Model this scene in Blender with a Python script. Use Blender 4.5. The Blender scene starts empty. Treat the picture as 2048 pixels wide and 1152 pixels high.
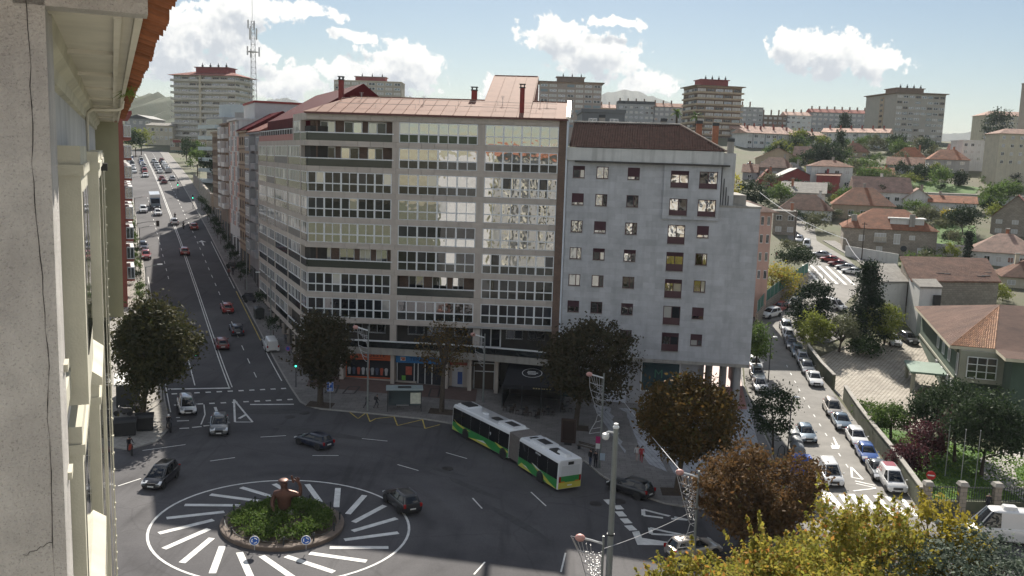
import bpy, bmesh, math, random
import numpy as np
from mathutils import Vector, Matrix, geometry
scene = bpy.context.scene
COL = scene.collection
R = math.radians
PI = math.pi
# ------------------------------------------------------------------ camera
CAM_Z = 30.0
cam_data = bpy.data.cameras.new('camera')
cam_data.sensor_width = 36.0
cam_data.lens = 36.0 * 1800.0 / 2048.0
cam_data.clip_start = 0.1
cam_data.clip_end = 20000.0
cam = bpy.data.objects.new('camera', cam_data)
COL.objects.link(cam)
_pitch = math.atan(256.0 / 1800.0)
cam.matrix_world = (Matrix.Translation((0, 0, CAM_Z)) @ Matrix.Rotation(PI / 2 - _pitch, 4, 'X')
     @ Matrix.Rotation(R(1.85), 4, 'Z'))
scene.camera = cam
# ------------------------------------------------------------------ sun, sky
SUN_AZ, SUN_EL = R(2.0), R(37.0)          # azimuth from +Y towards +X
sun_data = bpy.data.lights.new('sun', 'SUN')
sun_data.energy = 5.0
sun_data.angle = R(0.53)
sun_data.color = (1.0, 0.93, 0.82)
sun = bpy.data.objects.new('sun', sun_data)
COL.objects.link(sun)
_sd = Vector((math.sin(SUN_AZ) * math.cos(SUN_EL), math.cos(SUN_AZ) * math.cos(SUN_EL), math.sin(SUN_EL)))
sun.rotation_euler = _sd.to_track_quat('Z', 'Y').to_euler()
view = scene.view_settings
view.view_transform = 'Standard'
view.look = 'None'
view.gamma = 1.0
view.use_curve_mapping = False
view.exposure = 0.76
scene.cycles.use_denoising = True
scene.cycles.max_bounces = 4
scene.cycles.diffuse_bounces = 2
scene.cycles.glossy_bounces = 2
scene.cycles.transmission_bounces = 4
scene.cycles.transparent_max_bounces = 6
scene.cycles.volume_bounces = 0
scene.cycles.caustics_reflective = False
scene.cycles.caustics_refractive = False
def nd(nt, t, loc=None, **kw):
 n = nt.nodes.new(t)
 for k, v in kw.items():
  setattr(n, k, v)
 return n
world = bpy.data.worlds.new('World')
scene.world = world
world.use_nodes = True
world.cycles.sampling_method = 'MANUAL'
world.cycles.sample_map_resolution = 256
wt = world.node_tree
wt.nodes.clear()
L = wt.links.new
CLOUDS = [
 (-20.87, 5.93, 2.62, 2.35),
 (-18.24, 6.68, 2.41, 1.68),
 (-19.11, 4.64, 2.25, 1.14),
 (-16.54, 8.21, 3.46, 1.06),
 (-13.37, 8.43, 2.36, 0.57),
 (-13.96, 4.20, 2.13, 1.23),
 (-16.13, 5.54, 1.15, 1.29),
 (-10.41, 7.23, 1.44, 0.52),
 (-10.09, 4.68, 2.28, 1.24),
 (-7.36, 5.25, 2.92, 1.84),
 (-1.62, 4.42, 1.25, 0.76),
 (0.73, 4.04, 3.42, 0.79),
 (2.15, 7.62, 2.15, 1.17),
 (4.67, 6.49, 2.91, 1.42),
 (7.81, 4.97, 1.82, 1.04),
 (5.80, 8.49, 1.82, 0.41),
 (16.83, 7.01, 1.68, 1.19),
 (18.68, 6.66, 2.59, 1.46),
 (20.90, 6.23, 1.86, 1.00),
]
def cloud_group():
 g = bpy.data.node_groups.new('cloud_density', 'ShaderNodeTree')
 g.interface.new_socket('Angles', in_out='INPUT', socket_type='NodeSocketVector')
 g.interface.new_socket('Density', in_out='OUTPUT', socket_type='NodeSocketFloat')
 gi = g.nodes.new('NodeGroupInput'); go = g.nodes.new('NodeGroupOutput')
 lk = g.links.new
 warp = nd(g, 'ShaderNodeTexNoise', noise_dimensions='2D'); warp.inputs['Scale'].default_value = 0.6; warp.inputs['Detail'].default_value = 3
 lk(gi.outputs[0], warp.inputs['Vector'])
 wm = nd(g, 'ShaderNodeVectorMath', operation='MULTIPLY_ADD'); wm.inputs[1].default_value = (2.6, -1.5, 0); wm.inputs[2].default_value = (-1.3, 0.75, 0)
 lk(warp.outputs['Fac'], wm.inputs[0])
 wa = nd(g, 'ShaderNodeVectorMath', operation='ADD')
 lk(gi.outputs[0], wa.inputs[0]); lk(wm.outputs[0], wa.inputs[1])
 acc = None
 for (a, e, ra, re) in CLOUDS:
  s = nd(g, 'ShaderNodeVectorMath', operation='SUBTRACT'); s.inputs[1].default_value = (a, e, 0)
  lk(wa.outputs[0], s.inputs[0])
  m = nd(g, 'ShaderNodeVectorMath', operation='MULTIPLY'); m.inputs[1].default_value = (1 / ra, 1 / re, 0)
  lk(s.outputs[0], m.inputs[0])
  ln = nd(g, 'ShaderNodeVectorMath', operation='LENGTH'); lk(m.outputs[0], ln.inputs[0])
  sb = nd(g, 'ShaderNodeMath', operation='SUBTRACT'); sb.inputs[0].default_value = 1.0
  lk(ln.outputs['Value'], sb.inputs[1])
  if acc is None:
   acc = sb
  else:
   mx = nd(g, 'ShaderNodeMath', operation='MAXIMUM')
   lk(acc.outputs[0], mx.inputs[0]); lk(sb.outputs[0], mx.inputs[1]); acc = mx
 far = nd(g, 'ShaderNodeTexNoise', noise_dimensions='2D'); far.inputs['Scale'].default_value = 0.075; far.inputs['Detail'].default_value = 2
 sc = nd(g, 'ShaderNodeVectorMath', operation='MULTIPLY'); sc.inputs[1].default_value = (0.6, 1.3, 1)
 lk(gi.outputs[0], sc.inputs[0]); lk(sc.outputs[0], far.inputs['Vector'])
 fs = nd(g, 'ShaderNodeMath', operation='MULTIPLY_ADD'); fs.inputs[1].default_value = 4.0; fs.inputs[2].default_value = -2.2
 lk(far.outputs['Fac'], fs.inputs[0])
 sep = nd(g, 'ShaderNodeSeparateXYZ'); lk(gi.outputs[0], sep.inputs[0])
 ab = nd(g, 'ShaderNodeMath', operation='ABSOLUTE'); lk(sep.outputs[0], ab.inputs[0])
 el = nd(g, 'ShaderNodeMath', operation='MULTIPLY'); el.inputs[1].default_value = 2.4; lk(sep.outputs[1], el.inputs[0])
 am = nd(g, 'ShaderNodeMath', operation='MAXIMUM'); lk(ab.outputs[0], am.inputs[0]); lk(el.outputs[0], am.inputs[1])
 outf = nd(g, 'ShaderNodeMapRange'); outf.inputs['From Min'].default_value = 30; outf.inputs['From Max'].default_value = 42
 outf.inputs['To Min'].default_value = -2; outf.inputs['To Max'].default_value = 0
 lk(am.outputs[0], outf.inputs['Value'])
 fa = nd(g, 'ShaderNodeMath', operation='ADD'); lk(fs.outputs[0], fa.inputs[0]); lk(outf.outputs[0], fa.inputs[1])
 mx = nd(g, 'ShaderNodeMath', operation='MAXIMUM'); lk(acc.outputs[0], mx.inputs[0]); lk(fa.outputs[0], mx.inputs[1])
 fine = nd(g, 'ShaderNodeTexNoise', noise_dimensions='2D'); fine.inputs['Scale'].default_value = 1.3; fine.inputs['Detail'].default_value = 5
 fine.inputs['Roughness'].default_value = 0.6
 lk(gi.outputs[0], fine.inputs['Vector'])
 fm = nd(g, 'ShaderNodeMath', operation='MULTIPLY_ADD'); fm.inputs[1].default_value = 1.5; fm.inputs[2].default_value = -0.75
 lk(fine.outputs['Fac'], fm.inputs[0])
 ad = nd(g, 'ShaderNodeMath', operation='ADD'); lk(mx.outputs[0], ad.inputs[0]); lk(fm.outputs[0], ad.inputs[1])
 lk(ad.outputs[0], go.inputs[0])
 return g
cg = cloud_group()
tc = nd(wt, 'ShaderNodeTexCoord')
sx = nd(wt, 'ShaderNodeSeparateXYZ'); L(tc.outputs['Generated'], sx.inputs[0])
azn = nd(wt, 'ShaderNodeMath', operation='ARCTAN2'); L(sx.outputs[0], azn.inputs[0]); L(sx.outputs[1], azn.inputs[1])
eln = nd(wt, 'ShaderNodeMath', operation='ARCSINE'); L(sx.outputs[2], eln.inputs[0])
cx = nd(wt, 'ShaderNodeCombineXYZ')
for src, k in ((azn, 0), (eln, 1)):
 m = nd(wt, 'ShaderNodeMath', operation='MULTIPLY'); m.inputs[1].default_value = 57.29578
 L(src.outputs[0], m.inputs[0]); L(m.outputs[0], cx.inputs[k])
d1 = nd(wt, 'ShaderNodeGroup'); d1.node_tree = cg; L(cx.outputs[0], d1.inputs[0])
up = nd(wt, 'ShaderNodeVectorMath', operation='ADD'); up.inputs[1].default_value = (0.15, 1.1, 0); L(cx.outputs[0], up.inputs[0])
d2 = nd(wt, 'ShaderNodeGroup'); d2.node_tree = cg; L(up.outputs[0], d2.inputs[0])
cov = nd(wt, 'ShaderNodeMapRange', interpolation_type='SMOOTHSTEP')
cov.inputs['From Min'].default_value = -0.04; cov.inputs['From Max'].default_value = 0.17; L(d1.outputs[0], cov.inputs['Value'])
thick = nd(wt, 'ShaderNodeMapRange', interpolation_type='SMOOTHSTEP')
thick.inputs['From Min'].default_value = -0.1; thick.inputs['From Max'].default_value = 0.9; L(d2.outputs[0], thick.inputs['Value'])
ccol = nd(wt, 'ShaderNodeMix', data_type='RGBA')
ccol.inputs['A'].default_value = (1.05, 1.04, 1.0, 1); ccol.inputs['B'].default_value = (0.58, 0.62, 0.67, 1)
L(thick.outputs[0], ccol.inputs['Factor'])
sky = nd(wt, 'ShaderNodeTexSky', sky_type='NISHITA')
sky.sun_disc = False
sky.sun_elevation = SUN_EL
sky.sun_rotation = SUN_AZ
sky.air_density = 1.0; sky.dust_density = 0.25; sky.ozone_density = 1.0
sky.altitude = 50
bg1 = nd(wt, 'ShaderNodeBackground'); bg1.inputs['Strength'].default_value = 0.047; L(sky.outputs[0], bg1.inputs['Color'])
bg2 = nd(wt, 'ShaderNodeBackground'); bg2.inputs['Strength'].default_value = 0.64; L(ccol.outputs['Result'], bg2.inputs['Color'])
ms = nd(wt, 'ShaderNodeMixShader'); L(cov.outputs[0], ms.inputs[0]); L(bg1.outputs[0], ms.inputs[1]); L(bg2.outputs[0], ms.inputs[2])
wo = nd(wt, 'ShaderNodeOutputWorld'); L(ms.outputs[0], wo.inputs['Surface'])
# ------------------------------------------------------------------ helpers
def smooth(t):
 t=min(1.0,max(0.0,t)); return t*t*(3-2*t)
def gh(x,y):
 """ground height: the plaza falls to the right, the hill rises away from it"""
 xc=max(-70.0,x)
 a=-0.04*min(xc,14.0)
 if x>14: a+=1.5*smooth((x-14)/24.0)
 def ramp(y,y0,w,s):            # slope grows from 0 to s over w metres
  t=y-y0
  if t<=0: return 0.0
  if t<w: return s*t*t/(2*w)
  return s*(t-w/2)
 r=ramp(y,92,33,0.10)-ramp(y,430,120,0.085)
 k=smooth((0-x)/40.0)              # the upper avenue eases off
 if k>0: r-=k*(ramp(y,250,60,0.03)-ramp(y,430,120,0.03))
 k=smooth((x-20)/50.0)
 if k>0: r+=k*(ramp(y,215,60,0.036)-ramp(y,450,100,0.036))
 return a+r
class MB:
 """collects geometry for ONE mesh object"""
 def __init__(s):
  s.v = []; s.f = []; s.m = []
 def add(s, vs, fs, mi=0):
  o = len(s.v); s.v.extend(vs)
  for f in fs:
   s.f.append(tuple(o + i for i in f)); s.m.append(mi)
  return s
 def box(s, x0, x1, y0, y1, z0, z1, mi=0):
  return s.add([(x0, y0, z0), (x1, y0, z0), (x1, y1, z0), (x0, y1, z0), (x0, y0, z1), (x1, y0, z1), (x1, y1, z1), (x0, y1, z1)],
      [(0, 3, 2, 1), (4, 5, 6, 7), (0, 1, 5, 4), (1, 2, 6, 5), (2, 3, 7, 6), (3, 0, 4, 7)], mi)
 def prism(s, poly, z0, z1, mi=0, cap=True):
  n = len(poly)
  zf = (lambda p, z: z(p[0], p[1]) if callable(z) else z)
  vs = [(p[0], p[1], zf(p, z0)) for p in poly] + [(p[0], p[1], zf(p, z1)) for p in poly]
  fs = [(i, (i + 1) % n, n + (i + 1) % n, n + i) for i in range(n)]
  if cap:
   fs += [tuple(range(n))[::-1], tuple(range(n, 2 * n))]
  return s.add(vs, fs, mi)
 def obox(s, p0, p1, w, z0, z1, mi=0):
  """box along the segment p0-p1 (xy), width w; z0, z1 numbers or (za, zb) pairs"""
  dx, dy = p1[0] - p0[0], p1[1] - p0[1]; l = math.hypot(dx, dy) or 1; nx, ny = -dy / l * w / 2, dx / l * w / 2
  za = z0 if isinstance(z0, tuple) else (z0, z0); zb = z1 if isinstance(z1, tuple) else (z1, z1)
  q = [(p0[0] - nx, p0[1] - ny), (p1[0] - nx, p1[1] - ny), (p1[0] + nx, p1[1] + ny), (p0[0] + nx, p0[1] + ny)]
  zz = [za[0], za[1], za[1], za[0]]; zt = [zb[0], zb[1], zb[1], zb[0]]
  return s.add([(a[0], a[1], z) for a, z in zip(q, zz)] + [(a[0], a[1], z) for a, z in zip(q, zt)],
      [(0, 3, 2, 1), (4, 5, 6, 7), (0, 1, 5, 4), (1, 2, 6, 5), (2, 3, 7, 6), (3, 0, 4, 7)], mi)
 def quad(s, a, b, c, d, mi=0):
  return s.add([a, b, c, d], [(0, 1, 2, 3)], mi)
 def loft(s, rings, mi=0, caps=True, closed=True):
  n = len(rings[0]); o = len(s.v)
  for r in rings: s.v.extend([tuple(p) for p in r])
  for i in range(len(rings) - 1):
   for j in range(n if closed else n - 1):
    k = (j + 1) % n
    s.f.append((o + i * n + j, o + i * n + k, o + (i + 1) * n + k, o + (i + 1) * n + j)); s.m.append(mi)
  if caps:
   s.f.append(tuple(o + j for j in range(n))[::-1]); s.m.append(mi)
   s.f.append(tuple(o + (len(rings) - 1) * n + j for j in range(n))); s.m.append(mi)
  return s
 def tube(s, pts, r, n=6, mi=0, caps=True):
  pts = [Vector(p) for p in pts]; rings = []
  for i, p in enumerate(pts):
   d = (pts[min(i + 1, len(pts) - 1)] - pts[max(i - 1, 0)]).normalized()
   a = d.cross(Vector((0, 0, 1)))
   if a.length < 1e-3: a = Vector((1, 0, 0))
   a.normalize(); b = d.cross(a)
   rr = r[i] if isinstance(r, (list, tuple)) else r
   rings.append([p + (a * math.cos(t) + b * math.sin(t)) * rr for t in [2 * PI * k / n for k in range(n)]])
  return s.loft(rings, mi, caps)
 def lathe(s, prof, n=16, mi=0, c=(0, 0, 0), axis='z'):
  rings = []
  for r, h in prof:
   ring = []
   for k in range(n):
    t = 2 * PI * k / n; a, b = r * math.cos(t), r * math.sin(t)
    if axis == 'z': ring.append((c[0] + a, c[1] + b, c[2] + h))
    elif axis == 'y': ring.append((c[0] + a, c[1] - h, c[2] + b))
    else: ring.append((c[0] + h, c[1] + a, c[2] + b))
   rings.append(ring)
  return s.loft(rings, mi)
 def ball(s, c, rx, ry, rz, n=10, m=6, mi=0):
  rings = []
  for i in range(1, m):
   t = PI * i / m
   rings.append([(c[0] + rx * math.sin(t) * math.cos(2 * PI * k / n), c[1] + ry * math.sin(t) * math.sin(2 * PI * k / n), c[2] - rz * math.cos(t)) for k in range(n)])
  return s.loft(rings, mi)
 def mesh(s, name, mats, smooth=None):
  me = bpy.data.meshes.new(name)
  me.from_pydata(s.v, [], s.f)
  mats = mats if isinstance(mats, (list, tuple)) else [mats]
  for m in mats: me.materials.append(m)
  if any(s.m): me.polygons.foreach_set('material_index', s.m)
  if smooth is not None:
   me.polygons.foreach_set('use_smooth', [True] * len(s.f))
   me.set_sharp_from_angle(angle=R(smooth))
  me.update()
  return me
 def build(s, name, mats, parent=None, loc=(0, 0, 0), rz=0, smooth=None):
  return link(name, s.mesh(name, mats, smooth), parent, loc, rz)
def link(name, data, parent=None, loc=(0, 0, 0), rz=0, scale=None):
 o = bpy.data.objects.new(name, data)
 COL.objects.link(o)
 o.location = loc
 o.rotation_euler = (0, 0, rz) if isinstance(rz, (int, float)) else rz
 if scale is not None: o.scale = scale if isinstance(scale, (tuple, list)) else (scale,) * 3
 if parent is not None: o.parent = parent
 return o
def tag(o, label=None, cat=None, group=None, kind=None):
 if label: o['label'] = label
 if cat: o['category'] = cat
 if group: o['group'] = group
 if kind: o['kind'] = kind
 return o
def thing(name, label, cat, loc=(0, 0, 0), rz=0, group=None):
 o = link(name, None, None, loc, rz); o.empty_display_size = 0.3
 return tag(o, label, cat, group)
CHILD = {}
def kids(o):
 return [c for c in o.children]
def clone(o, loc, rz, label=None, group=None, scale=None, parent=None, paint=None, only=None):
 c = o.copy(); COL.objects.link(c); c.parent = parent
 if parent is None:
  c.location = loc; c.rotation_euler = (0, 0, rz) if not isinstance(rz, (tuple, list)) else rz
  if scale: c.scale = scale if isinstance(scale, (tuple, list)) else (scale,) * 3
  if label: c['label'] = label
  if group: c['group'] = group
  elif 'group' in c and group is None: pass
 if paint is not None:
  for sl in c.material_slots:
   if sl.link == 'OBJECT': sl.material = paint
 for ch in kids(o):
  if only and ch.name.split('.')[0] not in only: continue
  clone(ch, None, None, parent=c, paint=paint)
 return c
# ------------------------------------------------------------------ materials
MATS = {}
def mat(name, col, rough=0.75, var=0.18, scale=1.5, bump=0.0, bscale=None, metal=0.0, spec=0.5, streak=0.0, col2=None, coat=0.0, island=0.0, objrand=0.0, ior=None, emit=None):
 if name in MATS: return MATS[name]
 m = bpy.data.materials.new(name); m.use_nodes = True
 nt = m.node_tree; b = nt.nodes['Principled BSDF']; lk = nt.links.new
 b.inputs['Roughness'].default_value = rough
 b.inputs['Metallic'].default_value = metal
 b.inputs['Specular IOR Level'].default_value = spec
 if ior: b.inputs['IOR'].default_value = ior
 if coat: b.inputs['Coat Weight'].default_value = coat; b.inputs['Coat Roughness'].default_value = 0.06
 col = tuple(col) + (1,)
 c2 = tuple(col2) + (1,) if col2 else tuple(max(0, c * (1 - var)) for c in col[:3]) + (1,)
 c1 = col if col2 else tuple(min(1, c * (1 + var * 0.6)) for c in col[:3]) + (1,)
 tc = nd(nt, 'ShaderNodeTexCoord')
 out = None
 if var or col2:
  n = nd(nt, 'ShaderNodeTexNoise'); n.inputs['Scale'].default_value = scale; n.inputs['Detail'].default_value = 6
  n.inputs['Roughness'].default_value = 0.65
  lk(tc.outputs['Object'], n.inputs['Vector'])
  mr = nd(nt, 'ShaderNodeMapRange'); mr.inputs['From Min'].default_value = 0.3; mr.inputs['From Max'].default_value = 0.7
  lk(n.outputs['Fac'], mr.inputs['Value'])
  mx = nd(nt, 'ShaderNodeMix', data_type='RGBA'); mx.inputs['A'].default_value = c1; mx.inputs['B'].default_value = c2
  lk(mr.outputs[0], mx.inputs['Factor']); out = mx.outputs['Result']
 if streak:
  n = nd(nt, 'ShaderNodeTexNoise'); n.inputs['Scale'].default_value = 1.0; n.inputs['Detail'].default_value = 5
  mp = nd(nt, 'ShaderNodeMapping'); mp.inputs['Scale'].default_value = (1.6, 1.6, 0.16)
  lk(tc.outputs['Object'], mp.inputs['Vector']); lk(mp.outputs[0], n.inputs['Vector'])
  mr = nd(nt, 'ShaderNodeMapRange'); mr.inputs['From Min'].default_value = 0.48; mr.inputs['From Max'].default_value = 0.72
  mr.inputs['To Max'].default_value = streak
  lk(n.outputs['Fac'], mr.inputs['Value'])
  mx = nd(nt, 'ShaderNodeMix', data_type='RGBA'); mx.inputs['B'].default_value = tuple(c * 0.42 for c in col[:3]) + (1,)
  if out: lk(out, mx.inputs['A'])
  else: mx.inputs['A'].default_value = col
  lk(mr.outputs[0], mx.inputs['Factor']); out = mx.outputs['Result']
 if island or objrand:
  hv = nd(nt, 'ShaderNodeHueSaturation')
  if out: lk(out, hv.inputs['Color'])
  else: hv.inputs['Color'].default_value = col
  if island:
   g = nd(nt, 'ShaderNodeNewGeometry'); src = g.outputs['Random Per Island']; amt = island
  else:
   g = nd(nt, 'ShaderNodeObjectInfo'); src = g.outputs['Random']; amt = objrand
  mr = nd(nt, 'ShaderNodeMapRange'); mr.inputs['To Min'].default_value = 1 - amt; mr.inputs['To Max'].default_value = 1 + amt
  lk(src, mr.inputs['Value']); lk(mr.outputs[0], hv.inputs['Value'])
  out = hv.outputs['Color']
 if out: lk(out, b.inputs['Base Color'])
 else: b.inputs['Base Color'].default_value = col
 if bump:
  n = nd(nt, 'ShaderNodeTexNoise'); n.inputs['Scale'].default_value = bscale or scale * 6; n.inputs['Detail'].default_value = 4
  lk(tc.outputs['Object'], n.inputs['Vector'])
  bp = nd(nt, 'ShaderNodeBump'); bp.inputs['Strength'].default_value = 1.0; bp.inputs['Distance'].default_value = bump
  lk(n.outputs['Fac'], bp.inputs['Height']); lk(bp.outputs[0], b.inputs['Normal'])
 if emit:
  b.inputs['Emission Color'].default_value = tuple(emit[:3]) + (1,); b.inputs['Emission Strength'].default_value = emit[3]
 MATS[name] = m
 return m
def glass(name, col=(0.02, 0.025, 0.03), ior=1.9, wob=0.02, rough=0.03, rnd=0.0, scale=1.1):
 """window glass over a dark room: dark body, clear slightly wavy reflection"""
 if name in MATS: return MATS[name]
 m = mat(name, col, rough, 0, spec=0.5, ior=ior, objrand=rnd)
 nt = m.node_tree; b = nt.nodes['Principled BSDF']; lk = nt.links.new
 if wob:
  tc = nd(nt, 'ShaderNodeTexCoord'); oi = nd(nt, 'ShaderNodeObjectInfo')
  n = nd(nt, 'ShaderNodeTexNoise', noise_dimensions='4D'); n.inputs['Scale'].default_value = scale; n.inputs['Detail'].default_value = 1
  mm = nd(nt, 'ShaderNodeMath', operation='MULTIPLY'); mm.inputs[1].default_value = 40
  lk(oi.outputs['Random'], mm.inputs[0]); lk(mm.outputs[0], n.inputs['W']); lk(tc.outputs['Object'], n.inputs['Vector'])
  bp = nd(nt, 'ShaderNodeBump'); bp.inputs['Distance'].default_value = wob
  lk(n.outputs['Fac'], bp.inputs['Height']); lk(bp.outputs[0], b.inputs['Normal'])
 return m
def wave_mat(name, col, axis='X', scale=4.0, rough=0.8, bump=0.03, var=0.3, island=0, rows=0.0, nscale=0.6, streak=0.0):
 """corrugation, tile courses or boards: relief along one object axis"""
 if name in MATS: return MATS[name]
 m = mat(name, col, rough, var, nscale, island=island, streak=streak)
 nt = m.node_tree; b = nt.nodes['Principled BSDF']; lk = nt.links.new
 tc = nd(nt, 'ShaderNodeTexCoord')
 w = nd(nt, 'ShaderNodeTexWave', wave_type='BANDS', bands_direction=axis); w.inputs['Scale'].default_value = scale
 w.inputs['Distortion'].default_value = 0.4; w.inputs['Detail'].default_value = 1
 lk(tc.outputs['Object'], w.inputs['Vector'])
 h = w.outputs['Fac']
 if rows:
  w2 = nd(nt, 'ShaderNodeTexWave', wave_type='BANDS', bands_direction='Y' if axis == 'X' else 'X', wave_profile='SAW'); w2.inputs['Scale'].default_value = rows
  lk(tc.outputs['Object'], w2.inputs['Vector'])
  ad = nd(nt, 'ShaderNodeMath', operation='ADD'); lk(h, ad.inputs[0]); lk(w2.outputs['Fac'], ad.inputs[1]); h = ad.outputs[0]
 bp = nd(nt, 'ShaderNodeBump'); bp.inputs['Distance'].default_value = bump
 lk(h, bp.inputs['Height']); lk(bp.outputs[0], b.inputs['Normal'])
 return m
def block_mat(name, col, bw, bh, mortar=0.012, col2=None, rough=0.85, mcol=None, var=0.25, bump=0.012, offset=0.5, streak=0.0):
 """coursed stone or brick too small to build: brick pattern on x+y / z"""
 if name in MATS: return MATS[name]
 m = mat(name, col, rough, 0.0); nt = m.node_tree; b = nt.nodes['Principled BSDF']; lk = nt.links.new
 tc = nd(nt, 'ShaderNodeTexCoord'); sp = nd(nt, 'ShaderNodeSeparateXYZ'); lk(tc.outputs['Object'], sp.inputs[0])
 ad = nd(nt, 'ShaderNodeMath', operation='ADD'); lk(sp.outputs[0], ad.inputs[0]); lk(sp.outputs[1], ad.inputs[1])
 cb = nd(nt, 'ShaderNodeCombineXYZ'); lk(ad.outputs[0], cb.inputs[0]); lk(sp.outputs[2], cb.inputs[1])
 br = nd(nt, 'ShaderNodeTexBrick'); br.offset = offset
 br.inputs['Scale'].default_value = 1.0; br.inputs['Brick Width'].default_value = bw; br.inputs['Row Height'].default_value = bh
 br.inputs['Mortar Size'].default_value = mortar; br.inputs['Mortar Smooth'].default_value = 0.3
 br.inputs['Color1'].default_value = tuple(col) + (1,)
 br.inputs['Color2'].default_value = tuple(col2 or [c * (1 - var) for c in col]) + (1,)
 br.inputs['Mortar'].default_value = tuple(mcol or [c * 0.55 for c in col]) + (1,)
 lk(cb.outputs[0], br.inputs['Vector'])
 n = nd(nt, 'ShaderNodeTexNoise'); n.inputs['Scale'].default_value = 0.35; n.inputs['Detail'].default_value = 7; n.inputs['Roughness'].default_value = 0.7
 lk(tc.outputs['Object'], n.inputs['Vector'])
 mr = nd(nt, 'ShaderNodeMapRange'); mr.inputs['From Min'].default_value = 0.3; mr.inputs['From Max'].default_value = 0.75
 mr.inputs['To Min'].default_value = 1.12; mr.inputs['To Max'].default_value = 0.72; lk(n.outputs['Fac'], mr.inputs['Value'])
 mu = nd(nt, 'ShaderNodeMix', data_type='RGBA', blend_type='MULTIPLY'); mu.inputs['Factor'].default_value = 1.0
 lk(br.outputs['Color'], mu.inputs['A']); lk(mr.outputs[0], mu.inputs['B']); res = mu.outputs['Result']
 if streak:
  mp = nd(nt, 'ShaderNodeMapping'); mp.inputs['Scale'].default_value = (1.3, 1.3, 0.12); lk(tc.outputs['Object'], mp.inputs['Vector'])
  n2 = nd(nt, 'ShaderNodeTexNoise'); n2.inputs['Scale'].default_value = 1.0; n2.inputs['Detail'].default_value = 6; lk(mp.outputs[0], n2.inputs['Vector'])
  m2 = nd(nt, 'ShaderNodeMapRange'); m2.inputs['From Min'].default_value = 0.5; m2.inputs['From Max'].default_value = 0.75; m2.inputs['To Max'].default_value = streak
  lk(n2.outputs['Fac'], m2.inputs['Value'])
  mm = nd(nt, 'ShaderNodeMix', data_type='RGBA'); mm.inputs['B'].default_value = tuple(c * 0.4 for c in col) + (1,)
  lk(res, mm.inputs['A']); lk(m2.outputs[0], mm.inputs['Factor']); res = mm.outputs['Result']
 lk(res, b.inputs['Base Color'])
 bp = nd(nt, 'ShaderNodeBump'); bp.inputs['Distance'].default_value = bump; bp.invert = True
 lk(br.outputs['Fac'], bp.inputs['Height']); lk(bp.outputs[0], b.inputs['Normal'])
 return m
def leaf_mat(name, c1, c2, trans=0.35, c3=None):
 m = bpy.data.materials.new(name); m.use_nodes = True; nt = m.node_tree; lk = nt.links.new
 b = nt.nodes['Principled BSDF']; out = nt.nodes['Material Output']
 g = nd(nt, 'ShaderNodeNewGeometry'); cr = nd(nt, 'ShaderNodeValToRGB')
 cr.color_ramp.elements[0].color = tuple(c1) + (1,); cr.color_ramp.elements[1].color = tuple(c2) + (1,)
 if c3:
  e = cr.color_ramp.elements.new(0.88); e.color = tuple(c2) + (1,); cr.color_ramp.elements[-1].color = tuple(c3) + (1,)
 lk(g.outputs['Random Per Island'], cr.inputs['Fac'])
 tc = nd(nt, 'ShaderNodeTexCoord'); n = nd(nt, 'ShaderNodeTexNoise'); n.inputs['Scale'].default_value = 0.6; n.inputs['Detail'].default_value = 3
 lk(tc.outputs['Object'], n.inputs['Vector'])
 hv = nd(nt, 'ShaderNodeHueSaturation'); mr = nd(nt, 'ShaderNodeMapRange'); mr.inputs['To Min'].default_value = 0.6; mr.inputs['To Max'].default_value = 1.4
 lk(n.outputs['Fac'], mr.inputs['Value']); lk(mr.outputs[0], hv.inputs['Value']); lk(cr.outputs[0], hv.inputs['Color'])
 lk(hv.outputs[0], b.inputs['Base Color']); b.inputs['Roughness'].default_value = 0.7; b.inputs['Specular IOR Level'].default_value = 0.22
 tr = nd(nt, 'ShaderNodeBsdfTranslucent'); lk(hv.outputs[0], tr.inputs['Color'])
 mx = nd(nt, 'ShaderNodeMixShader'); mx.inputs[0].default_value = trans
 lk(b.outputs[0], mx.inputs[1]); lk(tr.outputs[0], mx.inputs[2]); lk(mx.outputs[0], out.inputs['Surface'])
 MATS[name] = m
 return m
def paint(name, col, metal=0.0):
 return mat('paint_' + name, col, 0.28, 0.0, metal=metal, coat=0.8, spec=0.5)
M_ASPH = mat('asphalt', (0.105, 0.103, 0.108), 0.82, 0, spec=0.22)
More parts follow.
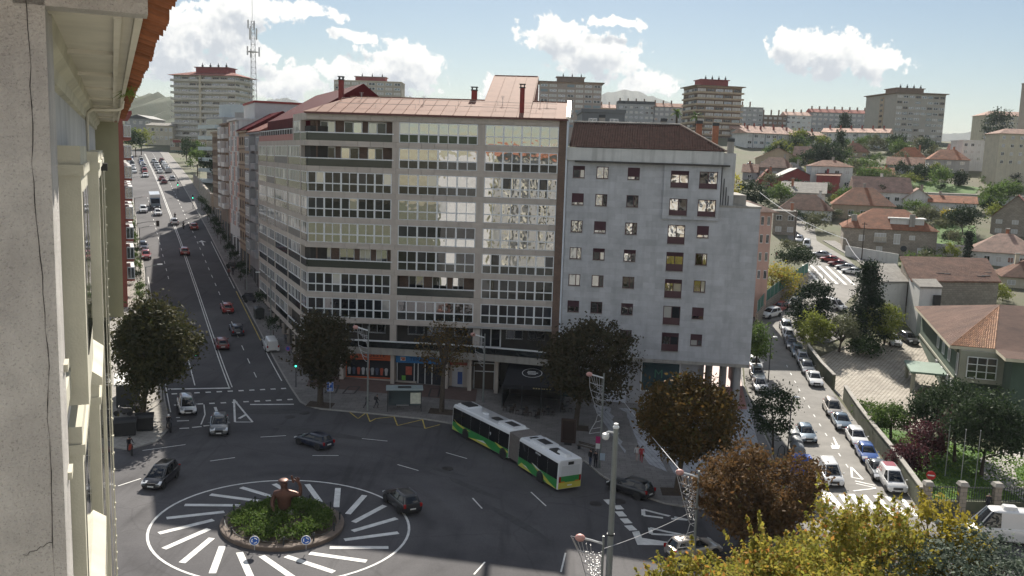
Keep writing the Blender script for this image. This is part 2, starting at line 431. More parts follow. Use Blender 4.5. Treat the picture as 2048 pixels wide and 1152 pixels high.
def _asphalt():
 nt = M_ASPH.node_tree; b = nt.nodes['Principled BSDF']; lk = nt.links.new
 tc = nd(nt, 'ShaderNodeTexCoord')
 def noise(sc, det, ro=0.6, mapping=None, rot=0):
  n = nd(nt, 'ShaderNodeTexNoise'); n.inputs['Scale'].default_value = sc; n.inputs['Detail'].default_value = det; n.inputs['Roughness'].default_value = ro
  if mapping:
   mp = nd(nt, 'ShaderNodeMapping'); mp.inputs['Scale'].default_value = mapping; mp.inputs['Rotation'].default_value = (0, 0, rot)
   lk(tc.outputs['Object'], mp.inputs['Vector']); lk(mp.outputs[0], n.inputs['Vector'])
  else: lk(tc.outputs['Object'], n.inputs['Vector'])
  return n
 big = noise(0.09, 5); fine = noise(7.0, 4, 0.8); tracks = noise(0.5, 4, 0.6, (1.2, 0.10, 1), R(-24))
 r1 = nd(nt, 'ShaderNodeValToRGB'); r1.color_ramp.elements[0].position = 0.32; r1.color_ramp.elements[1].position = 0.68
 r1.color_ramp.elements[0].color = (0.066, 0.064, 0.070, 1); r1.color_ramp.elements[1].color = (0.118, 0.114, 0.119, 1)
 lk(big.outputs['Fac'], r1.inputs['Fac'])
 m1 = nd(nt, 'ShaderNodeMapRange'); m1.inputs['From Min'].default_value = 0.3; m1.inputs['From Max'].default_value = 0.7; m1.inputs['To Min'].default_value = 0.86; m1.inputs['To Max'].default_value = 1.14
 lk(fine.outputs['Fac'], m1.inputs['Value'])
 m2 = nd(nt, 'ShaderNodeMapRange'); m2.inputs['From Min'].default_value = 0.56; m2.inputs['From Max'].default_value = 0.7; m2.inputs['To Min'].default_value = 1.0; m2.inputs['To Max'].default_value = 0.72
 lk(tracks.outputs['Fac'], m2.inputs['Value'])
 a = nd(nt, 'ShaderNodeMath', operation='MULTIPLY'); lk(m1.outputs[0], a.inputs[0]); lk(m2.outputs[0], a.inputs[1])
 mu = nd(nt, 'ShaderNodeMix', data_type='RGBA', blend_type='MULTIPLY'); mu.inputs['Factor'].default_value = 1
 lk(r1.outputs[0], mu.inputs['A']); lk(a.outputs[0], mu.inputs['B'])
 ds = nd(nt, 'ShaderNodeVectorMath', operation='DISTANCE'); ds.inputs[1].default_value = (-17.55, 67.9, 0.7); lk(tc.outputs['Object'], ds.inputs[0])
 wr = nd(nt, 'ShaderNodeMath', operation='MULTIPLY_ADD'); wr.inputs[1].default_value = 3.0; lk(big.outputs['Fac'], wr.inputs[0]); lk(ds.outputs['Value'], wr.inputs[2])
 dv = nd(nt, 'ShaderNodeMath', operation='DIVIDE'); dv.inputs[1].default_value = 40.0; lk(wr.outputs[0], dv.inputs[0])
 rr = nd(nt, 'ShaderNodeValToRGB'); cr_ = rr.color_ramp; cr_.elements[0].position = 0.0; cr_.elements[1].position = 1.0
 for e_ in cr_.elements: e_.color = (1, 1, 1, 1)
 for ps, vv in ((.295, 1), (.325, .74), (.35, 1), (.385, .80), (.41, 1.02), (.47, .78), (.50, 1), (.55, .82), (.60, 1)):
  e_ = cr_.elements.new(ps); e_.color = (vv, vv, vv, 1)
 lk(dv.outputs[0], rr.inputs['Fac'])
 rub = noise(0.35, 5, 0.7); m3 = nd(nt, 'ShaderNodeMapRange'); m3.inputs['From Min'].default_value = 0.36; m3.inputs['From Max'].default_value = 0.6; lk(rub.outputs['Fac'], m3.inputs['Value'])
 mv = nd(nt, 'ShaderNodeMix', data_type='RGBA', blend_type='MULTIPLY'); lk(m3.outputs[0], mv.inputs['Factor']); lk(mu.outputs['Result'], mv.inputs['A']); lk(rr.outputs[0], mv.inputs['B'])
 vo = nd(nt, 'ShaderNodeTexVoronoi', feature='DISTANCE_TO_EDGE'); vo.inputs['Scale'].default_value = 0.085; vo.inputs['Randomness'].default_value = 1.0
 wv = nd(nt, 'ShaderNodeVectorMath', operation='MULTIPLY_ADD'); wv.inputs[1].default_value = (1.5, 1.5, 0); lk(rub.outputs['Color'], wv.inputs[0]); lk(tc.outputs['Object'], wv.inputs[2]); lk(wv.outputs[0], vo.inputs['Vector'])
 ck = nd(nt, 'ShaderNodeMapRange'); ck.inputs['From Min'].default_value = 0.002; ck.inputs['From Max'].default_value = 0.010; ck.inputs['To Min'].default_value = 0.84; ck.inputs['To Max'].default_value = 1.0; lk(vo.outputs['Distance'], ck.inputs['Value'])
 mc = nd(nt, 'ShaderNodeMix', data_type='RGBA', blend_type='MULTIPLY'); mc.inputs['Factor'].default_value = 1; lk(mv.outputs['Result'], mc.inputs['A']); lk(ck.outputs[0], mc.inputs['B']); lk(mc.outputs['Result'], b.inputs['Base Color'])
 bp = nd(nt, 'ShaderNodeBump'); bp.inputs['Distance'].default_value = 0.006; lk(fine.outputs['Fac'], bp.inputs['Height']); lk(bp.outputs[0], b.inputs['Normal'])
_asphalt()
M_LINE = mat('road_paint', (0.72, 0.72, 0.70), 0.7, 0.25, 1.2)
M_YLINE = mat('yellow_road_paint', (0.55, 0.42, 0.10), 0.75, 0.5, 1.5)
M_DARKPATCH = mat('asphalt_patch', (0.06, 0.059, 0.062), 0.8, 0.3, 2.0)
M_PAVE = block_mat('paving', (0.29, 0.275, 0.265), 0.8, 0.8, 0.02, rough=0.85, var=0.15, bump=0.004, offset=0.0)
M_KERB = mat('kerb_stone', (0.36, 0.345, 0.32), 0.85, 0.25, 2)
M_WHITE = mat('white_frame', (0.74, 0.75, 0.76), 0.45, 0.06, 2)
M_STEEL = mat('galvanised_steel', (0.42, 0.43, 0.44), 0.45, 0.15, 3, metal=0.6)
M_DKMETAL = mat('dark_metal', (0.045, 0.05, 0.055), 0.5, 0.2, 3, metal=0.3)
M_RUBBER = mat('tyre_rubber', (0.02, 0.02, 0.021), 0.85, 0.2, 5)
M_BLACK = mat('black_plastic', (0.018, 0.018, 0.02), 0.5, 0.2, 4)
M_BARK = mat('bark', (0.085, 0.066, 0.05), 0.95, 0.4, 4, bump=0.02, bscale=12)
M_CONC = mat('concrete', (0.36, 0.34, 0.31), 0.9, 0.22, 0.7, streak=0.55)
M_TERRA = mat('terracotta', (0.40, 0.17, 0.10), 0.85, 0.35, 1.2)
G_WIN = glass('window_glass', (0.03, 0.035, 0.04), 2.3, 0.012)
G_CAR = glass('car_glass', (0.008, 0.009, 0.011), 1.6, 0.0, 0.02)
AU = (math.sin(R(-23.95)), math.cos(R(-23.95)))
AN = (AU[1], -AU[0])
AV_RZ = R(23.95)                      # rotation that turns +Y into the avenue direction
def av(s, l):
 return (s * AU[0] + l * AN[0], s * AU[1] + l * AN[1])
# ------------------------------------------------------------------ ground, roads, pavements
def drape(poly, off, step=2.5, hf=gh):
 """triangles of a polygon laid on the terrain"""
 n = len(poly)
 xs = [p[0] for p in poly]; ys = [p[1] for p in poly]
 pts = [Vector((p[0], p[1])) for p in poly]
 dense = []
 for i in range(n):
  a, b = pts[i], pts[(i + 1) % n]
  k = max(1, int((b - a).length / step))
  for j in range(k): dense.append(a.lerp(b, j / k))
 nb = len(dense)
 if step:
  x = min(xs) + step * 0.37
  while x < max(xs):
   y = min(ys) + step * 0.41
   while y < max(ys):
    dense.append(Vector((x, y))); y += step
   x += step
 V, E, F, *_ = geometry.delaunay_2d_cdt(dense, [], [list(range(nb))], 1, 1e-4)
 vs = [(v.x, v.y, hf(v.x, v.y) + off) for v in V]
 return vs, [tuple(f) for f in F], dense[:nb]
def sheet(name, poly, off, m, kind=None, parent=None, step=2.5, skirt=None, skirt_m=None, hf=gh):
 a = sum(poly[i][0] * poly[(i + 1) % len(poly)][1] - poly[(i + 1) % len(poly)][0] * poly[i][1] for i in range(len(poly)))
 if a < 0: poly = poly[::-1]
 vs, fs, rim = drape(poly, off, step, hf)
 b = MB(); b.add(vs, fs, 0)
 o = b.build(name, [m], parent)
 if kind: o['kind'] = kind
 if skirt:
  k = MB(); w = 0.16; N = len(rim)
  inn = []
  for i in range(N):
   t = (rim[(i + 1) % N] - rim[i - 1]).normalized(); inn.append(rim[i] + Vector((-t.y, t.x)) * w)
  z = lambda p, d: (p.x, p.y, hf(p.x, p.y) + off + d)
  for i in range(N):
   j = (i + 1) % N
   k.quad(z(rim[i], 0.012), z(rim[j], 0.012), z(inn[j], 0.012), z(inn[i], 0.012))
   k.quad(z(rim[i], -skirt), z(rim[j], -skirt), z(rim[j], 0.012), z(rim[i], 0.012))
  k.build('kerb', [skirt_m or M_KERB], o)
 return o
def floor_mat(name, col, bw, bh, mortar, col2=None, var=0.2, rot=0.0, mcol=None, nz=0.5, bump=0.004, offset=0.5):
 if name in MATS: return MATS[name]
 m = mat(name, col, 0.85, 0.0); nt = m.node_tree; b = nt.nodes['Principled BSDF']; lk = nt.links.new
 tc = nd(nt, 'ShaderNodeTexCoord'); mp = nd(nt, 'ShaderNodeMapping'); mp.inputs['Rotation'].default_value = (0, 0, rot)
 lk(tc.outputs['Object'], mp.inputs['Vector'])
 br = nd(nt, 'ShaderNodeTexBrick'); br.offset = offset; br.inputs['Scale'].default_value = 1.0
 br.inputs['Brick Width'].default_value = bw; br.inputs['Row Height'].default_value = bh; br.inputs['Mortar Size'].default_value = mortar
 br.inputs['Color1'].default_value = tuple(col) + (1,); br.inputs['Color2'].default_value = tuple(col2 or [c * (1 - var) for c in col]) + (1,)
 br.inputs['Mortar'].default_value = tuple(mcol or [c * 0.55 for c in col]) + (1,)
 lk(mp.outputs[0], br.inputs['Vector'])
 n = nd(nt, 'ShaderNodeTexNoise'); n.inputs['Scale'].default_value = nz; n.inputs['Detail'].default_value = 7; n.inputs['Roughness'].default_value = 0.65
 lk(tc.outputs['Object'], n.inputs['Vector'])
 mr = nd(nt, 'ShaderNodeMapRange'); mr.inputs['From Min'].default_value = 0.3; mr.inputs['From Max'].default_value = 0.72; mr.inputs['To Min'].default_value = 1.15; mr.inputs['To Max'].default_value = 0.7
 lk(n.outputs['Fac'], mr.inputs['Value'])
 mu = nd(nt, 'ShaderNodeMix', data_type='RGBA', blend_type='MULTIPLY'); mu.inputs['Factor'].default_value = 1
 lk(br.outputs['Color'], mu.inputs['A']); lk(mr.outputs[0], mu.inputs['B']); lk(mu.outputs['Result'], b.inputs['Base Color'])
 bp = nd(nt, 'ShaderNodeBump'); bp.inputs['Distance'].default_value = bump; bp.invert = True
 lk(br.outputs['Fac'], bp.inputs['Height']); lk(bp.outputs[0], b.inputs['Normal'])
 return m
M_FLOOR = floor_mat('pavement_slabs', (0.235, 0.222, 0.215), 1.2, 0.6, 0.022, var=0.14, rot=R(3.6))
M_FLOOR2 = floor_mat('pale_plank_paving', (0.44, 0.45, 0.48), 2.4, 0.45, 0.03, var=0.14, rot=R(80))
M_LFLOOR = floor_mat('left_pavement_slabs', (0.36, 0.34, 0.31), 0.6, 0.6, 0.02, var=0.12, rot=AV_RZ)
M_COBBLE = floor_mat('courtyard_setts', (0.54, 0.49, 0.42), 0.55, 0.40, 0.05, col2=(0.42, 0.37, 0.31), mcol=(0.16, 0.15, 0.12), nz=0.3, bump=0.02)
M_GRASS = mat('grass_ground', (0.10, 0.20, 0.035), 0.95, 0.4, 0.8, col2=(0.055, 0.10, 0.03), bump=0.04, bscale=4)
M_HILL = mat('hillside_ground', (0.085, 0.105, 0.045), 0.95, 0.4, 0.06, col2=(0.13, 0.115, 0.08), bump=0.05, bscale=1)
M_SOIL = mat('soil', (0.075, 0.055, 0.04), 0.95, 0.4, 2)
M_PARCH = mat('drive_concrete', (0.40, 0.38, 0.35), 0.9, 0.25, 0.5)
def ground():
 def axis(a, b, fine0, fine1, f, c):
  out = []; x = a
  while x < b:
   out.append(x)
   if fine0 <= x < fine1: x += f
   else: x += max(f, min(c, 0.15 * min(abs(x - fine0), abs(x - fine1)) + f))
  out.append(b); return out
 xs = axis(-2500, 3500, -80, 90, 5, 250); ys = axis(-300, 6000, 30, 240, 5, 250)
 vs = [(x, y, gh(x, y) - 0.03) for y in ys for x in xs]
 nx = len(xs)
 fs = [(j * nx + i, j * nx + i + 1, (j + 1) * nx + i + 1, (j + 1) * nx + i) for j in range(len(ys) - 1) for i in range(nx - 1)]
 b = MB(); b.add(vs, fs); o = b.build('ground', [M_HILL], smooth=80); o['kind'] = 'structure'
ground()
plaza = sheet('plaza_road', [(-75, 25), (70, 25), (70, 76), (38, 76), (36.5, 80), (30, 92), (22, 112), (-24, 118), av(125, 24), av(125, -4), (-47, 100), (-75, 92)], 0.03, M_ASPH, 'structure', step=3.0)
avenue = sheet('avenue_road', [av(100, 3.0), av(100, 20.5), av(440, 20.5), av(440, 3.0)], 0.036, M_ASPH, 'structure', step=4.0)
M_STREET = mat('side_street_asphalt', (0.215, 0.205, 0.19), 0.85, 0.3, 0.35, bump=0.004, bscale=30)
street = sheet('side_street_road', [(20, 72), (36, 70), (37.4, 84), (40.5, 101), (42.3, 117), (43.6, 129), (46, 139), (53, 147), (62, 164), (72, 180), (75.5, 201), (75.5, 224), (86, 260), (77, 262), (69, 226), (65.5, 200), (58, 180), (43, 154), (38.5, 144), (34.5, 131), (31.2, 116), (28.6, 94), (26.5, 84)], 0.040, M_STREET, 'structure', step=2.5)
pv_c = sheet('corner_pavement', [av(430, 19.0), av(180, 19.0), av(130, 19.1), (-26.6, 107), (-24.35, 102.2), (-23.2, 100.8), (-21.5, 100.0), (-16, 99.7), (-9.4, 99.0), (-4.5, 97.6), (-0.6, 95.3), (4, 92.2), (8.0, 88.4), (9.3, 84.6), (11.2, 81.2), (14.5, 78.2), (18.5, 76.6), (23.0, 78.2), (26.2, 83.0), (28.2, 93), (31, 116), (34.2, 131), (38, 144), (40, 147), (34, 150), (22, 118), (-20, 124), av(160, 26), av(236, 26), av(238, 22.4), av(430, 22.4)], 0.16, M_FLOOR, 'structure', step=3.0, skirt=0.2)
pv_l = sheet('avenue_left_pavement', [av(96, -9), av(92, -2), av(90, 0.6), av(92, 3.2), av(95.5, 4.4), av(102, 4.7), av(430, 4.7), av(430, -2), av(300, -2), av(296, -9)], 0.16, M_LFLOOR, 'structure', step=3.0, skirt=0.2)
sheet('plank_paving', [(10.5, 108.6), (12.5, 92), (16.5, 86), (21.5, 80.2), (24.5, 83.5), (27.0, 93), (29.4, 107.2)], 0.17, M_FLOOR2, 'structure', step=2.5)
sheet('arcade_floor', [(23.2, 107.2), (29.0, 106.2), (33.2, 130.0), (27.0, 131.0)], 0.20, mat('red_floor_tiles', (0.30, 0.14, 0.12), 0.6, 0.15, 3), 'structure', step=2.5)
sheet('shop_apron', [(-25.5, 113.0), (-25.0, 108.2), (-4.0, 106.8), (-4.0, 111.8)], 0.172, mat('dark_red_paving', (0.13, 0.085, 0.075), 0.8, 0.2, 2), 'structure', step=2.5)
sheet('upper_pavement', [(47, 138), (54, 146), (63, 163), (73, 179), (77, 201), (77, 224), (80, 224), (80, 200), (76, 177), (66, 161), (57, 144), (49, 136)], 0.14, M_FLOOR, 'structure', step=2.5, skirt=0.18)
def strip(name, pts, w, parent=None, m=None, off=0.05, step=2.0, closed=False):
 P = [Vector(p) for p in pts]
 if closed: P.append(P[0])
 D = [P[0]]
 for a, b in zip(P, P[1:]):
  k = max(1, int(math.ceil((b - a).length / step)))
  for j in range(1, k + 1): D.append(a.lerp(b, j / k))
 b = MB(); lft = []; rgt = []
 for i, p in enumerate(D):
  if closed: t = (D[(i + 1) % (len(D) - 1)] - D[(i - 1) % (len(D) - 1)]).normalized()
  else: t = (D[min(i + 1, len(D) - 1)] - D[max(i - 1, 0)]).normalized()
  nn = Vector((-t.y, t.x)) * w / 2
  lft.append(p + nn); rgt.append(p - nn)
 z = lambda p: (p.x, p.y, gh(p.x, p.y) + off)
 for i in range(len(D) - 1):
  b.quad(z(rgt[i]), z(rgt[i + 1]), z(lft[i + 1]), z(lft[i]))
 return b.build(name, [m or M_LINE], parent)
def patch(name, poly, parent=None, m=None, off=0.05):
 return sheet(name, poly, off, m or M_LINE, None, parent, step=2.5)
RC = (-17.55, 67.9)
def rp(r, deg): return (RC[0] + r * math.cos(R(deg)), RC[1] + r * math.sin(R(deg)))
strip('circle_line', [rp(9.95, a) for a in range(0, 360, 5)], 0.20, plaza, closed=True)
for k in range(20):
 a = 91.1 - 18 * k
 strip('radial_stripe', [rp(9.15, a), rp(5.55, a - 20.5)], 0.5, plaza)
for p0, p1 in [((-34.74, 82.68), (-31.56, 85.22)), ((-27.78, 81.14), (-25.87, 82.55)), ((-33.09, 73.57), (-31.97, 75.62)), ((-25.28, 89.1), (-22.93, 90.15)), ((-18.95, 84.65), (-16.51, 85.18)), ((-15.18, 90.93), (-12.47, 90.7)), ((-10.53, 83.8), (-8.36, 82.55)), ((-6.18, 88.36), (-3.96, 86.98)), ((-2.9, 76.53), (-1.97, 74.27)), ((2.34, 79.0), (3.62, 75.87)), ((4.83, 66.5), (4.31, 63.15)), ((-1.36, 63.93), (-2.09, 61.77)),]:
 strip('lane_dash', [p0, p1], 0.13, plaza)
strip('double_line', [av(110.5, 12.1), av(160, 12.3), av(420, 12.4)], 0.13, avenue, off=0.055)
strip('double_line', [av(110.5, 12.45), av(160, 12.6), av(420, 12.7)], 0.13, avenue, off=0.055)
for s in range(0, 52):
 s0 = 114 + s * 6.0
 for l in (15.8,) + ((8.4,) if s > 8 else ()):
  if s < 26 or l > 10: strip('lane_dash', [av(s0, l), av(s0 + 2.2, l)], 0.12, avenue, off=0.055)
strip('lane_line', [av(112, 8.3), av(128, 8.4)], 0.13, avenue, off=0.055)
for k in range(3): strip('lane_dash', [av(129.5 + k * 2.2, 8.4), av(130.7 + k * 2.2, 8.4)], 0.13, avenue, off=0.055)
strip('edge_line', [av(112, 18.6), av(128, 18.6)], 0.14, avenue, off=0.055)
strip('kerb_yellow_line', [av(130, 18.65), av(158, 18.65)], 0.14, avenue, M_YLINE, off=0.055)
strip('edge_line', [av(160, 18.6), av(200, 18.6)], 0.12, avenue, off=0.055)
strip('edge_line', [av(102, 5.0), av(170, 5.1)], 0.12, avenue, off=0.055)
strip('stop_line', [av(111.0, 5.2), av(110.2, 12.2)], 0.4, avenue, off=0.055)
strip('stop_line', [av(103.4, 13.6), av(102.6, 18.4)], 0.35, avenue, off=0.056)
for row, s0 in ((0, 109.0), (1, 104.6)):
 for k in range(11):
  l = 5.5 + k * 1.25
  strip('crossing_dash', [av(s0 - 0.01 * k, l), av(s0 - 0.01 * k, l + 0.6)], 0.42, avenue, off=0.056)
patch('lane_arrow', [av(196, 16.6), av(196, 16.9), av(199.6, 16.9), av(199.6, 17.6), av(201.4, 16.75), av(199.6, 15.9), av(199.6, 16.6)], avenue, off=0.056)
def tri_lines(name, A, B, Cc, w=0.22, par=plaza, off=0.057):
 strip(name, [A, B], w, par, off=off); strip(name, [B, Cc], w, par, off=off); strip(name, [Cc, A], w, par, off=off)
tri_lines('splitter_line', (-31.82, 101.41), (-29.24, 93.44), (-27.48, 93.86))
strip('splitter_bar', [(-29.21, 94.74), (-28.91, 96.31)], 0.35, plaza, off=0.057)
strip('splitter_line', [(-32.96, 98.19), (-31.39, 94.77)], 0.3, plaza, off=0.057)
strip('lane_line', [(-34.41, 98.8), (-33.09, 95.29), (-32.31, 91.78)], 0.14, plaza, off=0.057)
for p0, p1 in [((-35.07, 92.38), (-33.96, 92.84)), ((-33.91, 89.97), (-33.06, 90.35)), ((-32.83, 90.58), (-32.03, 91.13)), ((-31.9, 91.34), (-31.18, 91.87)), ((-35.61, 93.54), (-35.21, 93.64)),]:
 strip('give_way_dash', [p0, p1], 0.3, plaza, off=0.057)
zz = [(-18.85, 101.0), (-16.78, 97.71), (-16.22, 100.09), (-15.31, 96.95), (-14.83, 98.17), (-12.96, 99.35), (-12.15, 96.22), (-9.67, 99.0), (-9.07, 95.86), (-7.57, 97.65)]
for a, b in zip(zz, zz[1:]): strip('bus_bay_line', [a, b], 0.14, plaza, M_YLINE, off=0.057)
for p0, p1 in [((9.27, 78.47), (9.61, 77.34)), ((9.99, 77.17), (10.25, 76.29)), ((10.02, 75.79), (10.29, 74.71)), ((10.28, 74.27), (10.59, 73.25)), ((10.49, 72.8), (10.83, 71.82)),]:
 strip('give_way_dash', [p0, p1], 0.75, plaza, off=0.058)
patch('stop_bar', [(10.66, 71.49), (11.29, 71.8), (11.35, 70.4), (13.37, 69.96), (12.97, 69.22), (10.78, 68.95)], plaza, off=0.058)
tri_lines('junction_arrow', (12.31, 76.66), (12.15, 75.27), (15.9, 74.7), 0.35)
tri_lines('junction_arrow', (12.33, 72.6), (12.23, 71.35), (15.16, 71.42), 0.35)
for (a, b) in [((29.26, 79.86), (28.88, 76.86)), ((29.7, 79.67), (29.59, 75.38)), ((30.76, 79.04), (30.3, 74.96)), ((31.63, 79.07), (31.43, 74.28)), ((32.6, 78.73), (32.25, 73.98)), ((33.7, 78.53), (33.28, 73.47)), ((34.63, 78.24), (34.45, 73.63)), ((35.59, 77.86), (35.34, 73.61)),]:
 strip('zebra_stripe', [a, b], 0.55, street, off=0.062)
tri_lines('give_way_triangle', (34.24, 86.16), (33.26, 83.24), (34.09, 82.64), 0.2, street, 0.062)
for p0, p1 in [((33.19, 82.29), (34.59, 81.03)), ((33.04, 81.63), (34.43, 80.38)), ((32.08, 79.77), (34.38, 80.26)),]:
 strip('street_line', [p0, p1], 0.22, street, off=0.062)
patch('street_arrow', [(35.75, 95.82), (35.92, 95.83), (35.39, 92.92), (35.61, 93.08), (35.03, 91.75), (34.3, 91.78), (34.54, 92.94), (35.13, 93.09)], street, off=0.062)
for k in range(12):
 a = Vector((33.9 + 0.135 * k * 3.4, 86.0 + 3.4 * k)); strip('parking_dash', [a, a + Vector((0.13, 1.0))], 0.12, street, off=0.062)
for k in range(5):
 a = Vector((61.02, 177.12)); e = Vector((62.85, 194.02)); off = Vector((1.6 * k, -0.3 * k)); strip('zebra_stripe', [a + off, e + off], 0.6, street, off=0.062)
for k, (x, y, sx, sy, a) in enumerate([(-8, 84, 4.5, 0.5, -0.5), (-3, 79, 3.4, 0.5, -0.7), (-20, 92, 6, 0.8, -0.2), (1, 72, 5, 0.4, -0.9), (-27, 98, 5, 0.9, 0.2), (-12, 96.5, 6, 0.35, -0.1)]):
 ca, sa = math.cos(a), math.sin(a)
 patch('asphalt_repair', [(x + ca * u - sa * v, y + sa * u + ca * v) for u, v in [(sx * math.cos(t) * (1 + 0.2 * math.sin(3 * t + k)), sy * math.sin(t) * (1 + 0.25 * math.cos(2 * t + k))) for t in [2 * PI * i / 18 for i in range(18)]]], plaza, M_DARKPATCH, 0.043)
M_IRON = mat('cast_iron', (0.05, 0.045, 0.045), 0.6, 0.3, 8, metal=0.4)
for (x, y) in [(-24.2, 96.69), (-23.01, 98.48), (8.07, 77.29), (10.33, 78.19), (-5.76, 83.65), (-34.39, 100.78)]:
 b = MB(); b.lathe([(0.0, 0.048), (0.42, 0.05), (0.62, 0.046), (0.62, 0.0)], 20)
 b.build('manhole_cover', [M_IRON], plaza, (x, y, gh(x, y)))
# ------------------------------------------------------------------ lettering
def text_mesh(body, size, extrude=0.01, align='CENTER'):
 cu = bpy.data.curves.new('lettering', 'FONT'); cu.body = body; cu.size = size; cu.extrude = extrude
 cu.align_x = align; cu.align_y = 'CENTER'; cu.resolution_u = 2
 ob = bpy.data.objects.new('lettering', cu); COL.objects.link(ob)
 dg = bpy.context.evaluated_depsgraph_get()
 me = bpy.data.meshes.new_from_object(ob.evaluated_get(dg))
 bpy.data.objects.remove(ob); bpy.data.curves.remove(cu)
 return me
def lettering(body, size, m, parent, loc, rot, name='lettering', sx=1.0):
 me = text_mesh(body, size); me.materials.clear(); me.materials.append(m)
 o = link(name, me, parent, loc, rot); o.scale = (sx, 1, 1); return o
UNIT = {}
def unit_box(m, key):
 if key not in UNIT:
  UNIT[key] = MB().box(-0.5, 0.5, -0.5, 0.5, -0.5, 0.5).mesh(key, [m])
 return UNIT[key]
def ubox(name, m, parent, c, size, rz=0):
 o = link(name, unit_box(m, 'unit_' + m.name), parent, c, rz); o.scale = size; return o
def xf(mb, mtx):
 mb.v = [tuple(mtx @ Vector(p)) for p in mb.v]; return mb
# ------------------------------------------------------------------ the building the view is taken from
M_RENDER = mat('weathered_render', (0.60, 0.575, 0.55), 0.95, 0.35, 2.2, bump=0.02, bscale=48, col2=(0.40, 0.38, 0.365), streak=0.45)
def _pits(m, scale, lo, hi, dark):
 nt = m.node_tree; b = nt.nodes['Principled BSDF']; lk = nt.links.new; src = b.inputs['Base Color'].links[0].from_socket
 tc = nd(nt, 'ShaderNodeTexCoord'); n = nd(nt, 'ShaderNodeTexNoise'); n.inputs['Scale'].default_value = scale; n.inputs['Detail'].default_value = 3; lk(tc.outputs['Object'], n.inputs['Vector'])
 mr = nd(nt, 'ShaderNodeMapRange'); mr.inputs['From Min'].default_value = lo; mr.inputs['From Max'].default_value = hi; mr.inputs['To Min'].default_value = 1.0; mr.inputs['To Max'].default_value = dark; lk(n.outputs['Fac'], mr.inputs['Value'])
 mu = nd(nt, 'ShaderNodeMix', data_type='RGBA', blend_type='MULTIPLY'); mu.inputs['Factor'].default_value = 1; lk(src, mu.inputs['A']); lk(mr.outputs[0], mu.inputs['B']); lk(mu.outputs['Result'], b.inputs['Base Color'])
_pits(M_RENDER, 85, 0.58, 0.74, 0.6)
M_PLASTER = mat('cream_plaster', (0.60, 0.575, 0.47), 0.9, 0.14, 1.0, bump=0.004, bscale=40, streak=0.35)
M_PALEPL = mat('pale_plaster', (0.56, 0.56, 0.56), 0.9, 0.15, 0.8, bump=0.003, bscale=30, streak=0.4)
M_SOFFIT = mat('soffit_paint', (0.66, 0.62, 0.53), 0.85, 0.14, 0.8, streak=0.2)
M_OLIVE = mat('olive_pilaster', (0.30, 0.29, 0.20), 0.9, 0.12, 0.8)
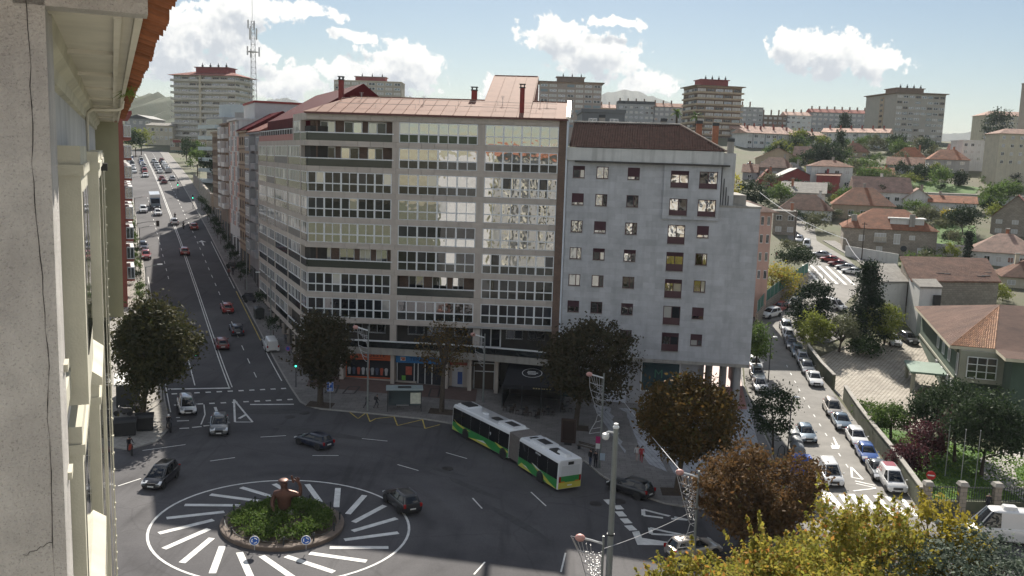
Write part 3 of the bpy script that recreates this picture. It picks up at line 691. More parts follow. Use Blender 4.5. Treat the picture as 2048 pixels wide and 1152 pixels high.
def near_building():
 nb = thing('apartment_building', 'weathered cream building with red tiled eave along the left edge of the photo', 'building', (0, 0, 0), AV_RZ)
 b = MB(); b.box(-14, -0.54, 7.2, 35.0, -3, 30.9); b.build('wall', [M_PALEPL], nb)
 b = MB(); b.box(-5, -0.363, 6.5, 7.25, -3, 31.4)
 pier = b.build('pier', [M_RENDER], nb)
 rnd = random.Random(3); pts = []; z = 33.0; x = -0.455
 while z > 24:
  pts.append((x, 6.497, z)); z -= 0.12; x += rnd.uniform(-0.012, 0.0115)
  x = max(-0.49, min(-0.42, x))
 b = MB(); b.tube(pts, [rnd.choice((0.0007, 0.0014, 0.0022, 0.003)) for _ in pts], 4); b.build('crack', [mat('crack_dark', (0.03, 0.028, 0.026), 1, 0)], pier)
 pts = [(-0.44 - 0.02 * k + rnd.uniform(-.004, .004), 6.497, 27.35 - 0.008 * k + rnd.uniform(-.012, .012)) for k in range(10)]
 b = MB(); b.tube(pts, 0.002, 4); b.build('crack', [MATS['crack_dark']], pier)
 b = MB()
 b.box(-0.52, 0.22, 6.7, 35.2, 30.9, 31.15)
 b.build('eave_slab', [M_SOFFIT], nb)
 b = MB(); b.box(-0.54, 0.235, 6.5, 6.72, 30.86, 31.3); b.build('eave_beam', [M_RENDER], nb)
 for s in (6.74, 9.6, 12.4, 15.4, 18.6, 22, 26, 30, 34.6):
  b = MB(); b.box(-0.50, 0.06, s, s + 0.16, 30.86, 30.9); b.build('soffit_rib', [M_SOFFIT], nb)
 for x in (0.03, 0.16):
  b = MB(); b.box(x, x + 0.05, 6.74, 35, 30.85, 30.899); b.build('soffit_rib', [M_SOFFIT], nb)
 b = MB(); b.loft([[(-0.54, s, 30.9), (-0.36, s, 30.9), (-0.38, s, 30.78), (-0.46, s, 30.7), (-0.48, s, 30.58), (-0.54, s, 30.56)] for s in (7.2, 34.9)])
 b.build('cornice', [M_PLASTER], nb)
 t = MB(); ring0 = []; n = 6
 for yy in (0.0, 0.22):
  pass
 rings = []
 for (xx, zz) in ((0.02, 0.10), (0.42, -0.02)):
  rings.append([(xx, 0.115 * math.cos(PI * k / n), zz + 0.06 - 0.07 * math.sin(PI * k / n)) for k in range(n + 1)] + [(xx, 0.10 * math.cos(PI * (n - k) / n), zz + 0.085 - 0.07 * math.sin(PI * (n - k) / n)) for k in range(n + 1)])
 t.loft(rings); tm = t.mesh('eave_tile', [mat('old_roof_tile', (0.33, 0.115, 0.05), 0.9, 0.45, 3, bump=0.01, bscale=25, objrand=0.3)], 40)
 rnd = random.Random(5)
 for k in range(124):
  link('eave_tile', tm, nb, (rnd.uniform(-0.02, 0.015), 5.6 + 0.24 * k, 31.0 + rnd.uniform(-0.008, 0.008)), rnd.uniform(-0.04, 0.04))
 b = MB(); b.box(-6, 0.1, 5.5, 35.2, 31.2, 31.4); b.quad((0.1, 5.5, 31.2), (0.1, 35.2, 31.2), (-6, 35.2, 33.2), (-6, 5.5, 33.2)); b.build('roof_deck', [M_TERRA], nb)
 w = MB(); rnd = random.Random(8)
 for k in range(90):
  a = rnd.uniform(0, 6.28); h = rnd.uniform(0.12, 0.4); s0 = 16.3 + rnd.uniform(-0.6, 0.6); x0 = 0.25 + rnd.uniform(-.1, .08)
  dx, dy = math.cos(a) * h * 0.7, math.sin(a) * h * 0.9
  w.add([(x0 - .012, s0, 30.9), (x0 + .012, s0, 30.9), (x0 + dx, s0 + dy, 30.85 + h * rnd.uniform(-0.4, 0.7))], [(0, 1, 2)])
 w.build('gutter_weeds', [leaf_mat('weed_leaf', (0.14, 0.22, 0.05), (0.25, 0.28, 0.08))], nb)['kind'] = 'stuff'
 b = MB(); b.tube([(0.22, 20.5, 30.95), (0.20, 20.5, 30.80), (0.12, 20.5, 30.76), (-0.36, 20.4, 30.74), (-0.46, 20.4, 30.66), (-0.46, 20.4, 29.6)], 0.035, 8)
 b.build('downpipe', [M_SOFFIT], nb, smooth=50)
 b = MB(); b.box(-0.3, -0.12, 23.0, 23.4, 29.45, 29.62); b.tube([(-0.5, 23.2, 29.53), (-0.28, 23.2, 29.53)], 0.03); b.build('security_camera', [M_BLACK], nb)
 def gallery(s0, s1, lout, z0, z1, hood=True):
  b = MB(); b.box(-0.539, lout, s0, s1, z0, z1); g = b.build('gallery_box', [M_PLASTER], nb)
  b = MB(); b.box(-0.539, lout + 0.03, s0 - 0.03, s1 + 0.03, z1 - 0.32, z1 - 0.2); b.build('moulding', [M_PLASTER], g)
  b = MB(); b.box(lout, lout + 0.012, s0 + 0.3, s1 - 0.3, z0 + 0.5, z1 - 0.5); b.build('window', [G_WIN], g)
  if hood:
   b = MB(); b.loft([[(-0.539, s, z1 + 0.34), (lout + 0.05, s, z1 + 0.12), (lout + 0.05, s, z1), (-0.539, s, z1)] for s in (s0 - 0.05, s1 + 0.05)]); b.build('hood', [M_PLASTER], g)
 gallery(10.8, 13.4, -0.32, 27.15, 30.0, False)
 gallery(10.8, 13.4, -0.40, 10, 26.9, False)
 gallery(15.2, 17.6, -0.30, 22.5, 26.3)
 gallery(11.2, 13.6, -0.28, 18.0, 24.6)
 gallery(19.0, 23.0, -0.26, 8.0, 29.9, False)
 gallery(25.4, 28.6, -0.27, 6.0, 29.9, False)
 for z in (28.4, 27.6, 26.7, 25.9, 24.9, 24.1, 23.2, 22.0):
  b = MB(); b.box(-0.40, -0.335, 7.0, 7.2, z, z + 0.055); b.build('wall_peg', [M_PLASTER], nb)
 for zc in (27.45, 24.15, 20.85, 17.55, 14.25, 10.95, 7.65):
  b = MB(); b.box(-0.539, -0.49, 7.3, 34.9, zc - 0.12, zc + 0.12); b.build('string_course', [M_PLASTER], nb)
 b = MB(); b.box(-0.54, 0.20, 34.6, 35.4, 24.0, 30.86); b.build('corner_pilaster', [M_OLIVE], nb)
 b = MB(); b.box(-0.54, -0.27, 34.0, 35.3, -3, 24.0); b.build('corner_pilaster', [M_OLIVE], nb)
 for (x, s) in ((-0.27, 33.6), (-0.30, 31.5), (-0.33, 29.9)):
  b = MB(); b.box(x - 0.06, x, s, s + 0.10, 4, 29.8)
  for j in range(40): b.box(x - 0.005, x + 0.035, s - 0.01, s + 0.11, 5 + j * 0.62, 5.06 + j * 0.62)
  b.box(-0.53, x - 0.055, s + 0.02, s + 0.06, 29.3, 29.4)
  b.build('blind_guide', [M_PLASTER], nb)
near_building()
# ------------------------------------------------------------------ brown corner block
M_CLAD = mat('facade_stone', (0.51, 0.45, 0.40), 0.85, 0.12, 0.5, objrand=0.07, streak=0.35)
M_BRICK = block_mat('brown_brick', (0.20, 0.11, 0.075), 0.26, 0.085, 0.012, col2=(0.13, 0.075, 0.055), mcol=(0.22, 0.19, 0.16))
M_BALC = glass('smoked_balcony_glass', (0.035, 0.042, 0.038), 1.5, 0.006, 0.12)
M_DPAN = glass('dark_glass_panel', (0.012, 0.016, 0.016), 1.6, 0.004, 0.08, rnd=0.5)
M_GPAN = glass('green_glass_panel', (0.028, 0.05, 0.03), 1.5, 0.004, 0.1)
G_A = glass('pane_glass', (0.05, 0.05, 0.052), 5.0, 0.012, 0.015, rnd=0.9)
G_B = glass('pane_glass_curtain', (0.42, 0.41, 0.38), 3.0, 0.008, 0.03, rnd=0.35)
G_C = glass('pane_glass_deep', (0.015, 0.017, 0.022), 1.6, 0.006, 0.02, rnd=0.8)
M_ROOM = mat('dim_room', (0.05, 0.045, 0.04), 0.9, 0.3, 1)
M_COPPER = mat('copper_tone_roof_sheet', (0.26, 0.14, 0.105), 0.75, 0.16, 0.7, spec=0.08, objrand=0.05)
M_REDROOF = wave_mat('red_sheet_roof', (0.11, 0.016, 0.02), 'X', 3.0, 0.6, 0.03, 0.2)
M_REDROOF.node_tree.nodes['Principled BSDF'].inputs['Specular IOR Level'].default_value = 0.03
M_REDCHIM = mat('red_chimney', (0.24, 0.04, 0.035), 0.8, 0.25, 2)
BROWN_RZ = math.atan2(-2.0, 31.84)
brown = thing('apartment_building', 'long brown stone apartment block with white glazed galleries and copper roof on the corner', 'building', (-25.84, 112.0, 0), BROWN_RZ)
BW = 31.9
def ztop(k): return 34.12 - 3.14 * k
BAYS = [(0.12, 10.65, 10), (11.5, 21.15, 8), (22.05, 30.95, 8)]
def glazed(parent, x0, x1, n, zt, zb, style, rnd, mtx=None, y=0.0):
 """white framed gallery: upper and lower row of panes"""
 zm = zb + (zt - zb) * 0.42
 f = MB(); w = (x1 - x0) / n
 f.box(x0, x1, y, y + 0.10, zt - 0.09, zt); f.box(x0, x1, y, y + 0.10, zb, zb + 0.06); f.box(x0, x1, y - 0.03, y + 0.12, zm - 0.07, zm + 0.07)
 for i in range(n + 1):
  t = 0.11 if i % 2 == 0 else 0.055
  xa = x0 + i * w
  f.box(max(x0, xa - t), min(x1, xa + t), y + 0.01, y + 0.09, zb + 0.06, zm - 0.07)
  f.box(max(x0, xa - t), min(x1, xa + t), y + 0.01, y + 0.09, zm + 0.07, zt - 0.09)
 fr = f.build('window_frame', [M_WHITE], parent)
 for i in range(n):
  xc = x0 + (i + .5) * w
  gm = {'reflect': G_A, 'curtain': G_B, 'deep': G_C}[style[0] if rnd.random() > 0.14 else rnd.choice(['reflect', 'curtain', 'deep'])]
  ubox('pane', gm, fr, (xc, y + 0.06, (zm + zt) / 2), (w - 0.1, 0.03, zt - zm - 0.14))
  lm = {'reflect': G_A, 'dark': M_DPAN, 'green': M_GPAN, 'curtain': G_B}[style[1]]
  ubox('lower_pane', lm, fr, (xc, y + 0.06, (zm + zb) / 2), (w - 0.1, 0.03, zm - zb - 0.12))
 return fr
def open_bay(parent, x0, x1, zt, zb, rnd, rec=1.5):
 b = MB(); b.box(x0, x1, rec, rec + 0.2, zb - 0.1, zt + 0.3); b.build('brick_wall', [M_BRICK], parent)
 b = MB(); b.box(x0, x1, -0.02, 0.05, zb, zb + 0.88); b.build('balcony_panel', [M_BALC], parent)
 b = MB(); b.box(x0, x1 + 0.2, -0.06, 0.09, zb + 0.89, zb + 1.02); b.build('balcony_rail', [M_WHITE], parent)
 x = x0 + 1.2
 while x < x1 - 1.5:
  w = rnd.choice([1.4, 1.9, 2.3])
  f = MB(); f.box(x, x + w, rec - 0.08, rec, zb + 0.1, zt - 0.05); fr = f.build('window_frame', [M_WHITE], parent)
  for j in range(2):
   ubox('pane', rnd.choice([G_A, G_B, G_C]), fr, (x + w * (0.26 + 0.48 * j), rec - 0.09, (zb + zt) / 2), (w * 0.42, 0.04, zt - zb - 0.4))
  x += w + rnd.choice([0.7, 1.1])
def brown_front():
 rnd = random.Random(11)
 b = MB(); b.box(0.2, BW - 0.2, 1.7, 14, 2, 35.0); b.build('core_wall', [M_ROOM], brown)
 for k in range(8):
  b = MB(); b.box(0.05, BW - 0.9, 0.14, 1.9, ztop(k + 1), ztop(k + 1) + 0.68); b.build('floor_slab', [M_CLAD], brown)
 b = MB(); b.box(0.05, BW - 0.9, 0.14, 1.9, ztop(0), 35.0); b.build('floor_slab', [M_CLAD], brown)
 pm = MB().box(-0.78, 0.78, 0, 0.13, 0, 0.335).mesh('cladding_panel', [M_CLAD])
 for k in range(-1, 8):
  z0 = ztop(k + 1)
  for r_ in range(2):
   for i in range(19):
    link('cladding_panel', pm, brown, (0.82 + i * 1.585, 0.002 * ((i + r_) % 3), z0 + 0.004 + r_ * 0.342 + (0.09 if k < 0 else 0)))
 for (xa, xb) in ((10.65, 11.5), (21.15, 22.05)):
  for k in range(9):
   b = MB(); b.box(xa + 0.01, xb - 0.01, -0.012, 0.6, ztop(k) - 2.44 if k < 8 else 6.0, ztop(k) - 0.006); b.build('pillar', [M_CLAD], brown)
 S = [['open', ('reflect', 'green'), ('reflect', 'reflect')], ['open', ('reflect', 'dark'), ('reflect', 'dark')],
   [('deep', 'dark'), ('reflect', 'dark'), ('reflect', 'reflect')], [('deep', 'dark'), ('reflect', 'reflect'), ('reflect', 'reflect')],
   [('reflect', 'reflect'), ('deep', 'reflect'), ('reflect', 'reflect')], ['open', ('deep', 'dark'), ('reflect', 'dark')],
   [('deep', 'dark'), 'open', ('deep', 'dark')], [('deep', 'dark'), ('reflect', 'dark'), ('deep', 'dark')]]
 for k in range(8):
  zt, zb = ztop(k), ztop(k) - 2.45
  for (x0, x1, n), st in zip(BAYS, S[k]):
   if st == 'open': open_bay(brown, x0, x1, zt, zb, rnd)
   else: glazed(brown, x0, x1, n, zt - 0.01, zb + 0.01, st, rnd)
 b = MB(); b.box(BW - 0.92, BW - 0.02, -0.02, 2, 4, 35.0); b.build('brick_strip', [M_BRICK], brown)
 b = MB(); b.box(BW - 0.02, BW + 0.18, -0.06, 12, 3.5, 35.6); b.build('end_wall', [mat('white_painted_wall', (0.62, 0.66, 0.72), 0.7, 0.1, 0.6)], brown)
 zt, zb = ztop(8) + 0.0, 6.1
 b = MB(); b.box(0.3, BW, 1.8, 2.2, 5.0, zt); b.build('mezzanine_wall', [M_BRICK], brown)
 for x in (4.6, 7.6, 12.6, 15.2, 18.6, 25.2, 28.0):
  f = MB(); f.box(x, x + 2.2, 1.70, 1.8, zt - 1.5, zt - 0.15); fr = f.build('window_frame', [M_WHITE], brown)
  for j in range(2): ubox('pane', rnd.choice([G_A, G_C]), fr, (x + 0.6 + j * 1.0, 1.68, zt - 0.95 + 0.1), (0.88, 0.04, 0.95))
 f = MB(); f.box(22.0, 24.6, 1.65, 1.8, 6.4, zt - 0.1); fr = f.build('window_frame', [M_WHITE], brown)
 for j in range(2): ubox('pane', G_C, fr, (22.7 + j * 1.2, 1.63, 7.6), (1.05, 0.04, 2.2))
 path = [(2.0, -0.1), (10, -0.25), (18, -0.45), (23, -1.0), (27, -1.7), (31, -2.5)]
 for (a, c) in zip(path, path[1:]):
  b = MB(); b.obox(a, c, 0.12, 6.06, 6.82); b.build('parapet_panel', [M_DPAN], brown)
  b = MB(); b.obox(a, c, 0.22, 6.83, 6.98); b.build('parapet_rail', [M_WHITE], brown)
 pl = path + [(31, 2.2), (2.0, 2.2)]
 b = MB(); b.prism(pl, 5.15, 6.04); b.build('mezzanine_slab', [M_CONC], brown)
 b = MB(); b.box(9.0, 17.0, 1.2, 2.0, zt - 0.02, zt + 0.12); b.build('sunshade', [M_WHITE], brown)
 b = MB(); b.box(20.5, 31, -0.35, 1.7, zt + 0.10, zt + 0.28); b.build('sunshade', [M_STEEL], brown)
brown_front()
def side_gallery():
 """avenue side of the block, in the same bands, turned along the avenue"""
 ang = R(90) + AV_RZ - BROWN_RZ
 mtx = Matrix.Rotation(ang, 4, 'Z')          # local +x now runs up the avenue, +y to the street side
 rnd = random.Random(21); LEN = 41.0
 def put(mb, name, ms, parent=brown): return xf(mb, mtx).build(name, ms, parent)
 put(MB().box(0.2, LEN, -12, -0.5, 2, 33.4), 'side_core', [M_ROOM])
 secs = [(0.1, 3.6, 3), (4.3, 13.0, 8), (14.0, 24.0, 9), (25.0, 31.5, 6), (32.5, 40.4, 7)]
 for k in range(-1, 9):
  z0 = ztop(k + 1)
  hi = 0.68 if k >= 0 else 0.86
  if k == -1: put(MB().box(-0.05, 9.0, -0.9, 0.02, z0, z0 + hi), 'side_band', [M_CLAD])
  else: put(MB().box(-0.05, LEN, -0.9, 0.02, z0, z0 + hi), 'side_band', [M_CLAD])
 for k in range(9):
  zt, zb = ztop(k), ztop(k) - 2.45
  for si, (x0, x1, n) in enumerate(secs):
   if k == 0 and si > 1: continue
   if k == 0 and si == 1: x1, n = 8.6, 4
   put(MB().box(x1 + 0.02, x1 + 0.62, -0.6, 0.01, zb, zt), 'side_pillar', [M_CLAD])
   op = (si == 0 and k in (0, 1, 5)) or (si == 1 and k == 8) or (si == 1 and k == 7 and False)
   zm = zb + 1.0
   if op:
    put(MB().box(x0, x1, -1.4, -1.2, zb, zt), 'brick_wall', [M_BRICK])
    put(MB().box(x0, x1, -0.05, 0.03, zb, zb + 0.88), 'balcony_panel', [M_BALC])
    put(MB().box(x0, x1 + 0.2, -0.08, 0.07, zb + 0.89, zb + 1.02), 'balcony_rail', [M_WHITE])
    continue
   f = MB(); w = (x1 - x0) / n
   f.box(x0, x1, -0.1, 0, zt - 0.09, zt - .005); f.box(x0, x1, -0.12, 0.03, zm - 0.06, zm + 0.06)
   for i in range(n + 1):
    t = 0.13 if i % 2 == 0 else 0.07; xa = x0 + i * w
    f.box(max(x0, xa - t), min(x1, xa + t), -0.09, -0.01, zm + 0.06, zt - 0.09)
   fr = put(f, 'window_frame', [M_WHITE])
   for i in range(n):
    put(MB().box(x0 + i * w + 0.05, x0 + (i + 1) * w - 0.05, -0.07, -0.04, zm + 0.05, zt - 0.08), 'pane', [rnd.choice([G_A, G_A, G_B, G_C])], fr)
   put(MB().box(x0, x1, -0.08, -0.03, zb, zm - 0.06), 'lower_panel', [rnd.choice([M_BALC, M_DPAN, mat('grey_panel', (0.20, 0.19, 0.18), 0.5, 0.1, 1)])], fr)
 for i in range(9):
  x0 = 2 + i * 4.3
  put(MB().box(x0, x0 + 0.5, -1.2, -0.2, 0, 5.2), 'side_pillar', [M_CLAD])
  put(MB().box(x0 + 0.6, x0 + 4.1, -1.3, -1.2, 1.2, 5.0), 'shop_window', [G_C])
  put(MB().box(x0 + 0.6, x0 + 4.1, -1.19, -1.1, 4.2, 5.0), 'shop_sign', [mat('shop_sign_%d' % (i % 4), [(0.3, 0.06, 0.05), (0.5, 0.48, 0.42), (0.05, 0.12, 0.25), (0.12, 0.25, 0.12)][i % 4], 0.5, 0.1, 2)])
 put(MB().box(9.2, LEN, -0.4, -0.2, ztop(1) + 0.7, ztop(1) + 1.55), 'terrace_wall', [mat('pink_terrace', (0.45, 0.22, 0.19), 0.8, 0.1, 1)])
 for j in range(16):
  x = 9.4 + j * 2.0
  put(MB().box(x, x + 0.06, -0.33, -0.27, ztop(1) + 1.55, ztop(1) + 2.3), 'terrace_post', [M_WHITE])
 put(MB().box(9.2, LEN, -0.33, -0.27, ztop(1) + 2.2, ztop(1) + 2.28), 'terrace_rail', [M_WHITE])
 rp_ = [(-13.5, 35.3), (-7.2, 39.8), (-2.8, 37.0), (-2.4, 35.0)]
 m = MB(); m.loft([[(x, y, z) for (y, z) in [(-13.5, 33.4), (-13.5, 36.6), (-9.5, 39.6), (-1.6, 34.9), (-1.6, 33.4)]] for x in (9.4, LEN)])
 put(m, 'side_roof', [M_REDROOF])
 put(MB().box(10.4, 12.0, -2.4, -1.2, 31.5, 34.9), 'chimney', [M_REDCHIM])
side_gallery()
def brown_roof():
 ye, ze, yr, zr = -0.45, 35.03, 8.2, 37.5
 sl = (zr - ze) / (yr - ye)
 b = MB(); b.box(-0.15, BW + 0.1, -0.48, 0.3, 34.86, 35.02); b.build('eave_gutter', [mat('dark_red_gutter', (0.12, 0.035, 0.03), 0.5, 0.1, 2)], brown)
 hipx = lambda y: -0.3 + (y - ye) / (yr - ye) * 3.9
 n = 21; w = (BW + 0.3) / n
 for i in range(n):
  xa = -0.3 + i * w + 0.01; xb = xa + w - 0.02
  def ymax(x): return min(yr, ye + max(0.0, (x + 0.3)) / 3.9 * (yr - ye))
  raised = 14 <= i <= 17
  def zz(y): return ze + (y - ye) * (0.315 if raised else sl)
  y1a, y1b = (21.0, 21.0) if raised else (ymax(xa), ymax(xb))
  va = [(xa, ye, ze), (xb, ye, ze), (xb, y1b, zz(y1b)), (xa, y1a, zz(y1a))]
  if y1a - ye < 0.1: va = [(xa, ye, ze), (xb, ye, ze), (xb, y1b, zz(y1b))]
  m = MB(); k = len(va)
  m.add([(x, y, z + 0.06) for x, y, z in va] + va, [tuple(range(k)), tuple(range(2 * k - 1, k - 1, -1))] + [(j, k + j, k + (j + 1) % k, (j + 1) % k) for j in range(k)])
  p = m.build('roof_sheet', [M_COPPER], brown)
  s = MB(); s.obox((xb + 0.01, ye), (xb + 0.01, y1b), 0.05, (ze + 0.06, zz(y1b) + 0.06), (ze + 0.13, zz(y1b) + 0.13)); s.build('standing_seam', [M_COPPER], p)
 b = MB(); b.obox((3.4, yr), (BW + 0.3, yr), 0.35, zr - 0.02, zr + 0.12); b.build('ridge_cap', [M_COPPER], brown)
 b = MB(); b.obox((BW + 0.12, ye), (BW + 0.12, yr), 0.5, (ze - 0.05, zr - 0.05), (ze + 0.28, zr + 0.28)); b.build('verge_cap', [mat('pale_verge', (0.75, 0.68, 0.58), 0.5, 0.1, 1)], brown)
 xa, xb = -0.3 + 14 * w, -0.3 + 18 * w
 z18 = ze + (21.0 - ye) * 0.315
 for x in (xa - 0.05, xb + 0.05):
  m = MB(); m.add([(x - .08, yr, zr - .5), (x - .08, 21.0, zr - 1), (x - .08, 21.0, z18 + .1), (x + .08, yr, zr - .5), (x + .08, 21.0, zr - 1), (x + .08, 21.0, z18 + .1), (x - .08, yr, zr + .1), (x + .08, yr, zr + .1)],
      [(0, 1, 2, 6), (3, 7, 5, 4), (0, 3, 4, 1), (1, 4, 5, 2), (2, 5, 7, 6), (6, 7, 3, 0)]); m.build('cheek_wall', [M_COPPER], brown)
 b = MB(); b.box(xa, xb, 20.9, 21.1, zr - 1, z18 + 0.15); b.build('back_wall', [M_COPPER], brown)
 b = MB(); b.quad((3.4, yr + 0.1, zr), (BW, yr + 0.1, zr), (BW, 16, 35.5), (3.4, 16, 35.5)); b.build('back_slope', [M_COPPER], brown)
 for (x, y, h, w2) in ((19.2, 9.0, 1.6, 0.7), (26.0, 1.6, 3.4, 0.55), (1.2, 10.5, 2.6, 0.6)):
  zb = ze + (min(y, yr) - ye) * sl - 0.3
  b = MB(); b.box(x, x + w2, y, y + w2, zb, zb + h); ch = b.build('chimney', [M_REDCHIM], brown)
  b = MB(); b.box(x - 0.08, x + w2 + 0.08, y - 0.08, y + w2 + 0.08, zb + h, zb + h + 0.12)
  for q in range(4): b.box(x + (q % 2) * (w2 - .12), x + (q % 2) * (w2 - .12) + 0.12, y + (q // 2) * (w2 - .12), y + (q // 2) * (w2 - .12) + 0.12, zb + h + 0.12, zb + h + 0.4)
  b.box(x - 0.1, x + w2 + 0.1, y - 0.1, y + w2 + 0.1, zb + h + 0.4, zb + h + 0.5); b.build('chimney_cap', [M_DKMETAL], ch)
 for (x, y, h) in ((13.6, 5.2, 1.0), (23.6, 5.6, 1.2), (29.2, 6.4, 1.1), (5.2, 6.8, 0.9), (28.3, 7.0, 1.6)):
  z = ze + (y - ye) * sl
  b = MB(); b.tube([(x, y, z), (x, y, z + h)], 0.03)
  for q in range(4): b.tube([(x - 0.3 + 0.05 * q, y, z + h - 0.12 * q), (x + 0.3 - 0.05 * q, y, z + h - 0.12 * q)], 0.014, 4)
  b.build('roof_aerial', [M_STEEL], brown)
 for (yy, dz) in ((2.6, 0.5), (5.4, 0.5)):
  b = MB(); b.tube([(3 + q * 2.5, yy, ze + (yy - ye) * sl + dz - (0.06 if q % 2 else 0)) for q in range(12)], 0.022, 4)
  for q in range(0, 12, 2): b.tube([(3 + q * 2.5, yy, ze + (yy - ye) * sl), (3 + q * 2.5, yy, ze + (yy - ye) * sl + dz)], 0.018, 4)
  b.build('safety_line', [mat('pale_wire', (0.6, 0.55, 0.5), 0.5, 0)], brown)
brown_roof()
def shops():
 zc = 5.15
 g = lambda u: 1.75 - 0.045 * u
 rec = 1.4
 b = MB(); b.box(0.2, BW, 3.2, 3.6, -0.5, zc); b.build('shop_back_wall', [M_ROOM], brown)
 for u in (4.2, 10.75, 17.6, 20.6, 24.0, 31.2):
  b = MB(); b.box(u, u + 0.5, 0.2, 3.3, -0.5, zc); b.build('shop_pier', [M_CLAD], brown)
 M_OR = mat('orange_fascia', (0.62, 0.115, 0.03), 0.5, 0.08, 1); M_BL = mat('blue_fascia', (0.02, 0.20, 0.52), 0.5, 0.08, 1)
 M_DK = mat('sign_letters_dark', (0.03, 0.02, 0.03), 0.6, 0); M_NAVY = mat('sign_letters_navy', (0.015, 0.02, 0.10), 0.6, 0)
 b = MB(); b.box(4.75, 10.7, 0.9, 1.35, 4.18, 5.10); s = b.build('shop_fascia', [M_OR], brown)
 lettering('COSTA OESTE', 0.62, M_DK, s, (7.4, 0.885, 4.78), (R(90), 0, 0), sx=1.3)
 b = MB(); b.box(6.2, 9.6, 0.885, 0.9, 4.36, 4.40); b.build('fascia_rule', [M_DK], s)
 b = MB(); b.box(4.75, 10.7, 1.4, 1.5, 1.3, 4.15); w = b.build('shop_window', [G_C], brown)
 for x in (4.75, 7.7, 10.6): ubox('frame', M_OR, w, (x + 0.04, 1.37, 2.7), (0.12, 0.08, 2.9))
 ubox('frame', M_OR, w, (7.72, 1.37, 1.75), (5.95, 0.07, 0.14)); ubox('frame', M_OR, w, (7.72, 1.37, 4.1), (5.95, 0.07, 0.12))
 b = MB(); b.box(4.75, 10.7, 1.2, 1.55, 0.6, 1.62); b.build('stall_riser', [M_CLAD], brown)
 rnd = random.Random(4)
 for i in range(9):
  x = 5.2 + i * 0.6; c = rnd.choice([(0.5, 0.1, 0.06), (0.35, 0.37, 0.4), (0.06, 0.08, 0.14), (0.5, 0.5, 0.52)])
  b = MB(); b.loft([[(x + dx * sc, 1.36, 2.1 + z) for dx in (-.2, .2)] + [(x + dx * sc, 1.33, 2.1 + z) for dx in (.2, -.2)] for z, sc in ((0, .7), (0.35, .8), (0.8, 1.15), (0.95, .5))])
  b.build('display_shirt', [mat('cloth_%d' % (i % 5), c, 0.9, 0.2, 6)], brown)
 b = MB(); b.box(11.3, 17.5, 0.9, 1.35, 4.0, 4.95); s = b.build('shop_fascia', [M_BL], brown)
 lettering('TERRAMAR', 0.62, M_NAVY, s, (15.0, 0.885, 4.48), (R(90), 0, 0), sx=1.25)
 b = MB(); b.box(11.9, 12.55, 0.88, 0.9, 4.25, 4.75); lg = b.build('logo_board', [M_WHITE], s)
 b = MB(); b.box(11.98, 12.2, 0.872, 0.879, 4.5, 4.7); b.box(12.25, 12.47, 0.872, 0.879, 4.3, 4.7); b.box(12.1, 12.3, 0.872, 0.879, 4.3, 4.48); b.build('logo_mark', [M_OR], lg)
 b = MB(); b.box(11.3, 17.5, 1.5, 1.6, 0.9, 3.98); w = b.build('shop_window', [G_C], brown)
 for x in (11.4, 13.6, 14.1, 15.0, 15.9, 17.4): ubox('frame', M_WHITE, w, (x, 1.47, 2.5), (0.10, 0.08, 2.95))
 b = MB(); b.box(11.3, 13.9, 1.3, 1.62, 0.5, 1.5); b.build('stall_riser', [M_CLAD], brown)
 b = MB(); b.box(12.5, 13.3, 1.42, 1.46, 2.3, 3.4); b.build('poster', [mat('poster_red', (0.5, 0.10, 0.06), 0.6, 0.3, 4)], brown)
 b = MB(); b.box(12.0, 12.5, 1.42, 1.46, 1.6, 2.2); b.build('poster', [mat('poster_green', (0.15, 0.40, 0.06), 0.6, 0.3, 4)], brown)
 b = MB(); b.box(18.1, 20.6, 1.6, 1.7, 0.5, 4.6); b.build('door_wall', [M_CLAD], brown)
 b = MB(); b.box(18.5, 19.9, 1.5, 1.6, 0.7, 3.6); d = b.build('door', [mat('pale_door', (0.5, 0.5, 0.52), 0.5, 0.1, 1)], brown)
 b = MB(); b.box(19.2, 19.8, 1.46, 1.5, 1.4, 3.0); b.build('poster', [mat('poster_blue', (0.05, 0.10, 0.30), 0.5, 0.3, 4)], d)
 b = MB(); b.box(18.2, 20.4, 1.3, 1.6, 3.9, 4.25); b.build('shop_fascia', [mat('brick_red_sign', (0.30, 0.06, 0.04), 0.5, 0.1, 1)], brown)
 b = MB(); b.box(21.2, 24.0, 1.6, 1.7, 0.6, 4.3); w = b.build('shop_window', [glass('brown_glass', (0.07, 0.05, 0.035), 1.6, 0.004)], brown)
 for x in (21.3, 22.6, 23.9): ubox('frame', M_WHITE, w, (x, 1.57, 2.5), (0.10, 0.08, 3.5))
 for z in (0.8, 3.2, 4.25): ubox('frame', M_WHITE, w, (22.6, 1.57, z), (2.7, 0.08, 0.10))
shops()
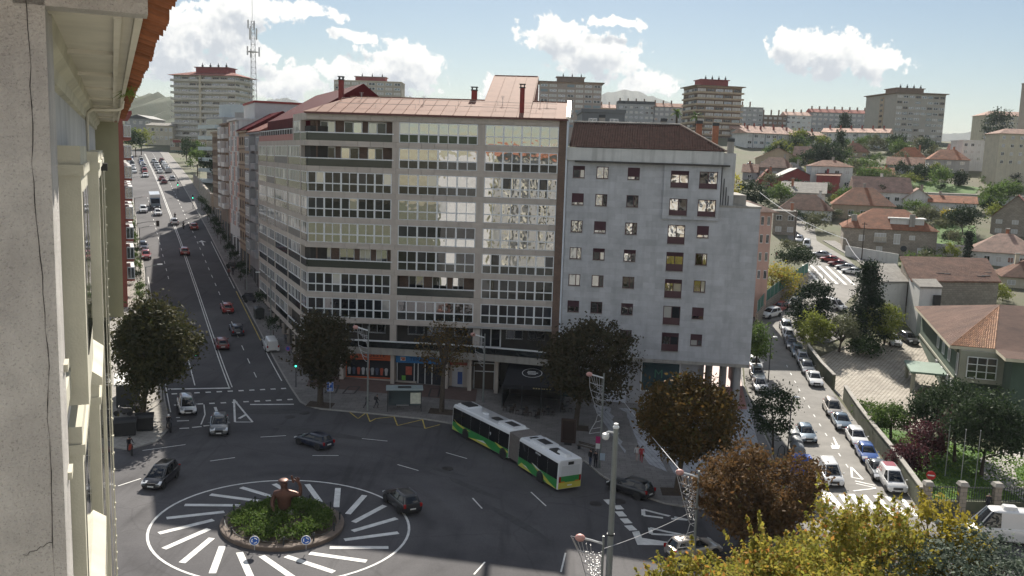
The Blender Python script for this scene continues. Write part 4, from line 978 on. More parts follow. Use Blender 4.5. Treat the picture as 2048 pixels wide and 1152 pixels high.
# ------------------------------------------------------------------ grey stone block
M_GREY = block_mat('grey_stone_cladding', (0.53, 0.535, 0.555), 1.5, 0.75, 0.010, col2=(0.445, 0.45, 0.465), mcol=(0.40, 0.40, 0.415), bump=0.003, streak=0.28)
M_MAROON = mat('maroon_frame', (0.075, 0.028, 0.035), 0.5, 0.12, 2)
M_SHUT = wave_mat('maroon_shutter', (0.085, 0.032, 0.042), 'Z', 5.0, 0.6, 0.02, 0.1)
GREY_RZ = math.atan2(-3.1, 22.8)
grey = thing('apartment_building', 'grey stone apartment block with small maroon windows and dark tiled roof', 'building', (6.25, 110.1, 0), GREY_RZ)
GWD = 23.1
def grey_block():
 rnd = random.Random(9)
 zb, zp, zt2 = 6.3, 30.2, 25.2
 b = MB(); b.box(0, 18.3, 0.25, 14, zb, zp); b.build('core_wall', [M_GREY], grey)
 b = MB(); b.box(18.3, GWD - 0.02, 0.25, 14, zb, zt2 - .01); b.build('core_wall', [M_GREY], grey)
 wins = []
 colx = [1.4, 4.25, 8.0]
 for r_ in range(6):
  t = 29.55 - 3.3 * r_
  for cx_ in colx: wins.append((cx_ - 0.72, cx_ + 0.72, t, t - 1.45, 'small'))
 wins.append((7.28, 8.72, 29.55 - 19.8, 29.55 - 21.25, 'small'))
 for r_ in range(2):
  t = 29.35 - 3.3 * r_
  wins.append((12.4, 14.5, t, t - 2.0, 'big')); wins.append((15.75, 17.85, t, t - 2.0, 'big'))
 for r_ in range(2, 7):
  t = 29.5 - 3.3 * r_
  wins.append((12.4, 14.45, t, t - 2.3, 'balcony')); wins.append((15.85, 17.25, t, t - 1.45, 'small'))
 us = sorted({0.0, 18.3, GWD} | {w[0] for w in wins} | {w[1] for w in wins})
 zs = sorted({zb, zt2, zp} | {w[2] for w in wins} | {w[3] for w in wins})
 sk = MB()
 for i in range(len(us) - 1):
  run = None
  for j in range(len(zs) - 1):
   uc, zc = (us[i] + us[i + 1]) / 2, (zs[j] + zs[j + 1]) / 2
   hole = any(w[0] < uc < w[1] and w[3] < zc < w[2] for w in wins) or (uc > 18.3 and zc > zt2)
   if not hole:
    if run is None: run = zs[j]
    if j == len(zs) - 2: sk.box(us[i], us[i + 1], 0, 0.24, run, zs[j + 1]); run = None
   elif run is not None:
    sk.box(us[i], us[i + 1], 0, 0.24, run, zs[j]); run = None
 sk.build('stone_facade', [M_GREY], grey)
 bw = [w for w in wins if w[4] == 'big']
 f = MB(); x0, x1, z0, z1 = 11.6, 18.25, 23.6, 30.0
 f.box(x0, 12.39, -0.35, -0.002, z0, z1); f.box(17.86, x1, -0.35, -0.002, z0, z1); f.box(14.51, 15.74, -0.35, -0.002, z0, z1)
 for xa, xb in ((12.39, 14.51), (15.74, 17.86)):
  f.box(xa, xb, -0.35, -0.002, 29.36, z1); f.box(xa, xb, -0.35, -0.002, 26.06, 27.34); f.box(xa, xb, -0.35, -0.002, z0, 24.04)
 f.build('projecting_bay', [M_GREY], grey)
 for (a, c, t, bt, kind) in wins:
  y = 0.10 if kind != 'big' else -0.2
  f = MB(); f.box(a, c, y, y + 0.08, t - 0.09, t - .004); f.box(a, c, y, y + 0.08, bt + .004, bt + 0.09); f.box(a + .004, a + 0.09, y, y + 0.08, bt + 0.09, t - 0.09); f.box(c - 0.09, c - .004, y, y + 0.08, bt + 0.09, t - 0.09)
  m = (a + c) / 2 + (0.16 if kind == 'small' else 0)
  f.box(m - 0.05, m + 0.05, y, y + 0.08, bt + 0.09, t - 0.09)
  w = f.build('window', [M_MAROON], grey)
  low = bt + 0.85 if kind == 'balcony' else (bt + 0.62 if kind == 'big' else bt + 0.09)
  for (p, q) in ((a + 0.09, m - 0.05), (m + 0.05, c - 0.09)):
   ubox('pane', rnd.choice([G_A, G_A, G_B, G_C]), w, ((p + q) / 2, y + 0.05, (low + t - 0.09) / 2), (q - p, 0.02, t - 0.09 - low))
   if kind != 'small': ubox('lower_panel', M_MAROON, w, ((p + q) / 2, y + 0.045, (low + bt + 0.09) / 2), (q - p, 0.03, low - bt - 0.09))
  sh = rnd.choice([0, 0, 0.35, 0.55, 0.8]) if kind == 'small' else rnd.choice([0, 0, 0.35])
  if sh: ubox('shutter', M_SHUT, w, ((a + c) / 2, y - 0.02, t - (t - low) * sh / 2), (c - a - 0.06, 0.04, (t - low) * sh))
  b = MB(); b.box(a - 0.06, c + 0.06, y - 0.14 if kind == 'small' else y - .2, y, bt - 0.08, bt); b.build('sill', [M_CONC], w)
 b = MB(); b.box(-0.1, 18.45, -0.35, 14.2, zp + 0.02, 31.75); b.build('parapet', [mat('white_parapet', (0.60, 0.60, 0.585), 0.85, 0.12, 0.7, streak=0.5)], grey)
 b = MB(); b.box(0.9, 19.2, -0.7, 0.2, 29.98, 30.19); b.build('ledge', [mat('dark_ledge', (0.07, 0.065, 0.06), 0.8, 0.2, 2)], grey)
 M_TILE = mat('dark_roof_tile', (0.050, 0.024, 0.022), 0.9, 0.35, 1.2, spec=0.02, island=0.25)
 e = (0.15, -0.45, 31.78); yr, zr = 6.2, 35.0
 def roofz(y): return e[2] + (y - e[1]) / (yr - e[1]) * (zr - e[2])
 base = MB(); base.add([(0.15, e[1], e[2]), (18.7, e[1], e[2]), (13.4, yr, zr), (0.15, yr, zr), (18.7, 13, e[2]), (0.15, 13, e[2])], [(0, 1, 2, 3), (1, 4, 2), (3, 2, 4, 5)])
 rf = base.build('tiled_roof', [M_TILE], grey)
 tiles = MB(); w = 0.30; nrow = 17; r_h = (yr - e[1]) / nrow
 for i in range(62):
  x = 0.3 + i * w
  for j in range(nrow):
   y0 = e[1] + j * r_h - 0.03; y1 = y0 + r_h + 0.05
   xmax = 18.7 - (y1 - e[1]) / (yr - e[1]) * 5.3
   if x + 0.1 > xmax: continue
   z0, z1 = roofz(y0) + 0.05, roofz(y1) + 0.02
   A = [(x + 0.11 * math.cos(PI - PI * k / 4), y0, z0 + 0.085 * math.sin(PI * k / 4)) for k in range(5)]
   B = [(x + 0.09 * math.cos(PI - PI * k / 4), y1, z1 + 0.07 * math.sin(PI * k / 4)) for k in range(5)]
   tiles.loft([A, B], caps=False, closed=False); o = len(tiles.v) - 10; tiles.f.append((o, o + 1, o + 2, o + 3, o + 4)); tiles.m.append(0)
 tiles.build('roof_tiles', [M_TILE], grey)['kind'] = 'stuff'
 b = MB(); b.tube([(0.0, yr, zr + 0.04), (13.4, yr, zr + 0.04)], 0.14, 8); b.build('ridge', [M_CONC], grey)
 b = MB(); b.tube([(13.4, yr, zr + 0.04), (18.7, e[1], e[2] + 0.06)], 0.12, 8); b.build('hip_ridge', [mat('pale_ridge_tile', (0.36, 0.27, 0.22), 0.8, 0.3, 3)], grey)
 for (x, y, z, m, h) in ((15.5, 8, 31.7, M_TERRA, 3.6), (17.6, 8.4, 31.7, M_TERRA, 3.4), (19.0, 2.0, 25, M_CONC, 8.0), (3.2, 7.5, 33.5, M_CONC, 2.2), (11, 7.0, 34, M_CONC, 1.4)):
  b = MB(); b.box(x, x + 0.75, y, y + 0.75, z, z + h); c = b.build('chimney', [m], grey)
  b = MB(); b.box(x - 0.04, x + 0.79, y - 0.04, y + 0.79, z + h, z + h + 0.4); b.build('chimney_cap', [M_DKMETAL], c)
 b = MB(); b.box(18.3, GWD + 0.1, -0.05, 14, zt2, zt2 + 0.25); b.build('terrace_slab', [M_CONC], grey)
 b = MB(); b.box(18.5, 21.5, 1.2, 13, zt2 + 0.25, zt2 + 1.5); b.build('terrace_room', [M_CONC], grey)
 b = MB(); b.box(18.45, 19.9, 0.4, 4, zt2 + .25, 31.6); b.build('stair_tower', [M_PALEPL], grey)
 for q in range(3):
  b = MB(); b.tube([(18.7 + q * .3, 0.3, zt2 + .2), (18.7 + q * .3, 0.3, zt2 + 3.4 - q)], 0.05); b.build('terrace_pipe', [M_DKMETAL], grey)
 b = MB(); b.box(0.02, GWD - 0.03, 0.02, 14, zb - 0.02, zb - 0.3 + 0.28); b.box(0, GWD, 0.0, 14, 5.9, 6.28); b.build('soffit', [M_CONC], grey)
 b = MB(); b.box(0.3, 17.2, 1.6, 13.6, -3, 5.89); b.build('ground_floor_wall', [mat('ground_floor_stone', (0.42, 0.42, 0.44), 0.8, 0.1, 0.6, streak=0.2)], grey)
 b = MB(); b.box(4.2, 8.4, 1.45, 1.6, -2, 5.7); b.build('white_shutter', [mat('white_roller', (0.60, 0.62, 0.68), 0.6, 0.06, 1)], grey)
 b = MB(); b.box(0.6, 2.6, 1.45, 1.6, -1.0, 3.6); w = b.build('shop_window', [glass('teal_glass', (0.02, 0.05, 0.055), 1.6, 0.004)], grey)
 ubox('frame', M_WHITE, w, (2.65, 1.42, 1.3), (0.12, 0.08, 4.7)); ubox('frame', M_WHITE, w, (1.6, 1.42, -0.98), (2.2, 0.08, 0.12))
 f = MB(); f.box(10.2, 14.9, 1.47, 1.59, 1.9, 5.6); w = f.build('shop_window', [MATS['teal_glass']], grey)
 for x in (10.2, 14.9): ubox('frame', M_WHITE, w, (x, 1.44, 3.75), (0.14, 0.1, 3.8))
 for z in (1.9, 5.6): ubox('frame', M_WHITE, w, (12.55, 1.44, z), (4.8, 0.1, 0.14))
 lettering('M', 1.5, mat('sign_green', (0.03, 0.16, 0.09), 0.5, 0), w, (12.3, 1.42, 4.1), (R(90), 0, 0));
 b = MB(); b.lathe([(0, 0), (0.16, 0), (0.16, 0.03), (0, 0.03)], 14, 0, (13.2, 1.45, 3.2), 'y'); b.build('sign_dot', [mat('sign_red', (0.4, 0.04, 0.03), 0.5, 0)], w)
 f = MB(); f.box(16.0, 17.0, 1.5, 1.6, -1, 3.8); f.build('door', [mat('door_grey', (0.35, 0.36, 0.38), 0.6, 0.1, 1)], grey)
 for (x, y) in ((18.9, 7.0), (20.4, 4.0), (21.8, 0.9), (22.3, 8), (22.4, 12)):
  b = MB(); b.lathe([(0.5, -3), (0.5, -0.9), (0.46, -0.88), (0.46, 5.9)], 14, 0, (x, y, 0)); b.build('column', [mat('column_stone', (0.34, 0.335, 0.33), 0.7, 0.15, 0.8)], grey, smooth=40)
 b = MB(); b.box(17.2, 18.2, 6, 13.6, -3, 5.89); b.build('ground_floor_wall', [MATS['ground_floor_stone']], grey)
grey_block()
# ------------------------------------------------------------------ other buildings
WIN = {}
def win_mesh(key, fm, gm, lines=1):
 """unit window (1 x 1): proud frame, mullions, recessed panes"""
 k = (key, lines)
 if k not in WIN:
  b = MB()
  b.box(-0.5, 0.5, -0.03, 0.06, 0.43, 0.5); b.box(-0.5, 0.5, -0.03, 0.06, -0.5, -0.43)
  b.box(-0.5, -0.44, -0.03, 0.06, -0.43, 0.43); b.box(0.44, 0.5, -0.03, 0.06, -0.43, 0.43)
  for i in range(lines):
   x = -0.44 + 0.88 * (i + 1) / (lines + 1); b.box(x - 0.025, x + 0.025, -0.03, 0.06, -0.43, 0.43)
  b.box(-0.44, 0.44, 0.0, 0.05, -0.43, 0.43, 1)
  WIN[k] = b.mesh('window', [fm, gm])
 return WIN[k]
FACE = {'front': lambda w, d, u: (u, -0.02, 0), 'left': lambda w, d, u: (-0.02, d - u, 90 * 3), 'right': lambda w, d, u: (w + 0.02, u, 90), 'back': lambda w, d, u: (w - u, d + 0.02, 180)}
def put_win(root, face, w, d, u, z, ww, wh, me, name='window'):
 x, y, r = FACE[face](w, d, u)
 o = link(name, me, root, (x, y, z), R(r)); o.scale = (ww, 1.6, wh); return o
def wins(root, face, w, d, us, zs, ww, wh, kinds, rnd, skip=0.0):
 for z in zs:
  for u in us:
   if rnd.random() < skip: continue
   fm, gm, ln = rnd.choice(kinds)
   put_win(root, face, w, d, u, z, ww, wh, win_mesh(fm.name + gm.name, fm, gm, ln))
def roof_mb(w, d, ze, h, ov=0.5, kind='hip', inset=None, th=0.12):
 b = MB(); x0, x1, y0, y1 = -ov, w + ov, -ov, d + ov
 if kind == 'hip':
  i = inset if inset is not None else min(w, d) / 2
  if w >= d: r0, r1 = (x0 + i, (y0 + y1) / 2), (x1 - i, (y0 + y1) / 2)
  else: r0, r1 = ((x0 + x1) / 2, y0 + i), ((x0 + x1) / 2, y1 - i)
  vs = [(x0, y0, ze), (x1, y0, ze), (x1, y1, ze), (x0, y1, ze), (r0[0], r0[1], ze + h), (r1[0], r1[1], ze + h)]
  fs = [(0, 1, 5, 4), (1, 2, 5), (2, 3, 4, 5), (3, 0, 4)] if w >= d else [(0, 1, 4), (1, 2, 5, 4), (2, 3, 5), (3, 0, 4, 5)]
 elif kind == 'gable':      # ridge along x
  vs = [(x0, y0, ze), (x1, y0, ze), (x1, y1, ze), (x0, y1, ze), (x0, (y0 + y1) / 2, ze + h), (x1, (y0 + y1) / 2, ze + h)]
  fs = [(0, 1, 5, 4), (2, 3, 4, 5), (1, 2, 5), (3, 0, 4)]
 elif kind == 'gablef':     # ridge along y, gable to the front
  m = (x0 + x1) / 2
  vs = [(x0, y0, ze), (x1, y0, ze), (x1, y1, ze), (x0, y1, ze), (m, y0, ze + h), (m, y1, ze + h)]
  fs = [(0, 1, 4), (1, 2, 5, 4), (2, 3, 5), (3, 0, 4, 5)]
 else:                      # mono pitch, high at the back
  vs = [(x0, y0, ze), (x1, y0, ze), (x1, y1, ze + h), (x0, y1, ze + h)]; fs = [(0, 1, 2, 3)]
 n = len(vs); b.add(vs, fs); k = 4
 b.add([(v[0], v[1], v[2] - th) for v in vs[:4]] + vs[:4], [(3, 2, 1, 0), (0, 1, 5, 4), (1, 2, 6, 5), (2, 3, 7, 6), (3, 0, 4, 7)])
 return b
T_ORANGE = wave_mat('orange_tiles', (0.50, 0.205, 0.11), 'X', 6.0, 0.85, 0.06, 0.35, rows=2.2, streak=0.3)
T_BROWN = wave_mat('brown_tiles', (0.36, 0.185, 0.125), 'X', 6.0, 0.85, 0.06, 0.45, rows=2.2, streak=0.35)
T_PALE = wave_mat('pale_pink_tiles', (0.62, 0.41, 0.33), 'X', 6.0, 0.85, 0.06, 0.3, rows=2.2, streak=0.3)
T_RED = wave_mat('red_tiles', (0.30, 0.085, 0.06), 'X', 6.0, 0.85, 0.06, 0.3, rows=2.2)
T_GREY = wave_mat('grey_fibre_roof', (0.36, 0.34, 0.31), 'X', 5.0, 0.9, 0.05, 0.3, streak=0.4)
T_SLATE = mat('slate', (0.075, 0.08, 0.085), 0.7, 0.2, 2)
W_WHITE = mat('white_render', (0.66, 0.66, 0.64), 0.9, 0.1, 0.5, streak=0.25)
W_CREAM = mat('cream_render', (0.58, 0.52, 0.41), 0.9, 0.12, 0.5, streak=0.25)
W_TAN = mat('tan_render', (0.45, 0.36, 0.26), 0.9, 0.12, 0.5, streak=0.25)
W_GREY = mat('grey_render', (0.36, 0.36, 0.37), 0.9, 0.12, 0.5, streak=0.25)
W_PINK = mat('pink_render', (0.58, 0.37, 0.31), 0.9, 0.1, 0.5, streak=0.2)
W_RED = mat('red_render', (0.28, 0.055, 0.05), 0.85, 0.15, 0.5, streak=0.2)
W_STONE = block_mat('rubble_stone', (0.38, 0.33, 0.27), 0.7, 0.35, 0.03, col2=(0.29, 0.25, 0.21), bump=0.02)
W_BEIGE = mat('beige_panel', (0.43, 0.385, 0.32), 0.9, 0.1, 0.4, streak=0.15)
W_BROWNB = mat('brown_band', (0.22, 0.16, 0.12), 0.9, 0.12, 0.5)
G_FAR = glass('far_glass', (0.05, 0.06, 0.075), 2.4, 0.0, 0.06)
G_FARD = glass('far_dark_glass', (0.015, 0.018, 0.02), 1.6, 0.0, 0.1)
M_BLIND = mat('pale_blind', (0.55, 0.53, 0.5), 0.7, 0.1, 1)
M_BLUEP = mat('blue_grey_panel', (0.22, 0.29, 0.34), 0.5, 0.1, 0.8)
KW = [(M_WHITE, G_FAR, 1), (M_WHITE, G_FARD, 1), (M_WHITE, M_BLIND, 1)]
KD = [(W_BROWNB, G_FARD, 1), (M_WHITE, G_FAR, 1), (W_BROWNB, G_FAR, 1)]
def slab_block(name, label, A, B, depth, wall, pitch, nfl, ncol, wfrac=0.7, hfrac=0.5, kinds=KW, side=None, nside=3, roof=None, rh=2.0, ov=0.6, band=None, band_out=0.5, band_h=0.35, skip=0.0, seed=1, cat='building', base=None, fwall=None, roofm=None, kind='hip', depth_rot=None):
 """building whose front top edge runs from A to B (world points); origin at A's foot"""
 rnd = random.Random(seed)
 w = math.hypot(B[0] - A[0], B[1] - A[1]); rz = math.atan2(B[1] - A[1], B[0] - A[0]); zt = (A[2] + B[2]) / 2
 z0 = (base if base is not None else min(gh(A[0], A[1]), gh(B[0], B[1]))) - 3
 root = thing(name, label, cat, (A[0], A[1], 0), rz)
 MB().box(0, w, 0, depth, z0, zt).build('wall', [wall], root)
 for i in range(nfl):
  zc = zt - pitch * (i + 0.5)
  if zc < z0: break
  us = [w * (j + 0.5) / ncol for j in range(ncol)]
  wins(root, 'front', w, depth, us, [zc], w / ncol * wfrac, pitch * hfrac, kinds, rnd, skip)
  if side: wins(root, side, w, depth, [depth * (j + 0.5) / nside for j in range(nside)], [zc], depth / nside * wfrac, pitch * hfrac, kinds, rnd, skip)
  if band:
   MB().box(-band_out * 0.6, w + band_out * 0.6, -band_out, depth + 0.1, zt - pitch * (i + 1) - 0.02, zt - pitch * (i + 1) + band_h * pitch).build('balcony_band', [band], root)
 if roof:
  roof_mb(w, depth, zt + 0.02, rh, ov, kind).build('roof', [roof], root)
 else:
  MB().box(-0.15, w + 0.15, -0.15, depth + 0.15, zt, zt + 0.5).build('parapet', [roofm or wall], root)
 return root, w, zt
def penthouse(root, x0, x1, y0, y1, z0, h, wall, roof, n=3):
 MB().box(x0, x1, y0, y1, z0, z0 + h).build('penthouse', [wall], root)
 MB().box(x0 - 0.7, x1 + 0.7, y0 - 0.7, y1 + 0.7, z0 + h, z0 + h + 0.35).build('penthouse_roof', [roof], root)
 rnd = random.Random(int(x1 * 7))
 for i in range(n):
  x = x0 + (x1 - x0) * (i + 0.6) / n
  MB().box(x, x + 0.7, y0 + 1, y0 + 1.7, z0 + h + 0.3, z0 + h + 1.5).tube([(x + 0.35, y0 + 1.3, z0 + h + 1.5), (x + 0.35, y0 + 1.3, z0 + h + 2.4)], 0.18, 6).build('chimney', [M_DKMETAL], root)
def city():
 A, B = (-170.83, 455.0, 65.75), (-138.39, 455.0, 66.78)
 B = (B[0], B[1] - 6, B[2])
 r, w, zt = slab_block('tower_block', 'tall beige tower block with balcony bands left of the telecom mast', A, B, 18, mat('pale_tower', (0.56, 0.53, 0.48), .9, .08, .4), 3.0, 16, 8, 0.82, 0.46, [(M_WHITE, G_FAR, 1), (M_BLUEP, G_FAR, 2), (M_WHITE, M_BLIND, 1), (W_BROWNB, G_FARD, 2)], 'right', 4, T_RED, 2.6, 2.0, mat('pale_tower', (0, 0, 0)), 1.6, 0.36, seed=3)
 penthouse(r, w * 0.28, w * 0.8, 5, 13, zt + 1.2, 3.0, W_RED, T_RED, 4)
 MB().box(w * 0.44, w * 0.47, -1.75, -0.1, zt - 42, zt).build('column', [W_CREAM], r)
 A, B = (-120.47, 600.0, 76.94), (-76.41, 600.0, 78.33)
 r, w, zt = slab_block('tower_block', 'pale tower block peeping over the red gable roof', A, B, 18, W_BEIGE, 3.0, 8, 8, 0.75, 0.5, KW, None, 0, None, seed=5, roofm=W_CREAM)
 penthouse(r, w * 0.3, w * 0.75, 4, 12, zt, 3.2, W_RED, W_BROWNB, 3)
 A, B = (13.02, 560.0, 76.58), (50.72, 560.0, 77.78)
 r, w, zt = slab_block('tower_block', 'grey panelled tower block right of the raised copper roof', A, B, 18, mat('dusty_pink_panel', (0.38, 0.31, 0.27), 0.9, 0.1, 0.4), 3.0, 9, 7, 0.8, 0.5, KW + [(M_BLUEP, M_BLUEP, 1)], None, 0, None, seed=6, roofm=T_PALE, skip=0.05)
 penthouse(r, w * 0.28, w * 0.72, 4, 12, zt, 4.0, W_BROWNB, W_BROWNB, 3)
 MB().box(-1.5, w + 1.5, -1.5, 19.5, zt + 0.5, zt + 1.0).build('roof_edge', [W_BROWNB], r)
 A, B = (91.62, 475.0, 69.79), (115.33, 475.0, 70.54)
 A = (A[0], A[1] - 4, A[2])
 r, w, zt = slab_block('tower_block', 'brown tower block with strong balcony bands and red penthouse', A, B, 20, W_BROWNB, 3.05, 13, 5, 0.86, 0.5, [(W_BROWNB, G_FARD, 2), (M_WHITE, G_FAR, 1), (M_BLUEP, G_FAR, 2), (M_WHITE, M_BLIND, 1)], 'left', 5, None, 0, 0, W_TAN, 1.5, 0.27, seed=8, roofm=W_TAN)
 MB().box(-1.6, w + 1.6, -1.6, 21.6, zt + 0.5, zt + 0.9).build('roof_edge', [W_BROWNB], r)
 penthouse(r, w * 0.15, w * 0.75, 4, 14, zt, 4.0, W_RED, W_RED, 4)
 A, B = (204.6, 500.0, 72.37), (232.37, 500.0, 71.92)
 A = (A[0] , A[1] - 3, A[2])
 r, w, zt = slab_block('tower_block', 'broad beige tower block with blank left wall on the hill', A, B, 34, mat('tower_grey', (0.40, 0.375, 0.335), 0.9, 0.1, 0.3, streak=0.15), 2.95, 14, 8, 0.8, 0.42, KW + [(W_BROWNB, G_FARD, 1), (M_BLUEP, G_FAR, 1)], None, 0, None, seed=9, roofm=W_BROWNB, skip=0.08)
 MB().box(-1.2, w + 1.2, -1.2, 35, zt + 0.45, zt + 0.85).build('roof_edge', [W_BROWNB], r)
 penthouse(r, w * 0.1, w * 0.66, 6, 18, zt + 0.4, 3.0, W_BROWNB, W_BROWNB, 4)
 MB().box(-0.3, -0.02, 13, 17.5, zt - 36, zt - 1).build('stair_strip', [W_TAN], r)
 for i in range(11): put_win(r, 'left', w, 34, 34 - 15.2, zt - 2.5 - 2.95 * i, 3.0, 1.3, win_mesh('wb', W_BROWNB, G_FARD, 1)).location.x = -0.33
 for (lab, A, B, wall, roof, nf, nc, sd) in [
  ('low pink roofed flats between the grey tower and the dormered flats', (53.76, 600.0, 65.47), (66.18, 600.0, 65.87), W_TAN, T_PALE, 4, 4, 1),
  ('grey flats with a row of roof dormers before the distant mountain', (61.38, 560.0, 65.26), (83.64, 560.0, 65.97), mat('slate_blue_render', (0.36, 0.37, 0.38), 0.9, 0.1, 0.4), None, 6, 7, 2),
  ('brown roofed flats left of the banded tower', (83.09, 560.0, 64.75), (102.6, 560.0, 65.37), W_GREY, T_BROWN, 6, 6, 3),
  ('grey flats with white balconies right of the banded tower', (144.1, 590.0, 67.78), (157.91, 590.0, 68.21), W_GREY, None, 7, 4, 4),
  ('low brown flats behind the long white blocks', (160.95, 600.0, 63.73), (176.63, 600.0, 64.23), W_BROWNB, None, 5, 5, 5),
  ('white flats next to the long red roofed flats', (175.63, 600.0, 64.52), (192.61, 600.0, 65.05), W_WHITE, T_PALE, 5, 5, 6),
  ('long grey flats with red roof and many chimneys left of the beige tower', (192.49, 600.0, 66.66), (232.96, 600.0, 67.94), W_GREY, T_RED, 5, 11, 7)]:
  r, w, zt = slab_block('apartment_building', lab, A, B, 13, wall, 3.0, nf, nc, 0.6, 0.45, KW, None, 0, roof, 2.6, 0.5, seed=sd, kind='gable')
  rnd = random.Random(sd)
  for i in range(int(w / 5)):
   MB().box(i * 5 + 1, i * 5 + 1.8, 5, 5.8, zt, zt + 4.2).build('chimney', [W_BROWNB], r)
  if 'dormers' in lab:
   for i in range(7):
    MB().box(w * (i + 0.3) / 7, w * (i + 0.7) / 7, -0.1, 3, zt + 0.5, zt + 2.2).build('dormer', [T_SLATE], r)
   MB().box(0, w, 1, 12, zt + 0.4, zt + 2.4).build('attic', [T_SLATE], r)
 for (lab, a, b, sd) in [('long white block with pink roof, front of the white rows', (106.93, 425.0, 45.43), (148.22, 440.0, 46.69), 11),
       ('white block with pink roof below the beige tower', (152.13, 455.0, 49.19), (178.44, 440.0, 48.13), 12),
       ('white block with pink roof behind the front white row', (111.94, 470.0, 49.14), (144.51, 480.0, 49.73), 13)]:
  r, w, zt = slab_block('apartment_building', lab, a, b, 11, W_WHITE, 2.9, 5, 13, 0.62, 0.45, [(M_WHITE, M_BLUEP, 1), (M_WHITE, G_FAR, 1), (M_WHITE, G_FARD, 1), (M_WHITE, M_BLIND, 1)], None, 0, T_PALE, 2.2, 0.9, seed=sd, kind='gable')
  for i in range(6): MB().box(w * (i + .4) / 6, w * (i + .4) / 6 + 0.7, 4.5, 5.2, zt + 1, zt + 3.6).build('chimney', [T_RED], r)
  for i in range(7): MB().box(w * (i + .5) / 6.5 - 0.25, w * (i + .5) / 6.5 + 0.25, -0.12, 0, zt - 14, zt - 0.2).build('stair_strip', [W_GREY], r)
 A, B = (284.58, 560.0, 65.75), (318.66, 560.0, 66.83)
 slab_block('apartment_building', 'beige flats with dormers behind the tall dark tree on the right', A, B, 14, W_CREAM, 3.0, 7, 7, 0.55, 0.5, KW, None, 0, T_PALE, 3.0, 0.6, seed=14, kind='hip')
 A, B = (174.13, 330.0, 44.88), (190.31, 330.0, 45.4)
 slab_block('apartment_building', 'cream four storey house block on the right edge', A, B, 10, W_CREAM, 2.9, 4, 5, 0.35, 0.4, KW, None, 0, T_PALE, 2.0, 0.5, seed=15, kind='hip')
 A, B = (203.0, 360.0, 66.48), (215.06, 360.0, 66.86)
 slab_block('tower_block', 'narrow sliver of a pale tower at the right edge', A, B, 12, W_BEIGE, 3.0, 16, 4, 0.6, 0.5, KW, None, 0, None, seed=16)
 A, B = (180.6, 370.0, 43.42), (191.54, 370.0, 43.37)
 slab_block('house', 'white flat roofed house beside the cream block', A, B, 10, W_WHITE, 2.8, 3, 4, 0.5, 0.45, KW, None, 0, None, seed=17)
city()
